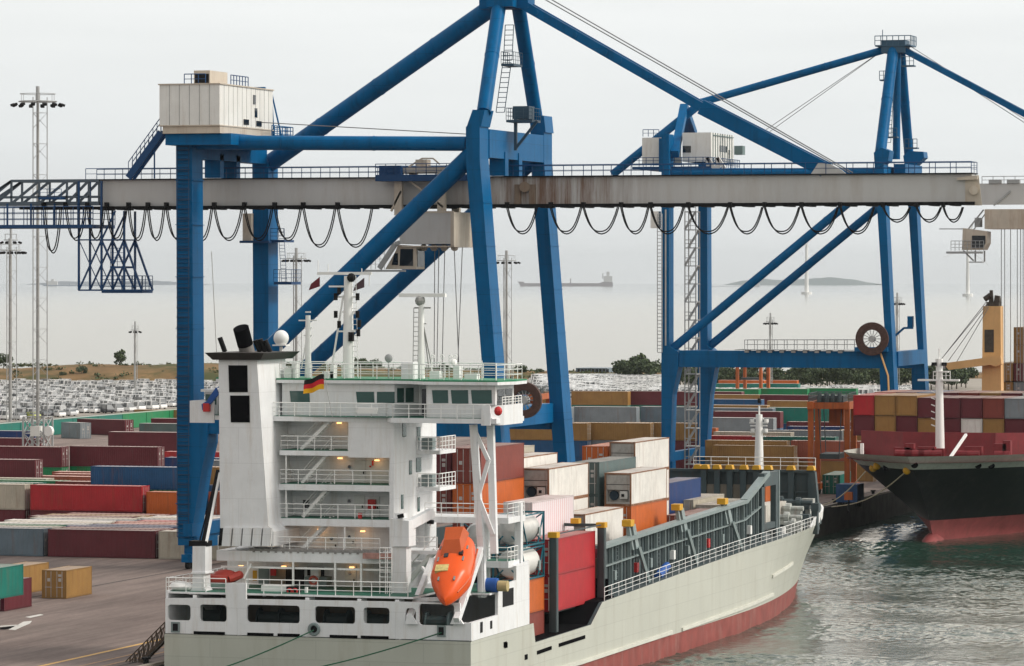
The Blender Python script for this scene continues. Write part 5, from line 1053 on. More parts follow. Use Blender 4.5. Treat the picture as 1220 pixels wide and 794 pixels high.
# breakwater across the fore deck
by = 428.0; zb = atY(955,562,by).z; x1 = atY(984,600,by).x; x0 = PTX+1.2
m = MB(); m.prism([(x0,6.8),(atY(976,603,by).x,6.8),(atY(970,566,by).x,zb),(x0,zb)], by, by+.25); bk = m.build("breakwater", M['steel'], ship)
m = MB()
for px in (840,856,871,887,903,917,944,968): x = XA(px,by); m.box(x-.3, x+.3, by-.75, by-.004, 6.9, zb+.1); m.mark()
m.box(x0, XA(970,by), by-.5, by-.01, zb-.12, zb+.16); m.box(XA(920,by), XA(971,by), by-.3, by-.01, 10.6, 10.75); m.bar((XA(970,by),by-.4,zb),(XA(976,by),by-.4,7.4),.5,.8)
m.build_each("breakwater_rib", M['steel'], bk)
m = MB(); m.pbox(836,905,578,594,by-.4,by-.006); m.build("bulkhead_panel", M['brownbulk'], bk)
for px in (833,842,856,871,888,903,917,944,968): x = XA(px,by); MB().prism([(x-.42,zb+.17),(x+.42,zb+.17),(x+.3,zb+.62),(x-.3,zb+.62)], by-1.0, by-.1).build("post_cap", M['yellow'], bk)
railing([(XA(826,by),by+.2,zb+.16),(XA(971,by),by+.2,zb+.16)], par=bk, h=1.25, step=1.9)
m = MB()                                             # mooring gear on the fore deck
for px, py, w, h in ((918,612,1.3,1.2),(931,603,2.0,.6),(940,611,2.6,.5),(952,604,2.4,.5),(963,601,1.2,1.2),(972,606,.8,1.1),(938,622,2.6,.6),(957,617,1.4,.7),(946,630,1.6,.6)):
    y = by-3-(py-598)*.42; c = atY(px,py,y); z0 = interp(TOP,y)-.95; m.box(c.x-w/2, c.x+w/2, y-.5, y+.5, c.z-.25, c.z+h*.5); m.box(c.x-.25, c.x+.25, y-.3, y+.3, z0, c.z-.25)
    if w > 1.5: m.tube((c.x-w*.6,y-.2,c.z+h*.5+.2),(c.x+w*.6,y-.2,c.z+h*.5+.2), .26, 10); m.tube((c.x-w*.1,y-.2,c.z+h*.5+.2),(c.x+w*.1,y-.2,c.z+h*.5+.2), .55, 12)
    m.mark()
WN = m.build_each("windlass", mat("pale deck machinery", (.42,.44,.41), .5, var=.3, vs=2, dirt=RUST, damt=.6), ship)
for w_ in WN[1::2]: w_.data.materials[0] = M['steel']
m = MB()
for px, py in ((933,633),(950,622)): y = by-3-(py-598)*.42; c = atY(px,py,y); z = interp(TOP,y)-.95; m.tube((c.x,y,z),(c.x,y,c.z+.4), .28, 8); m.mark()
m.build_each("bollard", M['white2'], ship)
m = MB(); p = atX(918,597,-100); m.box(XA(908,p.y), XA(926,p.y), p.y-5, p.y+4, 8.0, p.z-.2); m.build("fore_hatch", mat("pale hatch cover", (.52,.50,.45), .6, dirt=RUST, damt=.5), ship)
# foremast
m = MB(); b = atY(904,561,by+6); t = atY(904.5,494,by+6); b.z = 8.5; m.tube(b, t, .62, 10, .34); fm = m.build("foremast", M['white2'], ship, smooth=True)
m = MB(); m.tube(t, t+Vector((0,0,.9)), .1, 6)
for py, w in ((499,6),(504,11),(507.5,10),(515.5,10),(520,8)): A, B = atY(904-w,py,by+6), atY(904+w,py,by+6); m.bar(A, B, .14)
for px, py in ((896,503.5),(913,503.5),(897,515),(912,515)): c = atY(px,py,by+6); m.tube(c, c+Vector((0,0,.35)), .25, 8)
m.build("yard_arm", M['white2'], fm)
m = MB(); t2 = t+Vector((0,0,1.2)); m.tube(t2, t2+Vector((0,0,.5)), .18, 8); m.build("signal_lamp", M['dark'], fm)
# small things on the decks: each its own
def thing(mb, name, label, cat, m_, smooth=False, group=None): return tag(mb.build(name, m_, smooth=smooth), label, cat, group)
# lifeboat (free-fall, bow down)
A, B = atY(530,717,295.4), atY(546.5,653,300.9); ax = (B-A); Lb = ax.length; ax.normalize(); sd = Vector((1,0,0)); sd = (sd-ax*sd.dot(ax)).normalized(); upv = ax.cross(sd); upv = upv if upv.z > 0 else -upv
m = MB(); n = 26; k = 24; secs = []
for i in range(n+1):
    t = i/n; w = 1.52*(min(1, t/.42))**.62*(1 if t < .75 else 1-.16*(t-.75)/.25); h = 1.25*(min(1, (t+.03)/.4))**.55; off = .12*(1-t)
    for j in range(k):
        a = 2*math.pi*j/k; ca, sa = math.cos(a), math.sin(a); sq = lambda v: math.copysign(abs(v)**.78, v)
        secs.append(A+ax*(t*Lb)+sd*(w*sq(ca))+upv*(h*sq(sa)*(1.0 if sa > 0 else .95)-off))
m.add(secs, [(i*k+j, i*k+(j+1) % k, (i+1)*k+(j+1) % k, (i+1)*k+j) for i in range(n) for j in range(k)]+[tuple(n*k+j for j in range(k)), tuple(reversed(range(k)))])
lb = root("lifeboat", "bright orange enclosed lifeboat hanging bow down in the stern cradle", "lifeboat", A)
m.build("boat_hull", M['boat'], lb, smooth=True)
m = MB(); c = A+ax*(Lb*.86)+upv*1.1; 
vs = []
for (s1, u, l) in ((-.8,0,-1.5),(.8,0,-1.5),(.95,0,1.2),(-.95,0,1.2),(-.6,.72,-.45),(.6,.72,-.45),(.7,.82,1.0),(-.7,.82,1.0)): vs.append(c+sd*s1+upv*u+ax*l)
m.add(vs, [(0,3,2,1),(4,5,6,7),(0,1,5,4),(1,2,6,5),(2,3,7,6),(3,0,4,7)]); ct = m.build("cockpit", M['boat2'], lb)
m = MB()
for s1, l in ((-.35,.62),(.75,.66)): c2_ = A+ax*(Lb*l)+upv*1.22+sd*s1; m.add([c2_+sd*a+ax*b+upv*d for d in (-.15,.04) for a, b in ((-.16,-.22),(.16,-.22),(.16,.22),(-.16,.22))], [(0,3,2,1),(4,5,6,7),(0,1,5,4),(1,2,6,5),(2,3,7,6),(3,0,4,7)]); m.mark()
m.build_each("window", M['dglass'], lb)
m = MB(); c2_ = A+ax*(Lb*.40)+upv*1.13+sd*-.45; m.add([c2_+sd*a+ax*b+upv*d for d in (-.3,.06) for a, b in ((-.5,-.38),(.5,-.38),(.5,.38),(-.5,.38))], [(0,3,2,1),(4,5,6,7),(0,1,5,4),(1,2,6,5),(2,3,7,6),(3,0,4,7)]); m.build("hatch", mat("pale yellow hatch", (.62,.50,.20), .6, var=.3, vs=4), lb)
m = MB()
for s1 in (-1, 1): m.pipe([A+ax*(Lb*t)+sd*s1*1.52*min(1,(t/.42))**.62+upv*.05 for t in (.15,.3,.45,.6,.75,.95)], .07, 5); m.mark()
m.build_each("grab_rail", M['boat2'], lb)
m = MB()
for s1, l, w_ in ((-.95,.58,.3),(.95,.58,.3),(-.6,.25,.25),(.6,.25,.25),(-1.0,.8,.25),(1.05,.8,.25)):
    hh = 1.25*(min(1, (l+.03)/.4))**.55; wv = 1.52*(min(1, l/.42))**.62; hz_ = hh*max(0, 1-(abs(s1)/wv)**(1/.78*2))**(.78/2)
    c2_ = A+ax*(Lb*l)+upv*(hz_-.02)+sd*s1; m.add([c2_+sd*a+ax*b+upv*d for d in (-.1,.02) for a, b in ((-.06,-w_*.8),(.06,-w_*.8),(.06,w_*.8),(-.06,w_*.8))], [(0,3,2,1),(4,5,6,7),(0,1,5,4),(1,2,6,5),(2,3,7,6),(3,0,4,7)]); m.mark()
m.build_each("reflective_tape", M["steel2"], lb)
# flag
fl = MB(); nx_ = 12; W_, Hf = 1.75, 1.15; o0 = atY(386,446,299.5); vs = []; fm_ = []
for j in range(7):
    for i in range(nx_+1):
        u, v = i/nx_, j/6; droop = .55*u**1.2; vs.append((o0.x-W_*u*.92, 299.5+.14*math.sin(u*9+v*2)*u, o0.z-droop-v*Hf*(1-.12*u)+.06*math.sin(u*8)))
for j in range(6):
    for i in range(nx_): fl.add([vs[j*(nx_+1)+i], vs[j*(nx_+1)+i+1], vs[(j+1)*(nx_+1)+i+1], vs[(j+1)*(nx_+1)+i]], [(0,1,2,3)], j//2)
fr = root("ensign_flag", "black red and gold striped flag hanging at the bridge rail", "flag", o0)
fl.build("flag_cloth", [mat("flag black", (.01,.01,.01), .8), mat("flag red", (.55,.02,.03), .8), mat("flag gold", (.75,.38,.01), .8)], fr, smooth=True)
MB().tube(atY(385,441,299.5), atY(396,497,299.5), .025, 4).build("halyard", M['pole'], fr)
def pennant(px, py, rgb, lb_, flip):
    m = MB(); c = atY(px,py,306.4); w = .95*flip; pts = [(0,0),(0,-.75),(w,-1.05),(w*.8,-.55)]
    m.add([(c.x+x,306.4+.1*abs(x),c.z+z) for x, z in pts]+[(c.x+x,306.42+.1*abs(x),c.z+z) for x, z in pts], [(0,1,2,3),(7,6,5,4)]); return tag(m.build("signal_flag", mat("flag cloth "+lb_[:6], rgb, .8)), lb_, "flag")
pennant(381,330,(.14,.02,.03),"small dark red flag on the left end of the main mast yard",-1); pennant(434,331,(.10,.06,.07),"small dark flag on the right side of the main mast",-1)
# rescue boat, life rings, rafts, covered gear
m = MB(); c = atY(264,690,300.6); n = 12
for s1 in (-1, 1): m.pipe([(c.x-1.5,300.6+s1*.6,c.z),(c.x+.8,300.6+s1*.6,c.z+.05),(c.x+1.5,300.6,c.z+.35)], .33, 8)
m.box(c.x-1.5, c.x+.9, 300.1, 301.1, c.z-.25, c.z+.05); m.ball((c.x+.3,300.6,c.z+.35), .55, 8, 6, .7, 0, 1.8, 1)
thing(m, "rescue_boat", "small red rescue boat stowed behind the stern deck crane", "boat", mat("faded red rubber", (.42,.05,.035), .5), True)
m = MB(); c = atY(215,706,298.2); m.ball((c.x,298.2,UD+.35), .6, 10, 6, .65, 0, 1.5, 1); m.ball((c.x+.6,298.3,UD+.3), .4, 8, 6, .8); thing(m, "covered_winch", "white canvas covered gear on the port corner of the stern deck", "deck gear", M['white2'], True)
for px, py, y in ((373.5,692,304.4),):
    r_ = MB(); r_.ring(atY(px,py,y-.1), .3, .1, 'y', 16, 6); thing(r_, "life_ring", "red and white life ring hanging on the white post at the stern deck", "life ring", mat("life ring red white", (.6,.12,.08), .6))
m = MB(); m.pbox(370,379.5,679,711,304.5,305.0); m.pbox(363,365.5,700,711,298.6,298.9); 
thing(m, "control_post", "white control column standing on the stern deck under the walkway", "post", M['white2'])
m = MB(); m.pbox(311,342,698.5,706.5,299.2,300.2); m.pbox(313,315,706,711.5,299.4,299.8); m.pbox(326,328,706,711.5,299.4,299.8); thing(m, "liferaft_canister", "long white canister on a rack at the stern rail", "life raft", M['white2'])
m = MB(); c = atY(350,706,299); m.box(c.x-.5, c.x+.5, 298.7, 299.3, c.z-.35, c.z+.45); 
ob = thing(m, "hose_reel_box", "dark box with red reels beside the white canister on the stern rail", "box", M['dark']); 
for dx in (-.22,.22): rr = MB(); rr.ring((c.x+dx,298.66,c.z+.12), .17, .07, 'y', 12, 5); k_ = rr.build("reel", M['red'], ob)
m = MB(); c = atY(587,699,303.6); m.tube((c.x-1.1,303.6,UD+.55),(c.x+.4,303.6,UD+.55), .55, 12); dl = root("cargo_drum", "blue topped drum lying on the starboard deck by the lifeboat", "drum", (c.x,303.6,UD)); m.build("drum_body", M['bluetarp'], dl, smooth=True); m = MB(); m.tube((c.x+.45,303.6,UD+.5),(c.x+1.2,303.6,UD+.5), .42, 10); m.build("drum_end", M['tan'], dl, smooth=True)
m = MB(); m.pbox(432,465,660,666,300.2,300.9); thing(m, "timber_stack", "pile of pinkish planks on the walkway by the white crane pillar", "planks", mat("pinkish planks", (.40,.22,.19), .8, var=.3, vs=4))
# mooring ropes over the stern
for a, b, lb_ in (((374,751),(190,818),"green mooring rope running from the ring fairlead down to the quay at left"),((526,754),(290,812),"green mooring rope running from the square fairlead across the grey stern")):
    m = MB(); P, Q = atY(*a,296.8), atY(*b,291.0); pts = [P.lerp(Q,t)+Vector((0,0,-.35*math.sin(math.pi*t))) for t in [i/10 for i in range(11)]]; m.pipe(pts, .055, 6); thing(m, "mooring_rope", lb_, "rope", M['rope'])
# ------------------------------------------------------------------ containers
PAL = dict(maroon=(.115,.017,.025), red=(.40,.018,.025), tan=(.30,.165,.048), blue=(.008,.075,.19), navy=(.006,.035,.14), grey=(.20,.23,.25), orange=(.50,.11,.018), white=(.68,.66,.62), cream=(.46,.42,.34),
           teal=(.008,.16,.125), green=(.008,.20,.075), rustred=(.20,.042,.030), slate=(.085,.125,.125), bluegrey=(.12,.165,.20), pink=(.70,.62,.62), salmon=(.36,.10,.06))
WORD = dict(rustred="rust red", navy="navy blue", slate="dark slate grey", bluegrey="blue grey", pink="pinkish white")
PM = {}
def paint(c):
    if c in PM: return PM[c]
    rgb = PAL[c]; m = mat(f"container {c}", rgb, .48, var=.16, vs=.5, dirt=RUST if c not in ('maroon','rustred') else (.06,.018,.018), damt=.55, dscale=(1.1,1.1,.10), dedge=(.52,.78))
    # roof colour lightened: sky glare painted in, with bleaching and dust
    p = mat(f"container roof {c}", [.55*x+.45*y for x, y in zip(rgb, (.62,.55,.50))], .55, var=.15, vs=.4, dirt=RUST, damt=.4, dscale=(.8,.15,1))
    f = mat(f"container frame {c}", [x*.8 for x in rgb], .5, var=.15)
    PM[c] = (m, p, f); return PM[c]
ROD = mat("lock rod steel", (.42,.40,.38), .5)
BROWN = mat("reefer frame brown", (.22,.10,.05), .7, var=.35, vs=2, dirt=(.45,.40,.33), damt=.5)
UNIT = mat("reefer unit grey", (.34,.33,.31), .5, var=.2, vs=2, dirt=RUST, damt=.4)
CMESH = {}
FT = {20: 6.06, 40: 12.19, 45: 13.72}
def cmesh(kind, c, ft, hc, lod):
    key = (kind, c, ft, hc, lod)
    if key in CMESH: return CMESH[key]
    L, H, w = FT[ft], (2.9 if hc else 2.59), 2.44; o = MB(); t = .13
    if lod:
        for y in (0, L-t):
            for x in (-w/2, w/2-t): o.box(x, x+t, y, y+t, 0, H, 2)
        for x in (-w/2, w/2-.1): o.box(x, x+.1, t, L-t, 0, .16, 2); o.box(x, x+.1, t, L-t, H-.1, H-.004, 2)
        for y in (0, L-.12): o.box(-w/2+t, w/2-t, y, y+.12, 0, .16, 2); o.box(-w/2+t, w/2-t, y, y+.12, H-.14, H-.004, 2)
        pitch, dep = (.28, .018) if kind == 'dry' else (.34, .006)
        n = max(4, int((L-2*t)/pitch)); p = (L-2*t)/n
        for s in (-1, 1):
            ys_ = []
            for i in range(n): y = t+i*p; ys_ += [(y, 0), (y+p*.28, 0), (y+p*.5, dep), (y+p*.78, dep)]
            ys_.append((L-t, 0)); vs = []
            for y, d in ys_: vs += [(s*(w/2-.015-d), y, .16), (s*(w/2-.015-d), y, H-.1)]
            o.add(vs, [(2*i, 2*i+2, 2*i+3, 2*i+1) for i in range(len(ys_)-1)], 0)
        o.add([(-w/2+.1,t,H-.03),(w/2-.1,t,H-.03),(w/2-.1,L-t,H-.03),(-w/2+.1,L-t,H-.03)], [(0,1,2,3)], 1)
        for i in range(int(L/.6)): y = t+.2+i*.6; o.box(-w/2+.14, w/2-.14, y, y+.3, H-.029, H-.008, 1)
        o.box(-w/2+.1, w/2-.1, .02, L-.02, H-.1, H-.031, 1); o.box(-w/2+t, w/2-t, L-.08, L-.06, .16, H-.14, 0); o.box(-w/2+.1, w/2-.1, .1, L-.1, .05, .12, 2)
        if kind == 'dry': o.box(-w/2+t, w/2-t, .09, .11, .16, H-.14, 0)
        for x in (-w/2-.005, w/2-.165):
            for y in (-.005, L-.165): o.box(x, x+.17, y, y+.17, H-.12, H+.012, 2); o.box(x, x+.17, y, y+.17, -.005, .12, 2)
    else:
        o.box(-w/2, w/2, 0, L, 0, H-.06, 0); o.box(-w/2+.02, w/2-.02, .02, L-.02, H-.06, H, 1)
        for x in (-w/2-.02, w/2-.08):
            o.box(x, x+.1, -.02, .1, 0, H-.05, 2); o.box(x, x+.1, L-.1, L+.02, 0, H-.05, 2); o.box(x, x+.1, .1, L-.1, 0, .14, 2); o.box(x, x+.1, .1, L-.1, H-.12, H-.03, 2)
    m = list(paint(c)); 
    if kind == 'reefer': m[2] = BROWN
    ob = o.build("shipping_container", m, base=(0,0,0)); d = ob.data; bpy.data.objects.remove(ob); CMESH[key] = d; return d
def dmesh(c, hc, s):
    key = ('door', c, hc, s)
    if key in CMESH: return CMESH[key]
    H = 2.9 if hc else 2.59; o = MB(); x0, x1 = (-1.085, -.01) if s < 0 else (.01, 1.085)
    o.box(x0, x1, .02, .09, .17, H-.15, 0)
    for k in range(4): z = .35+k*(H-.7)/3.6; o.box(x0+.06, x1-.06, -.0, .02, z, z+.32, 0)
    for fx in (.27, .74): x = x0+(x1-x0)*fx; o.tube((x,-.045,.1),(x,-.045,H-.1), .028, 5, mi=1)
    o.box(x0+.2, x1-.2, -.06, -.02, 1.0, 1.06, 1); o.box(x0+.42, x1-.38, -.004, .018, 1.55, 1.85, 1)
    if s > 0: o.box(x0+.40, x1-.36, -.004, .018, 2.0, 2.22, 1)
    ob = o.build("door", [paint(c)[0], ROD], base=(0,0,0)); d = ob.data; bpy.data.objects.remove(ob); CMESH[key] = d; return d
def umesh(nm, hc):
    key = (nm, hc)
    if key in CMESH: return CMESH[key]
    H = 2.9 if hc else 2.59; o = MB()
    if nm == 'unit':
        o.box(-1.07, 1.07, .06, .14, 1.42, H-.16, 0); o.box(-1.07, 1.07, .5, .58, .17, 1.42, 0); o.box(-1.07, 1.07, .06, .5, .17, .35, 0); o.box(-1.07,-.98,.06,.5,.35,1.42,0); o.box(.98,1.07,.06,.5,.35,1.42,0)
        for x in (-.6, .25): o.box(x, x+.5, .03, .06, H-.75, H-.3, 0)
        o.box(-1.05, 1.05, .04, .06, 1.85, 1.9, 1); m = [UNIT, M['dark']]
    elif nm == 'fan': o.ring((-.45,.42,.9), .38, .06, 'y', 16, 5); o.tube((-.45,.4,.9),(-.45,.48,.9), .36, 14); m = [mat("condenser dark blue", (.01,.03,.05), .5)]
    else: o.box(.15, .85, .1, .48, .62, 1.3, 0); o.box(.3, .55, .06, .1, .8, 1.05, 1); m = [mat("control box grey", (.50,.50,.48), .5), M['dark']]
    ob = o.build(nm, m, base=(0,0,0)); d = ob.data; bpy.data.objects.remove(ob); CMESH[key] = d; return d
LABELS = {}
ALLC = []
def container(x, y, z, c, label, ft=40, hc=False, rz=0, kind='dry', lod=1, group=None):
    """x, y = middle of the door end, z = underside; the box runs along local +Y"""
    ob = bpy.data.objects.new("shipping_container", cmesh(kind, c, ft, hc, lod)); COL.objects.link(ob)
    ob.location = (x, y, z); ob.rotation_euler = (0, 0, rz); tag(ob, label, "shipping container", group); ALLC.append(ob)
    if lod == 1:
        if kind == 'dry':
            for s in (-1, 1): d = bpy.data.objects.new("door", dmesh(c, hc, s)); COL.objects.link(d); d.parent = ob
        else:
            u = bpy.data.objects.new("cooling_unit", umesh('unit', hc)); COL.objects.link(u); u.parent = ob
            for nm, k in (("fan", 'fan'), ("control_box", 'ctrl')): d = bpy.data.objects.new(nm, umesh(k, hc)); COL.objects.link(d); d.parent = u
    return ob
def cw(c): return WORD.get(c, c)
# ---- on the white ship.  xr = starboard face, zt = roof height
SG = "containers stacked on the white ship"
def aboard(px, py, y, c, label, ft=40, hc=True, kind='dry', n=1, under=()):
    """near top corner on the starboard side, measured in the photo"""
    v = atY(px, py, y); H = 2.9 if hc else 2.59; z = v.z-H
    container(v.x-1.22, y, z, c, label, ft, hc, 0, kind, 1, SG)
    for k, (c2, lb) in enumerate(under):
        z -= 2.92 if hc else 2.61; container(v.x-1.22, y, z, c2, lb, ft, hc, 0, kind if c2 == 'white' else 'dry', 1, SG)
    return v
aboard(573, 534.5, 328, 'rustred', "rust red container directly behind the bridge wing supports, top of its stack", under=(('orange', "bright orange container under the rust red one behind the wing supports"), ('rustred', "rust red container at the foot of the stack behind the wing supports")))
aboard(537.5, 537, 329.5, 'maroon', "dark maroon container tucked between the deckhouse and the rust red stack", under=(('rustred', "rust red container under the dark maroon one beside the deckhouse"),))
aboard(616, 546, 341, 'white', "long pale reefer container behind the rust red stack, orange end showing beside it", kind='reefer', under=(('orange', "orange container under the long pale reefer behind the rust red stack"),))
aboard(588, 537, 343, 'cream', "pale cream container roof just showing behind the rust red container", under=(('cream', "cream container hidden low behind the rust red stack"),))
aboard(654, 558.5, 341, 'white', "white reefer with dark machinery, nearest the pinkish striped box", kind='reefer', under=(('white', "white reefer under the one with dark machinery, left of the grey slate container"), ('white', "lowest white reefer behind the pinkish striped box")))
aboard(697, 613, 341, 'white', "white container low on the starboard side behind the bright red pair", kind='reefer', under=(('maroon', "maroon container sliver below the low white one behind the red pair"),))
aboard(714, 551, 356, 'slate', "dark slate grey container between the two white reefers", under=(('slate', "dark slate grey container underneath between the two white reefers"),))
aboard(752, 564, 356, 'white', "white rusty framed reefer standing on the orange container", kind='reefer', under=(('orange', "orange container under the rusty framed white reefer by the coaming"),))
aboard(756.7, 527, 371, 'white', "tall white reefer at the highest point of the deck stacks", kind='reefer', under=(('white', "white reefer under the highest one on deck"), ('white', "white reefer at the foot of the tallest deck stack")))
aboard(724, 532, 372, 'orange', "orange ended container left of the tall white reefer", under=(('white', "white reefer left of the tallest deck stack"), ('white', "low white reefer left of the tallest deck stack")))
aboard(797, 576, 385.5, 'navy', "deep blue container in front of the breakwater", under=(('navy', "lower deep blue container in front of the breakwater"),))
aboard(823, 614.5, 377.5, 'rustred', "rust red container low behind the coaming beside the lashing gear", ft=40, hc=False)
aboard(858, 602, 390.5, 'cream', "long pale container low in the forward hold before the breakwater", hc=False)
aboard(826, 596, 391, 'cream', "pale container in the forward hold, port side of the rust red one", hc=False)
z1 = atY(663.5, 642, 325).z
for k, lb in enumerate(("bright red container, upper of the pair on the open starboard side", "bright red container, lower of the pair on the open starboard side")):
    container(-95.45-1.22, 323.7, z1-2.9*(k+1)-.03*k, 'red', lb, 40, True, 0, 'dry', 1, SG)
v = atY(634, 599, 327)
container(v.x-1.22, 327, v.z-2.9, 'pink', "pinkish white container with faint vertical red stripes behind the tanks", 40, True, 0, 'dry', 1, SG)
for ob in ALLC[-1:]:
    me = ob.data; m = PM['pink'][0].copy(); m.name = "pink striped sheet"; t = m.node_tree; b = t.nodes["Principled BSDF"]; w = N(t, "ShaderNodeTexWave", wave_type='BANDS', bands_direction='Y'); w.inputs['Scale'].default_value = .55; w.inputs['Distortion'].default_value = .4
    tcn = N(t, "ShaderNodeTexCoord"); t.links.new(tcn.outputs['Object'], w.inputs['Vector']); rr = N(t, "ShaderNodeValToRGB"); rr.color_ramp.elements[0].position = .80; rr.color_ramp.elements[0].color = (.72,.68,.70,1); rr.color_ramp.elements[1].position = .97; rr.color_ramp.elements[1].color = (.62,.36,.38,1)
    t.links.new(w.outputs[0], rr.inputs[0]); t.links.new(rr.outputs[0], b.inputs["Base Color"]); me.materials[0] = m
# tank containers on the starboard quarter
TEAL = mat("teal tank frame", (.01,.11,.15), .5, var=.15)
TANKM = mat("brushed tank steel", (.55,.54,.52), .35, metal=.25, var=.12, vs=1.2)
TANKW = mat("white tank jacket", (.68,.67,.64), .4, var=.08, vs=1)
def tankc(x, y, z, label, fm_, tm):
    r = root("tank_container", label, "tank container", (x, y, z), 0, "tank containers on the ship's starboard quarter")
    m = MB(); w, H, L = 2.44, 2.59, 6.06
    for yy in (0, L):
        for xx in (-w/2, w/2): m.bar((x+xx*.96,y+yy,z),(x+xx*.96,y+yy,z+H), .14)
        for zz in (.07, H-.07): m.bar((x-w/2,y+yy,z+zz),(x+w/2,y+yy,z+zz), .14)
        for s in (-1, 1): m.bar((x+s*w/2*.95,y+yy,z+.1),(x+s*.35,y+yy,z+H*.35),.1); m.bar((x+s*w/2*.95,y+yy,z+H-.1),(x+s*.55,y+yy,z+H*.8),.1)
    for s in (-1, 1):
        m.bar((x+s*w/2*.95,y,z+.1),(x+s*w/2*.95,y+L,z+.1),.12); m.bar((x+s*w/2*.95,y,z+H-.1),(x+s*w/2*.95,y+L,z+H-.1),.1); m.bar((x+s*w/2*.95,y,z+H-.1),(x+s*w/2*.95,y+1.6,z+.1),.1); m.bar((x+s*w/2*.95,y+L,z+H-.1),(x+s*w/2*.95,y+L-1.6,z+.1),.1)
    m.build("tank_frame", fm_, r); m = MB(); n, k = 16, 20; vs = []
    for i in range(n+1):
        t = i/n; yy = .25+t*(L-.5); e = min(1, min(t, 1-t)/.14); rr = 1.12*math.sqrt(max(0, 1-(1-e)**2))+.02
        for j in range(k): a = 2*math.pi*j/k; vs.append((x+rr*math.cos(a), y+yy, z+1.32+rr*math.sin(a)))
    m.add(vs, [(i*k+j, i*k+(j+1) % k, (i+1)*k+(j+1) % k, (i+1)*k+j) for i in range(n) for j in range(k)]+[tuple(range(k)), tuple(n*k+j for j in range(k))]); m.build("tank", tm, r, smooth=True)
    m = MB(); m.box(x-.35, x+.35, y+2, y+4, z+2.4, z+2.5); m.box(x+w/2-.04, x+w/2, y+4.6, y+5.2, z+.6, z+1.4); m.build("hatch_plate", M['steel2'], r)
v = atY(627, 614, 315.2)
tankc(-96.75, 315.2, v.z-2.59, "steel tank in a teal frame, upper one beside the white stern", TEAL, TANKM); tankc(-96.75, 315.2, v.z-5.25, "white jacketed tank, lower one beside the white stern", TEAL, TANKW)
for k, (c, lb) in enumerate((('orange', "orange twenty foot container under the tanks at the open ship's side"), ('rustred', "rust red twenty foot container at the bottom under the tanks"))):
    container(-96.75, 315.2, v.z-5.25-2.62*(k+1), c, lb, 20, False, 0, 'dry', 1, SG)
tankc(-99.9, 316.8, v.z-3.2, "steel tank in a teal frame seen end on through the white platform frame", TEAL, TANKM)
# posts of the open side bay
m = MB()
for y in (321.9, 336.0): m.box(-95.3, -94.75, y, y+.75, 4.7, z1+.25); m.box(-94.745, -94.7, y+.1, y+.25, 4.7, z1+.2); m.box(-95.1, -94.7, y-.1, y-.004, 4.7, z1+.2); m.mark()
pp = m.build_each("cell_guide_post", M['steel'], ship)[1]
m = MB(); m.bar((-95,322.4,z1+.5),(-95,336.2,z1+.5),.1); m.bar((-98.5,336.4,z1+.45),(-95,336.4,z1+.45),.25); m.build('lashing_bar', M['steel'], pp)
for y in (322.2, 336.3): MB().box(-95.4, -94.65, y-.4, y+.5, z1+.26, z1+.7).build("post_cap", M['yellow'], pp)
m = MB(); m.box(-97.6, -96.9, 335.9, 336.7, z1+.58, z1+1.0); m.build("post_cap", M['yellow'], pp)
# ---- the yard.  Rows lie across the view: long side towards us (door end to the right)
ROT = math.pi/2
def yard(px, py, n, c, where, hc=False, ft=40, below='maroon', gap=0, lod=None, d=None, full=None, order=""):
    """roof's left front corner at (px, py) in the photo, top box of a stack of n"""
    H = 2.9 if hc else 2.59; zt = QZ+.03+n*(H+.02)
    p = atZ(px, py, zt) if d is None else atD(px, py, d); L = FT[ft]
    y = p.y+1.22; lod = (1 if (p.y < 600) else 0) if lod is None else lod
    cs = [below]*(n-1)+[c] if isinstance(below, str) else list(below)[:n-1]+[c]
    for k in range(n):
        top = k == n-1; lb = full
        if not top: lb = " ".join((f"{cw(cs[k])} container {'at the bottom ' if n == 3 and k == 0 else ''}beneath the "+full.split(",")[0]).split()[:16])
        container(p.x+L, y, QZ+.03+k*(H+.02), cs[k], lb, ft, hc, ROT, 'dry', lod, "containers in the yard" if not top else "containers in the yard")
    return p
# left block, front to back
FRONTROWS = []
def roofrow(i, y, cols, x0, shift):
    x = x0+shift
    for j, c in enumerate(cols):
        container(x+12.19, y, QZ+.03, c, f"{cw(c)} container, row {['one','two','three','four','five','six','seven','eight','nine','ten','eleven','twelve'][i]} of the low block by the crane leg, {['leftmost','second from left','third from left'][j]}", 40, True, ROT, 'dry', 1 if i < 2 else 1, "low block of yard containers left of the crane leg"); x += 12.75
fp = atZ(57, 663.5, QZ)
ROWS = [('bluegrey','maroon','cream'), ('cream','rustred','white'), ('green','navy','bluegrey'), ('white','navy','cream'), ('cream','salmon','red'), ('white','salmon','white'), ('grey','red','teal'), ('cream','grey','teal'), ('maroon','cream','blue'), ('tan','white','red'), ('rustred','grey','white')]
for i, cols in enumerate(ROWS):
    if i == 0: 
        for c, x, lb in (('bluegrey', fp.x-12.75, "blue grey container in the front yard row, left of the big maroon one"), ('maroon', fp.x, "long dark maroon container standing on the asphalt in the front yard row"), ('cream', fp.x+12.6, "cream corrugated container in the front yard row next to the crane leg")): container(x+12.19, fp.y+1.22, QZ+.03, c, lb, 40, True, ROT, 'dry', 1, "front row of yard containers")
    else: roofrow(i, fp.y+1.22+i*2.78, cols, fp.x-12.75, [0,.4,-.6,1.2,2.6,1.6,3.4,2.2,.8,1.5,2.8][i])
yR = fp.y+1.22+11*2.78+.3
W_L = "in the left yard"
p = yard(36, 577.5, 2, 'red', '', True, 45, 'maroon', full="long bright red container, largest in the left yard, with white door marks")
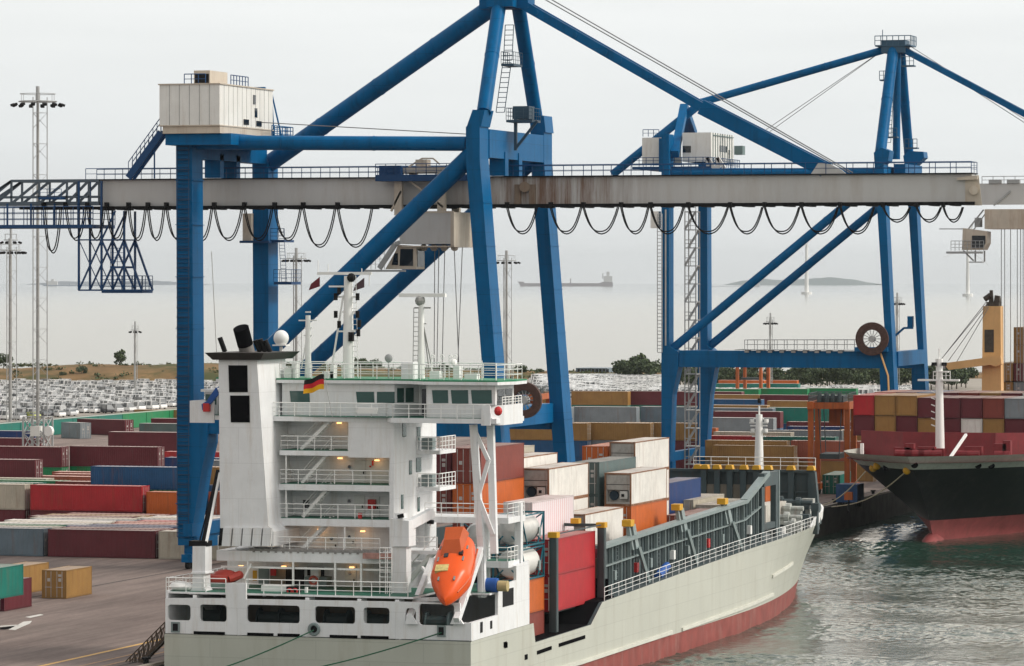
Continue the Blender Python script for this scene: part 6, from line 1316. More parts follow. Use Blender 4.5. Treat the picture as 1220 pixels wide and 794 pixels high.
container(p.x-.7, p.y+1.22, QZ+.03+2.92, 'cream', "grey beige container left of the long bright red one", 40, True, ROT, 'dry', 1); container(p.x-.7, p.y+1.22, QZ+.03, 'maroon', "maroon container underneath the grey beige one in the left yard", 40, True, ROT, 'dry', 1)
p2 = yard(174.5, 586, 2, 'orange', '', False, 20, 'orange', full="orange container end right of the long bright red one", d=None)
container(p2.x+8.0, p2.y+2.0, QZ+.03+2.61, 'salmon', "salmon container with bare door end, right of the orange one", 20, False, 0, 'dry', 1); container(p2.x+8.0, p2.y+2.0, QZ+.03, 'salmon', "salmon container underneath the bare doored one", 20, False, 0, 'dry', 1)
yard(199, 583, 2, 'maroon', '', False, 20, 'maroon', full="dark maroon short container beside the crane leg, right of the salmon doors")
for i, (px, py, c) in enumerate(((-70,574,'teal'),(66,573.5,'rustred'),(-40,571.5,'green'),(140,576.3,'blue'),(140,573.6,'blue'),(-58,568.8,'cream'),(60,567.5,'salmon'),(62,564.5,'salmon'),(62,562,'salmon'),(215,572,'white'),(236,576,'blue'),(-30,566,'salmon'))):
    yard(px, py, 2, c, f"with pale roof in the flat block behind the long bright red one, number {i+1}", True, 40, 'maroon', full=f"{cw(c)} container roof behind the long bright red container, {['left edge','below the mast foot','far left','under the blue one','just under the long blue one','left margin','before the mast foot','behind the mast foot','next to the lattice mast foot','right of the crane leg','right of the leg, lower','left margin, upper'][i]}")
yard(108, 555.5, 3, 'blue', '', False, 45, 'green', full="long dark blue container left of the crane leg, topmost of its stack")
yard(244, 556.5, 3, 'tan', '', False, 20, 'red', full="tan container seen between the crane leg and the white funnel")
yard(-70, 546.5, 3, 'maroon', '', False, 40, 'green', full="maroon container at the left edge in front of the lattice mast, door end showing")
yard(-31, 531.5, 3, 'maroon', '', False, 40, 'green', full="maroon container behind the lattice mast, left of its long twin"); yard(83, 531.5, 3, 'maroon', '', False, 40, 'green', full="long maroon container right of the lattice mast with white door marks at its right end")
yard(212, 548, 3, 'grey', '', False, 40, 'red', full="grey container behind the crane leg beside the funnel"); yard(195, 538, 2, 'red', '', False, 40, 'navy', full="red container sliver left of the crane leg behind the long maroon one"); yard(196, 545, 2, 'navy', '', False, 40, 'white', full="navy container sliver left of the crane leg behind the long maroon one")
yard(-40, 521.5, 2, 'maroon', '', False, 40, 'maroon', full="maroon container low at left, behind the lattice mast's dish"); yard(129, 514.5, 2, 'maroon', '', True, 40, 'maroon', full="maroon container standing back left of the crane leg, above the long twin")
yard(166, 504.5, 1, 'slate', '', True, 40, full="dark slate container far back beside the crane leg"); yard(180, 498.5, 1, 'maroon', '', True, 40, full="maroon container farthest back beside the crane leg"); yard(160, 488, 1, 'tan', '', True, 40, full="tan container farthest back left of the crane leg, before the cars")
yard(-34, 513, 1, 'navy', '', False, 40, full="blue open sided container at the left edge below the green row")
g_ = atZ(102, 523, QZ); container(g_.x, g_.y, QZ+.03, 'grey', "light grey container standing alone at an angle on the pale ground", 20, True, math.radians(58), 'dry', 1)
g_ = atZ(154, 519, QZ); container(g_.x, g_.y, QZ+.03, 'maroon', "maroon container standing at an angle behind the lone light grey one", 40, True, math.radians(70), 'dry', 1)
for i in range(19):                                  # green boxes end to end before the car park
    container(-313.5-1.2, 628+i*12.4, QZ+.03, 'teal' if i < 11 else 'green', "green container in the long line fencing off the car park", 40, True, 0, 'dry', 0, "green container line before the car park")
# loose boxes on the apron at lower left, lying along the quay
def apron(px, py, z, c, label, ft=20):
    v = atZ(px, py, QZ+z); return container(v.x-1.22, v.y, QZ+z, c, label, ft, False, 0, 'dry', 1, "loose containers on the apron")
apron(79, 713.5, .03, 'tan', "tan container standing nearest the open apron, front of the tan pair"); apron(27.5, 708, .03, 'tan', "tan container half hidden behind its twin on the apron")
apron(5, 728.5, .03, 'maroon', "dark maroon container at the left edge, nearest to us on the apron"); apron(-27, 733, .03, 'navy', "blue container end at the left picture edge beside the maroon one")
apron(-7, 715, .03, 'maroon', "maroon container under the green one at the left edge"); apron(-7, 715, 2.64, 'teal', "green container on top of a maroon one at the left edge")
# middle block behind the white ship and between the far crane's legs
MID = [ # px, py, tiers, colour, label bit
 (681,503.5,3,'tan',"tan container right of the near crane's far leg, top of the front stack"),(742,503.5,3,'tan',"tan container just left of the far crane's leg, top of the front stack"),
 (604,484.5,2,'grey',"grey container peeping out left behind the near crane's far leg"),(682,484.5,2,'grey',"light grey container in the second row right of the near crane"),(763,484.5,2,'bluegrey',"blue grey container in the second row beside the far crane's leg"),(843,486,2,'bluegrey',"blue grey container just right of the far crane's stair tower"),
 (681,466,2,'tan',"tan container in the back row right of the near crane"),(749,466,2,'maroon',"maroon container in the back row left of the far crane's leg"),(816,466.5,2,'maroon',"maroon container in the back row seen between the far crane's legs"),
 (660,495.5,1,'blue',"low blue container between the grey and tan rows"),(650,502,1,'navy',"navy container low behind the near crane's far leg"),
 (838,497.5,2,'grey',"light grey container below the maroon one right of the far crane's legs"),(850,490,2,'maroon',"maroon container with door end right of the far crane's legs"),(838,482.5,2,'tan',"tan container above the maroon one right of the far crane's legs"),(915,485.5,2,'teal',"teal green container behind the orange straddle carrier"),
 (835,475.5,2,'blue',"steel blue container in the upper rows right of the far crane"),(914,477.5,2,'tan',"tan container above the teal one"),(985,477.5,2,'tan',"tan container behind the dark ship's bow, upper row"),(835,470,2,'tan',"tan container under the bright green line"),(905,470.5,2,'maroon',"maroon container under the bright green line"),(975,470.5,2,'tan',"tan container at the right end under the bright green line"),
 (848,530.5,2,'tan',"tan container with door end in front of the foremast, lower middle"),(840,524.5,2,'tan',"tan container roof just behind the lower middle tan one"),(829,519,2,'red',"red sided container sliver behind the foremast"),(942,525,2,'salmon',"salmon container between the foremast and the straddle carrier"),
 (850,514.5,2,'cream',"cream container under the light grey one right of the far crane"),(912,512.5,2,'grey',"grey container behind the foremast lamps"),(940,512.5,2,'tan',"thin tan container strip left of the straddle carrier"),(938,508,2,'navy',"navy container strip left of the straddle carrier"),(937,502.5,2,'maroon',"maroon container strip under the teal one"),(900,520,2,'teal',"teal container strip behind the foremast"),
 (690,533,1,'cream',"pale container roof low right of the near crane's far leg"),(640,533,1,'white',"white container low behind the near crane's far leg"),(700,529,1,'red',"red container sliver low right of the near crane's far leg"),(900,540,1,'cream',"pale low container beside the salmon one"),
 (600,466,2,'tan',"tan container hidden mostly by the near crane's far leg"),(606,503.5,3,'tan',"tan container left of the near crane's far leg"),(990,485.5,2,'teal',"teal container behind the dark ship's bow"),(1000,502,2,'salmon',"salmon container strip right of the straddle carrier"),(1000,512,2,'tan',"tan container right of the straddle carrier"),(1015,540,1,'grey',"grey container right behind the straddle carrier legs")]
for px, py, n, c, lb in MID: yard(px, py, n, c, '', py not in (530.5, 503.5), 40, random.choice(['maroon','tan','grey','blue','teal']), full=lb, lod=0 if py < 500 else 1)
for i in range(3): yard(845+i*58, 463.3-i*.4, 1, 'green', '', True, 40, full="bright green container in the thin line below the far trees", lod=0)
for i, (px, lb) in enumerate(((852,"teal container under the far orange straddle carrier, left half of the pair"),(895,"teal container under the far orange straddle carrier, right half of the pair"))): yard(px, 457, 1, 'teal', '', True, 40, 'teal', full=lb, lod=0)
for px, lb in ((856,"orange container behind the teal pair under the far trees, left one"),(895,"orange container behind the teal pair under the far trees, right one")): yard(px, 453, 1, 'orange', '', True, 40, 'teal', full=lb, lod=0)
for px, py, c, lb in ((983,545,'green',"bright green container end under the straddle carrier"),(993,545,'blue',"blue container end under the straddle carrier"),(1002,545,'bluegrey',"blue grey container end under the straddle carrier")):
    v = atZ(px+4, 548, QZ); container(v.x, v.y, QZ+.03, c, lb, 40, False, 0, 'dry', 1)
v = atZ(996, 588, QZ); container(v.x, v.y-3, QZ+.05, 'teal', "teal container lowered between the legs of the near straddle carrier", 40, False, .08, 'dry', 1)
# ------------------------------------------------------------------ the dark hulled ship, bow towards us
BXC, BT, HBW = -103.6, 510.0, 13.4
def bx(y): return BXC+(y-522)*.09                    # the hull lies a little askew to the quay
bs = root("container_ship", "black hulled container ship with oxide red deck moored bow on at right", "ship", (BXC, 520, 0))
def yrow(z): f = max(0, min(1, z/10.9)); return 520.5-11*f**1.4
def bhalf(y, z):
    f = max(0, min(1, z/10.9)); t = (y-yrow(z))/(54-33*f**.8)
    if t <= 0: return 0
    if t >= 1: return HBW
    n = 1.25+1.15*f**1.2; return HBW*(1-(1-t)**n)
zb = [-2, -.2, 1.0, 2.6, 2.605, 4.5, 6.5, 8.4, 9.3, 9.305, 11.0]
m = MB(); ts = [0,.01,.03,.06,.1,.15,.2,.27,.35,.45,.56,.7,.85,1.0]
for s in (-1, 1):
    vs = []; rows = len(ts)+1
    for z in zb:
        y0 = yrow(z); f = max(0, min(1, z/10.9)); Lr = 54-33*f**.8
        for t in ts: y = y0+t*Lr; vs.append((bx(y)+s*bhalf(y, z), y, z))
        vs.append((bx(640)+s*HBW, 640, z))
    b = len(m.v); m.v += vs
    for k in range(len(zb)-1):
        for i in range(rows-1):
            q = (k*rows+i, k*rows+i+1, (k+1)*rows+i+1, (k+1)*rows+i); m.f.append(tuple(b+j for j in (q if s > 0 else q[::-1]))); m.m.append(1 if zb[k] < 2.6 else (2 if zb[k] >= 9.3 else 0))
bh = m.build("hull", [M['blackhull'], M['bootb'], M['greyhull']], bs, smooth=True)
m = MB(); nb, k = 12, 12; vs = []                    # bulbous bow
for i in range(nb+1):
    t = i/nb; r = 1.55*math.sqrt(max(0, 1-(1-min(1, t*1.6))**2))
    for j in range(k): a = 2*math.pi*j/k; vs.append((bx(518)+r*.85*math.cos(a), 516.5+t*9, -.75+r*math.sin(a)+.35*t))
m.add(vs, [(i*k+j, i*k+(j+1) % k, (i+1)*k+(j+1) % k, (i+1)*k+j) for i in range(nb) for j in range(k)]); m.build("bulbous_bow", M['bootb'], bs, smooth=True)
m = MB(); hb_ = [(max(0, bhalf(yrow(10.9)+t*22, 10.9)-.25), yrow(10.9)+t*22+.3) for t in ts]; ring = [(bx(y)+h_, y) for h_, y in hb_]; left = [(bx(y)-h_, y) for h_, y in reversed(hb_)]
poly = ring+[(bx(640)+HBW-.3, 640), (bx(640)-HBW+.3, 640)]+left; m.add([(x, y, 10.15) for x, y in poly], [tuple(range(len(poly)))]); m.build("deck", M['maroonship'], bs)
wy = 531.0; w0 = atY(1015, 530, wy).x; w1 = BXC+HBW-.2; zt = atY(1100, 515, wy).z
m = MB(); m.add([(BXC-HBW+1.2,wy+3,10.15),(BXC-6,wy-1,10.15),(BXC+6,wy-1,10.15),(w1-.5,wy+3,10.15),(w1-.5,wy+3.4,zt),(BXC+6,wy-.6,zt),(BXC-6,wy-.6,zt),(BXC-HBW+1.0,wy+3.4,zt),
    (BXC-HBW+1.2,wy+4,10.15),(BXC-6,wy,10.15),(BXC+6,wy,10.15),(w1-.5,wy+4,10.15),(w1-.5,wy+4,zt),(BXC+6,wy,zt),(BXC-6,wy,zt),(BXC-HBW+1.0,wy+4,zt)], [(0,1,6,7),(1,2,5,6),(2,3,4,5),(9,8,15,14),(10,9,14,13),(11,10,13,12),(7,6,14,15),(6,5,13,14),(5,4,12,13),(0,7,15,8),(3,11,12,4)])
m.build("breakwater", M['maroonship'], bs)
m = MB()                                             # deck gear
for px, py, w, h in ((1076,541,2.2,1.0),(1084,540,1.2,1.5),(1092,542,3.0,.8),(1104,541,2.2,1.1),(1118,542,1.5,.9),(1160,541,2.2,1.2),(1192,540,1.6,1.6),(1200,541,1.0,2.0),(1146,542,2,.7)):
    c = atY(px,545,522); m.box(c.x-w/2, c.x+w/2, 521.5, 522.7, 10.15, 10.15+h+.5); m.tube((c.x-w*.4,521.4,10.9),(c.x+w*.4,521.4,10.9), .5, 10); m.mark()
m.build_each("windlass", M['maroonship'], bs)
m = MB()
for px, py in ((1052,558),(1095,553),(1159,556),(1172,557)):
    c = atY(px,py,514); d = c; s = 1 if d.x > BXC else -1
    for k_ in range(60):
        y = 508+k_*.4
        if bhalf(y, c.z) >= abs(d.x-bx(y)): break
    m.tube((d.x,y-.25,c.z),(d.x,y+.15,c.z), .42, 12); m.mark()
m.build_each("hawse_pipe", M['black'], bh)
m = MB(); p, q = atY(1131,547,517), atY(1151,518,523); m.bar(p, q, .3, .3); m.build("foremast_stay", M['white2'], bs)
m = MB(); c = atY(1027,539,524); m.box(c.x-.2, c.x+.2, 523.8, 524.2, 10.15, 12.0); m.build("deck_light", M['white2'], bs)
for px, py, k in ((1031,560,'yellow'),(1041,556,'yellow'),(1085,560,'yellow')):
    c = atY(px,py,515); y = 508
    while bhalf(y, c.z) < abs(c.x-bx(y)) and y < 535: y += .2
    m = MB(); m.ball((c.x,y-.45,c.z), .5, 10, 8); tag(m.build("fender_buoy", M[k], smooth=True), {1031:"yellow buoy hanging lowest on the black bow's left edge",1041:"yellow buoy on the grey bulwark at the black bow, second from left",1085:"yellow buoy alone on the black bow near the rope"}[px], "buoy", "yellow buoys on the black ship's bow")
# its foremast
m = MB(); b = atY(1120,516,528); t = atY(1119,436,528); b.z = 10.2; m.tube(b, t, .62, 10, .42); fm = m.build("foremast", M['white2'], bs, smooth=True)
m = MB(); A, B = atY(1094,453,528), atY(1143,453,528); m.box(A.x, B.x, 527.6, 528.4, A.z-.12, A.z+.12); m.tube(t, t+Vector((0,0,.9)), .5, 8); m.tube(t+Vector((0,0,.9)), t+Vector((0,0,2.2)), .08, 5); m.rail([atY(1112,453,527.4), atY(1132,453,527.4)], 1.1, .5, 2, .05); m.pbox(1112,1129,443,444,527.5,528.5)
for i in range(7): c = atY(1114,460+i*8,528); m.bar(c, c+Vector((-.5,0,.2)), .12)
m.build("mast_platform", M['white2'], fm)
m = MB(); m.tube(atY(1113,436,527.6), atY(1113,432,527.6), .35, 8); m.mark(); m.tube(atY(1125,436,527.6), atY(1125,432,527.6), .35, 8); m.build_each("signal_lamp", M['dark'], fm)
# its deck crane
yc_ = 590.0
m = MB(); m.pprism([(1169,520),(1193,520),(1192,365),(1171,365)], yc_, yc_+2.2); ck = tag_ = m.build("deck_crane", M['peach'], bs)
m = MB(); m.pprism([(1175,365),(1190,365),(1190,360),(1175,360)], yc_+.2, yc_+2); m.pprism([(1178,360),(1183,360),(1182,346),(1179,346)], yc_+.5, yc_+1.2); m.pprism([(1184,360),(1191,360),(1190,353),(1185,352)], yc_+.3, yc_+1.6); m.tube(atY(1173,357,yc_+.5), atY(1180,352,yc_+.5), .4, 8); m.mark(); m.pprism([(1173,420),(1184,420),(1184,393),(1173,393)], yc_-.06, yc_-.004); m.build_each("crane_head", mat("grimy crane head", (.06,.05,.04), .7, var=.4, vs=2), ck)
m = MB(); m.pprism([(1124,433),(1192,424),(1193,434),(1186,437),(1180,435),(1130,441)], yc_-1.8, yc_-.2); m.build("crane_jib", M['peach'], ck)
m = MB()
for a, b in (((1176,362),(1124,425)),((1177,364),(1130,430)),((1178,366),(1140,431)),((1175,360),(1120,430))): m.tube(atY(*a,yc_-.6), atY(*b,yc_-.9), .05, 4)
m.tube(atY(1122,434,yc_-1.5), atY(1122,440,yc_-1.5), .6, 10); m.build("crane_rope", M['wire'], ck)
# containers on it: ends towards us
BG = "containers stacked on the black hulled ship"
cols = [['red','tan','tan','maroon','maroon','maroon','rustred','grey','tan','maroon'], ['maroon','tan','maroon','tan','maroon','white','tan','maroon','tan','maroon']]
ORD = ["leftmost","second from left","third from left","fourth from left","fifth from left","sixth from left","seventh from left","eighth from left","ninth from left","tenth from left"]
xs0 = atY(1018, 480, 535).x+1.22; ztop = atY(1018, 470.5, 535).z
def bsc(i, y, z, c, lb, *a):                          # blank end towards us
    ob = container(xs0+i*2.84, y+12.19, z, c, lb, 40, False, math.pi, 'dry', 1, BG); ob.scale = (1.13, 1, 1); return ob
for r in (0, 1):
    for i, c in enumerate(cols[r]):
        bsc(i, 535+.05*r, ztop-2.66*(r+1)+(0 if i < 3 else -.25 if r == 0 else -.25), c, f"{cw(c)} container end on the black ship, {ORD[i]} in the {'upper' if r == 0 else 'lower'} tier", 40, False, 0, 'dry', 1, BG)
for i, c in enumerate(['salmon','maroon','blue','maroon','rustred','tan','maroon','white','salmon','tan']):
    bsc(i, 548.2, ztop-2.6, c, f"{cw(c)} container in the second bay of the black ship, {ORD[i]}", 40, False, 0, 'dry', 1, BG)
xs1 = atY(1196, 400, 605).x
for k, (c1, c2_) in enumerate((('tan','maroon'),('tan','grey'),('tan','maroon'),('tan','tan'))):
    for i, c in enumerate((c1, c2_)):
        z = atY(1196, 433+k*22.5, 605).z-2.59
        container(xs1+.1+i*2.56, 605, z, c, f"{cw(c)} container in the tall rear stack at the right edge, {['topmost','second from top','third from top','fourth from top'][k]}, {'left' if i == 0 else 'right'} column", 40, False, 0, 'dry', 1, BG)
container(xs1+2.66, 605, atY(1196,433,605).z+.03, 'tan', "tan container alone on top of the tall rear stack at the right edge", 40, False, 0, 'dry', 1, BG); container(xs1+2.66, 605, atY(1196,433,605).z+2.65, 'tan', "tan container at the very top of the right edge stack", 40, False, 0, 'dry', 1, BG)
for a, b, lb in (((1086,556),(985,615),"pale mooring rope from the black bow's yellow buoy to the quay, lower one"),((1031,562),(985,600),"pale mooring rope from the left edge of the black bow to the quay")):
    P = atY(*a,513); Q = atZ(a[0]-95 if a[0] > 1050 else a[0]-70, 604, QZ+.5); m = MB(); m.pipe([P.lerp(Q,t)+Vector((0,0,-1.3*math.sin(math.pi*t))) for t in [i/12 for i in range(13)]], .07, 6); tag(m.build("mooring_rope", M['ropeb']), lb, "rope")
# ------------------------------------------------------------------ quayside things
def straddle(x, y, z, rz, label, s=1.0, grp=None, load=False):
    r = root("straddle_carrier", label, "straddle carrier", (x, y, z), rz, grp); r.scale = (s, s, s); W0 = WL[r.name]
    def part(mb, nm, m_, par=None):
        mb.v = [(a+W0.x, b+W0.y, c+W0.z) for a, b, c in mb.v]; ob = mb.build(nm, m_, par or r); return ob
    for sx in (-1, 1):
        m = MB(); m.box(sx*2.2-.55, sx*2.2+.55, -4.6, 4.6, .7, 1.5); part(m, "base_beam", M['orange'])
        for sy in (-1, 1): m = MB(); m.box(sx*2.2-.32, sx*2.2+.32, sy*3.4-.38, sy*3.4+.38, 1.504, 10.6); part(m, "leg", M['orange'])
        for wy_ in (-3.6, -1.3, 1.3, 3.6): m = MB(); m.tube((sx*2.2-.28,wy_,.72),(sx*2.2+.28,wy_,.72), .72, 14); part(m, "wheel", M['tyre'])
    m = MB()
    for sx in (-1, 1): m.box(sx*2.2-.35, sx*2.2+.35, -4.2, 4.2, 10.604, 11.5)
    for sy in (-1, 1): m.box(-1.849, 1.849, sy*3.4-.35, sy*3.4+.35, 10.65, 11.4)
    part(m, "top_frame", M['orange'])
    m = MB(); m.box(-1.6, 1.6, -2.5, 2.2, 11.4, 12.2); m.rail([(-2.4,-4,11.5),(2.4,-4,11.5),(2.4,4,11.5),(-2.4,4,11.5),(-2.4,-4,11.5)], 1.0, 1.2, 2, .05)
    for k_ in range(4): m.tube((-1.2+k_*.8,-3,11.5),(-1.2+k_*.8,-3,12.6), .25, 8)
    part(m, "engine_deck", M['steel'])
    m = MB(); m.box(-.9, .9, 3.9, 5.4, 8.4, 10.5); cb_ = part(m, "driver_cab", M['orange']); m = MB(); m.box(-.8, .8, 5.405, 5.46, 8.7, 10.2); part(m, "window", M['dglass'], cb_)
    m = MB(); m.box(-1.2, 1.2, -3.0, 3.0, 4.6, 5.2)
    for sx in (-1, 1):
        for sy in (-1, 1): m.tube((sx*1.1,sy*2.4,5.2),(sx*1.4,sy*2.6,10.7), .06, 5)
    part(m, "spreader", M['steel']); return r
v = atZ(988, 592, QZ); straddle(v.x, v.y+2, QZ, .10, "orange straddle carrier standing between the white ship's bow and the black ship", 1.12)
v = atZ(803, 556, QZ); r = root("spreader_frame", "orange container spreader parked on its stand at the far crane's stair tower", "spreader", (v.x, v.y+14, QZ)); m = MB(); x, y = v.x, v.y+14
for zz in (3.2, 4.6): m.bar((x,y,QZ+zz),(x+4.2,y,QZ+zz),.5)
for k in range(5): m.bar((x+k*1.05,y,QZ+3.2),(x+k*1.05,y,QZ+4.6),.3)
m.box(x+.6, x+3.4, y-.8, y+1, QZ+4.8, QZ+5.6); m.build("spreader_beam", M['orange'], r); m = MB(); m.box(x-.2, x+4.4, y-.6, y+1.2, QZ, QZ+2.9); m.build("stand", M['steel'], r)
v = atZ(632, 556, QZ); straddle(v.x, v.y, QZ, .1, "orange straddle carrier seen between the near crane's waterside legs", 1.0)
v = atD(897, 470, 1040); straddle(v.x, v.y, QZ, 1.35, "far orange straddle carrier in front of the teal pair under the trees", .95)
v = atZ(255, 660, QZ); straddle(v.x-1, v.y+60, QZ, .4, "orange straddle carrier half hidden behind the near crane's landside leg and the funnel", .9)
# blue quay box, bollards on the quay, oil drums etc.
v = atZ(1023, 606, QZ); v.x -= 1.0; r = root("quay_trailer", "blue box trailer standing on the quay before the black bow", "trailer", (v.x-1, v.y+3, QZ))
m = MB(); m.box(v.x-2.2, v.x+.6, v.y+1, v.y+5, QZ+.7, QZ+3.0); m.build("trailer_body", mat("faded blue trailer", (.015,.06,.16), .5, var=.3, vs=1), r); m = MB()
for dx in (-2, .3): m.tube((v.x+dx-.15,v.y+2,QZ+.45),(v.x+dx+.15,v.y+2,QZ+.45), .45, 12); m.mark(); m.tube((v.x+dx-.15,v.y+4,QZ+.45),(v.x+dx+.15,v.y+4,QZ+.45), .45, 12); m.mark()
m.build_each("wheel", M['tyre'], r)
v = atZ(1011, 611, QZ); r = root("rescue_ladder_post", "orange topped post on the quay edge by the blue trailer", "post", v); m = MB(); m.tube(v, v+Vector((0,0,2.4)), .12, 8); m.build("pole", M['dark'], r); m = MB(); m.box(v.x-.5, v.x+.5, v.y-.3, v.y+.3, QZ+1.6, QZ+2.6); m.build("ring_box", M['orange'], r)
for i in range(14):
    y = 250+i*24; m = MB(); m.tube((QX-1.0,y,QZ),(QX-1.0,y,QZ+.45), .22, 10); m.tube((QX-1.0,y,QZ+.45),(QX-1.0,y,QZ+.62), .36, 10); tag(m.build("mooring_bollard", M['dark']), "black iron mooring bollard along the quay edge", "bollard", "mooring bollards along the quay edge")
# aluminium accommodation ladder at the lower left, between quay and stern
r = root("gangway", "dark lattice gangway sloping up to the white ship at lower left", "gangway", atZ(163, 794, QZ)); m = MB()
P, Q = atY(150, 806, 300), atY(197, 759, 300)
for dy in (0, 1.1):
    a, b = P+Vector((0,dy,0)), Q+Vector((0,dy,0)); u = Vector((0,0,1.15)); m.bar(a, b, .12, .22); m.bar(a+u, b+u, .08)
    for i in range(10): t = i/9; m.bar(a.lerp(b,t), a.lerp(b,t)+u, .06); 
    for i in range(9): m.bar(a.lerp(b,i/9), a.lerp(b,(i+1)/9)+u, .05)
m.build("lattice_side", mat("dark brown gangway steel", (.07,.05,.035), .6), r); m = MB(); m.add([P+Vector((0,.05,.1)), P+Vector((0,1.05,.1)), Q+Vector((0,1.05,.1)), Q+Vector((0,.05,.1)), P+Vector((0,.05,.02)), P+Vector((0,1.05,.02)), Q+Vector((0,1.05,.02)), Q+Vector((0,.05,.02))], [(0,1,2,3),(7,6,5,4),(0,4,5,1),(1,5,6,2),(2,6,7,3),(3,7,4,0)]); m.build("walkway", M['galv'], r)
# ------------------------------------------------------------------ light masts
def lightmast(px, pbase, ptop, label, rr=.35, lat=1.4, ring=True, heads=12, R=3.2):
    v = atZ(px, pbase, QZ); d = (CAMH-QZ)*FPX/(pbase-HYP); top = atD(px, ptop, d).z
    r = root("light_mast", label, "light mast", (v.x, v.y, QZ), 0, "tall floodlight masts"); x, y = v.x, v.y
    MB().tube((x,y,QZ),(x,y,top), rr, 10, rr*.75).build("pole", M['pole'], r, smooth=True)
    if lat:
        m = MB(); n = int((top-QZ)/2.2); c = [(x+lat*math.cos(a), y+lat*math.sin(a)) for a in (.4, 2.5, 4.6)]
        for (a, b) in c: m.bar((a,b,QZ),(a,b,top-1), .11)
        for i in range(n):
            z0, z1 = QZ+(top-1-QZ)*i/n, QZ+(top-1-QZ)*(i+1)/n
            for k_ in range(3): a, b = c[k_], c[(k_+1) % 3]; m.tube((*a,z0),(*b,z1 if i % 2 else z0),.035,3); m.tube((*a,z1 if i % 2 else z0),(*b,z0 if not i % 2 else z0),.02,3)
        m.build("lattice", M['galv'], r)
    if ring:
        m = MB(); m.ring((x,y,top-1.6), R*.8, .09, 'z', 20, 5); m.ring((x,y,top-.5), R*.75, .05, 'z', 20, 4); 
        for i in range(6): a = math.pi*i/3; m.bar((x,y,top-1.6),(x+R*.85*math.cos(a),y+R*.85*math.sin(a),top-1.6), .1); m.tube((x+R*.75*math.cos(a),y+R*.75*math.sin(a),top-1.6),(x+R*.75*math.cos(a),y+R*.75*math.sin(a),top-.5),.04,4)
        m.tube((x,y,top-1.4),(x,y,top+.6), rr*1.1, 8); m.build("head_ring", M['galv'], r)
        for i in range(heads):
            a = 2*math.pi*i/heads; m = MB(); q = Vector((x+R*math.cos(a), y+R*math.sin(a), top-2.0)); m.bar(q, q+Vector((math.cos(a)*.5, math.sin(a)*.5, -.2)), .55, .35); m.build("floodlight", M['dark'], r)
    return r, x, y, top
r, x, y, t = lightmast(45, 576, 108, "tallest light mast, at left in front of the near crane's back reach", .26, 1.35, True, 14, 3.4)
m = MB()
for k_, (dx, dy) in enumerate(((-1.6,-1.6),(1.6,-1.6),(1.6,1.6),(-1.6,1.6))): m.bar((x+dx,y+dy,QZ),(x+dx,y+dy,QZ+9.5), .22)
for z0 in (0, 2.4, 4.8, 7.2):
    for a, b in (((-1.6,-1.6),(1.6,-1.6)),((1.6,-1.6),(1.6,1.6)),((1.6,1.6),(-1.6,1.6)),((-1.6,1.6),(-1.6,-1.6))): m.bar((x+a[0],y+a[1],QZ+z0),(x+b[0],y+b[1],QZ+z0+2.4), .12); m.bar((x+b[0],y+b[1],QZ+z0),(x+a[0],y+a[1],QZ+z0+2.4), .12); m.bar((x+a[0],y+a[1],QZ+z0+2.4),(x+b[0],y+b[1],QZ+z0+2.4), .12)
m.build("lattice_base", M['galv'], r); m = MB(); c = atY(57,514,y-1.8); m.tube(c, c+Vector((.1,.5,0)), .75, 16); m.build("dish", M['white2'], r); m = MB(); m.pbox(36,47,508,520,y-1.9,y-.8); m.build("equipment_box", M['house'], r)
lightmast(12, 520, 288, "light mast at the left edge with two rings of lamps", .3, 1.2, True, 12, 2.6); r, x, y, t = lightmast(13, 519, 276, "light mast behind the left edge mast, upper ring seen above it", .22, 0, True, 8, 1.6)
lightmast(353, 500, 299, "light mast between the near crane's legs", .3, 1.1, True, 12, 2.6); lightmast(603.5, 492, 302, "light mast seen between the near crane's slanted waterside legs", .3, 1.1, True, 12, 2.6)
lightmast(161, 470, 386, "short distant light mast over the grass bank at left", .22, .5, True, 6, 1.2); lightmast(918, 470, 376, "distant light mast seen through the far crane's braces", .22, .5, True, 6, 1.4); lightmast(1069, 480, 352, "light mast right of the far crane's waterside leg", .2, .5, True, 6, 1.4)
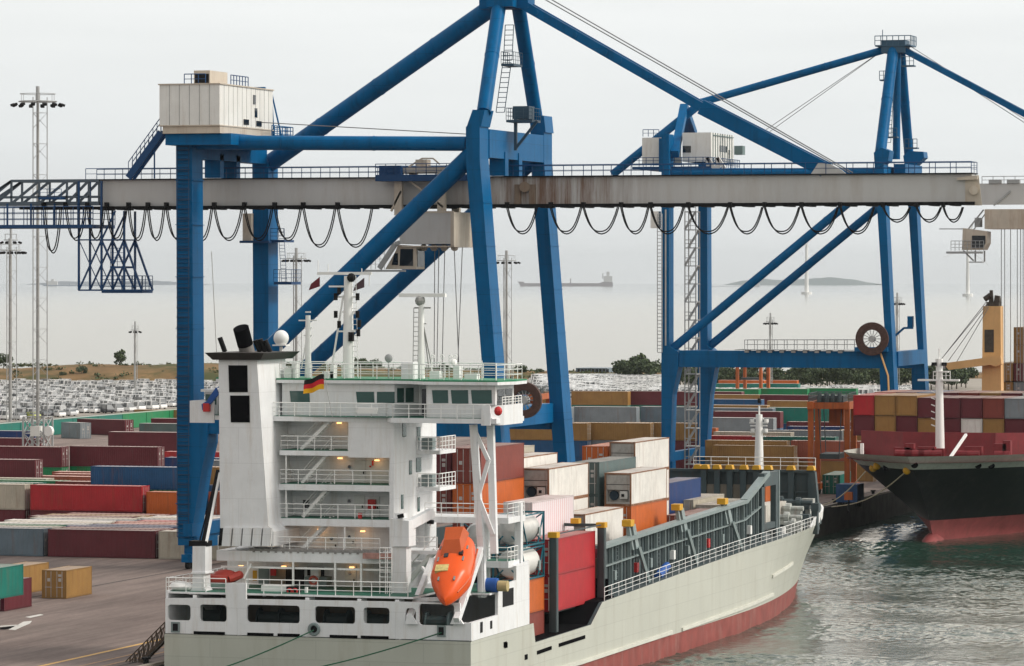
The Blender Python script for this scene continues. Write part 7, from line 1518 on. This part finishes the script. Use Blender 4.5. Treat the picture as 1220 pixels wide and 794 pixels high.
# ------------------------------------------------------------------ far ships and wind turbines in the haze
SEAZ = -.4
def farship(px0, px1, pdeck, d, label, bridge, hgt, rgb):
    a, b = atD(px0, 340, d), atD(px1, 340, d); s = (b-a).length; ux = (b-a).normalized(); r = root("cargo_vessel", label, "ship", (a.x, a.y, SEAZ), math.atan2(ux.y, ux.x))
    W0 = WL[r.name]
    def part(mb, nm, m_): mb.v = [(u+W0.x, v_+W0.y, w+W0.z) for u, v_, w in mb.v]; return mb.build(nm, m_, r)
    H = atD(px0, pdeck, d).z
    pm = mat("far hull "+str(px0), rgb, .6); wm = mat("far house "+str(px0), (.55,.55,.55), .6)  # hull colour paled, so part of the haze is painted in
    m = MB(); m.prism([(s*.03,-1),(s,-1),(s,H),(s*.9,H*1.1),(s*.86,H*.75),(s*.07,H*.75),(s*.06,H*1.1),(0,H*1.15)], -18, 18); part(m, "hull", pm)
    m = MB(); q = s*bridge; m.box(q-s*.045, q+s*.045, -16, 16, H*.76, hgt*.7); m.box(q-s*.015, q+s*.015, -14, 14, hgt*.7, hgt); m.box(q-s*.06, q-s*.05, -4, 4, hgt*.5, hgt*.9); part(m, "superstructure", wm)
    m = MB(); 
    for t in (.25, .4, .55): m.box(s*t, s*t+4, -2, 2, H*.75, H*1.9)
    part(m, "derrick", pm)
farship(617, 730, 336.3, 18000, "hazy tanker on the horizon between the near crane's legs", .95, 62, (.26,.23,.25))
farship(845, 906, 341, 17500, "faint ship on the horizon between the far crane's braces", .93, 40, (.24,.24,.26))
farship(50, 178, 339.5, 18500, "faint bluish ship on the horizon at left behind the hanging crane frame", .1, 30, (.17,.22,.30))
def turbine(px, ptop, d, label, rot):
    v = atD(px, 345, d); top = atD(px, ptop, d).z; r = root("wind_turbine", label, "wind turbine", (v.x, v.y, SEAZ), PSI); W0 = WL[r.name]; wm = M['white2']
    def part(mb, nm): mb.v = [(u+W0.x, w_+W0.y, w+W0.z) for u, w_, w in mb.v]; return mb.build(nm, wm, r)
    h = top-SEAZ; part(MB().tube((0,0,0),(0,0,h), h*.045, 10, h*.028), "tower"); part(MB().box(-2, 2, -6, 6, h-2, h+2.5), "nacelle"); m = MB(); m.tube((0,0,-2),(0,0,5), h*.11, 14); part(m, "foundation")
    for k_ in range(3): a = rot+k_*2*math.pi/3; m = MB(); m.bar((0,-7,h),(math.cos(a)*h*.55,-7,h+math.sin(a)*h*.55), 2.2, .6); part(m, "blade")
turbine(1153, 296, 7800, "white offshore wind turbine over the far crane's driver cab", math.radians(200)); turbine(961, 292, 8800, "faint offshore wind turbine left of the far crane's waterside leg", math.radians(70))
# ------------------------------------------------------------------ air between here and the horizon
hz = MB(); hz.box(-36000, 24000, -800, 27500, -5.5, 190); h = hz.build("haze", []); h["kind"] = "stuff"; h["label"] = "pale sea haze"; h.display_type = 'WIRE'
hm = bpy.data.materials.new("sea haze"); hm.use_nodes = True; t = hm.node_tree; t.nodes.clear(); o_ = N(t, "ShaderNodeOutputMaterial"); pv = N(t, "ShaderNodeVolumePrincipled"); pv.inputs['Color'].default_value = (.72,.77,.81,1); pv.inputs['Density'].default_value = HAZE_D; pv.inputs['Anisotropy'].default_value = .2
t.links.new(pv.outputs[0], o_.inputs['Volume']); h.data.materials.append(hm)
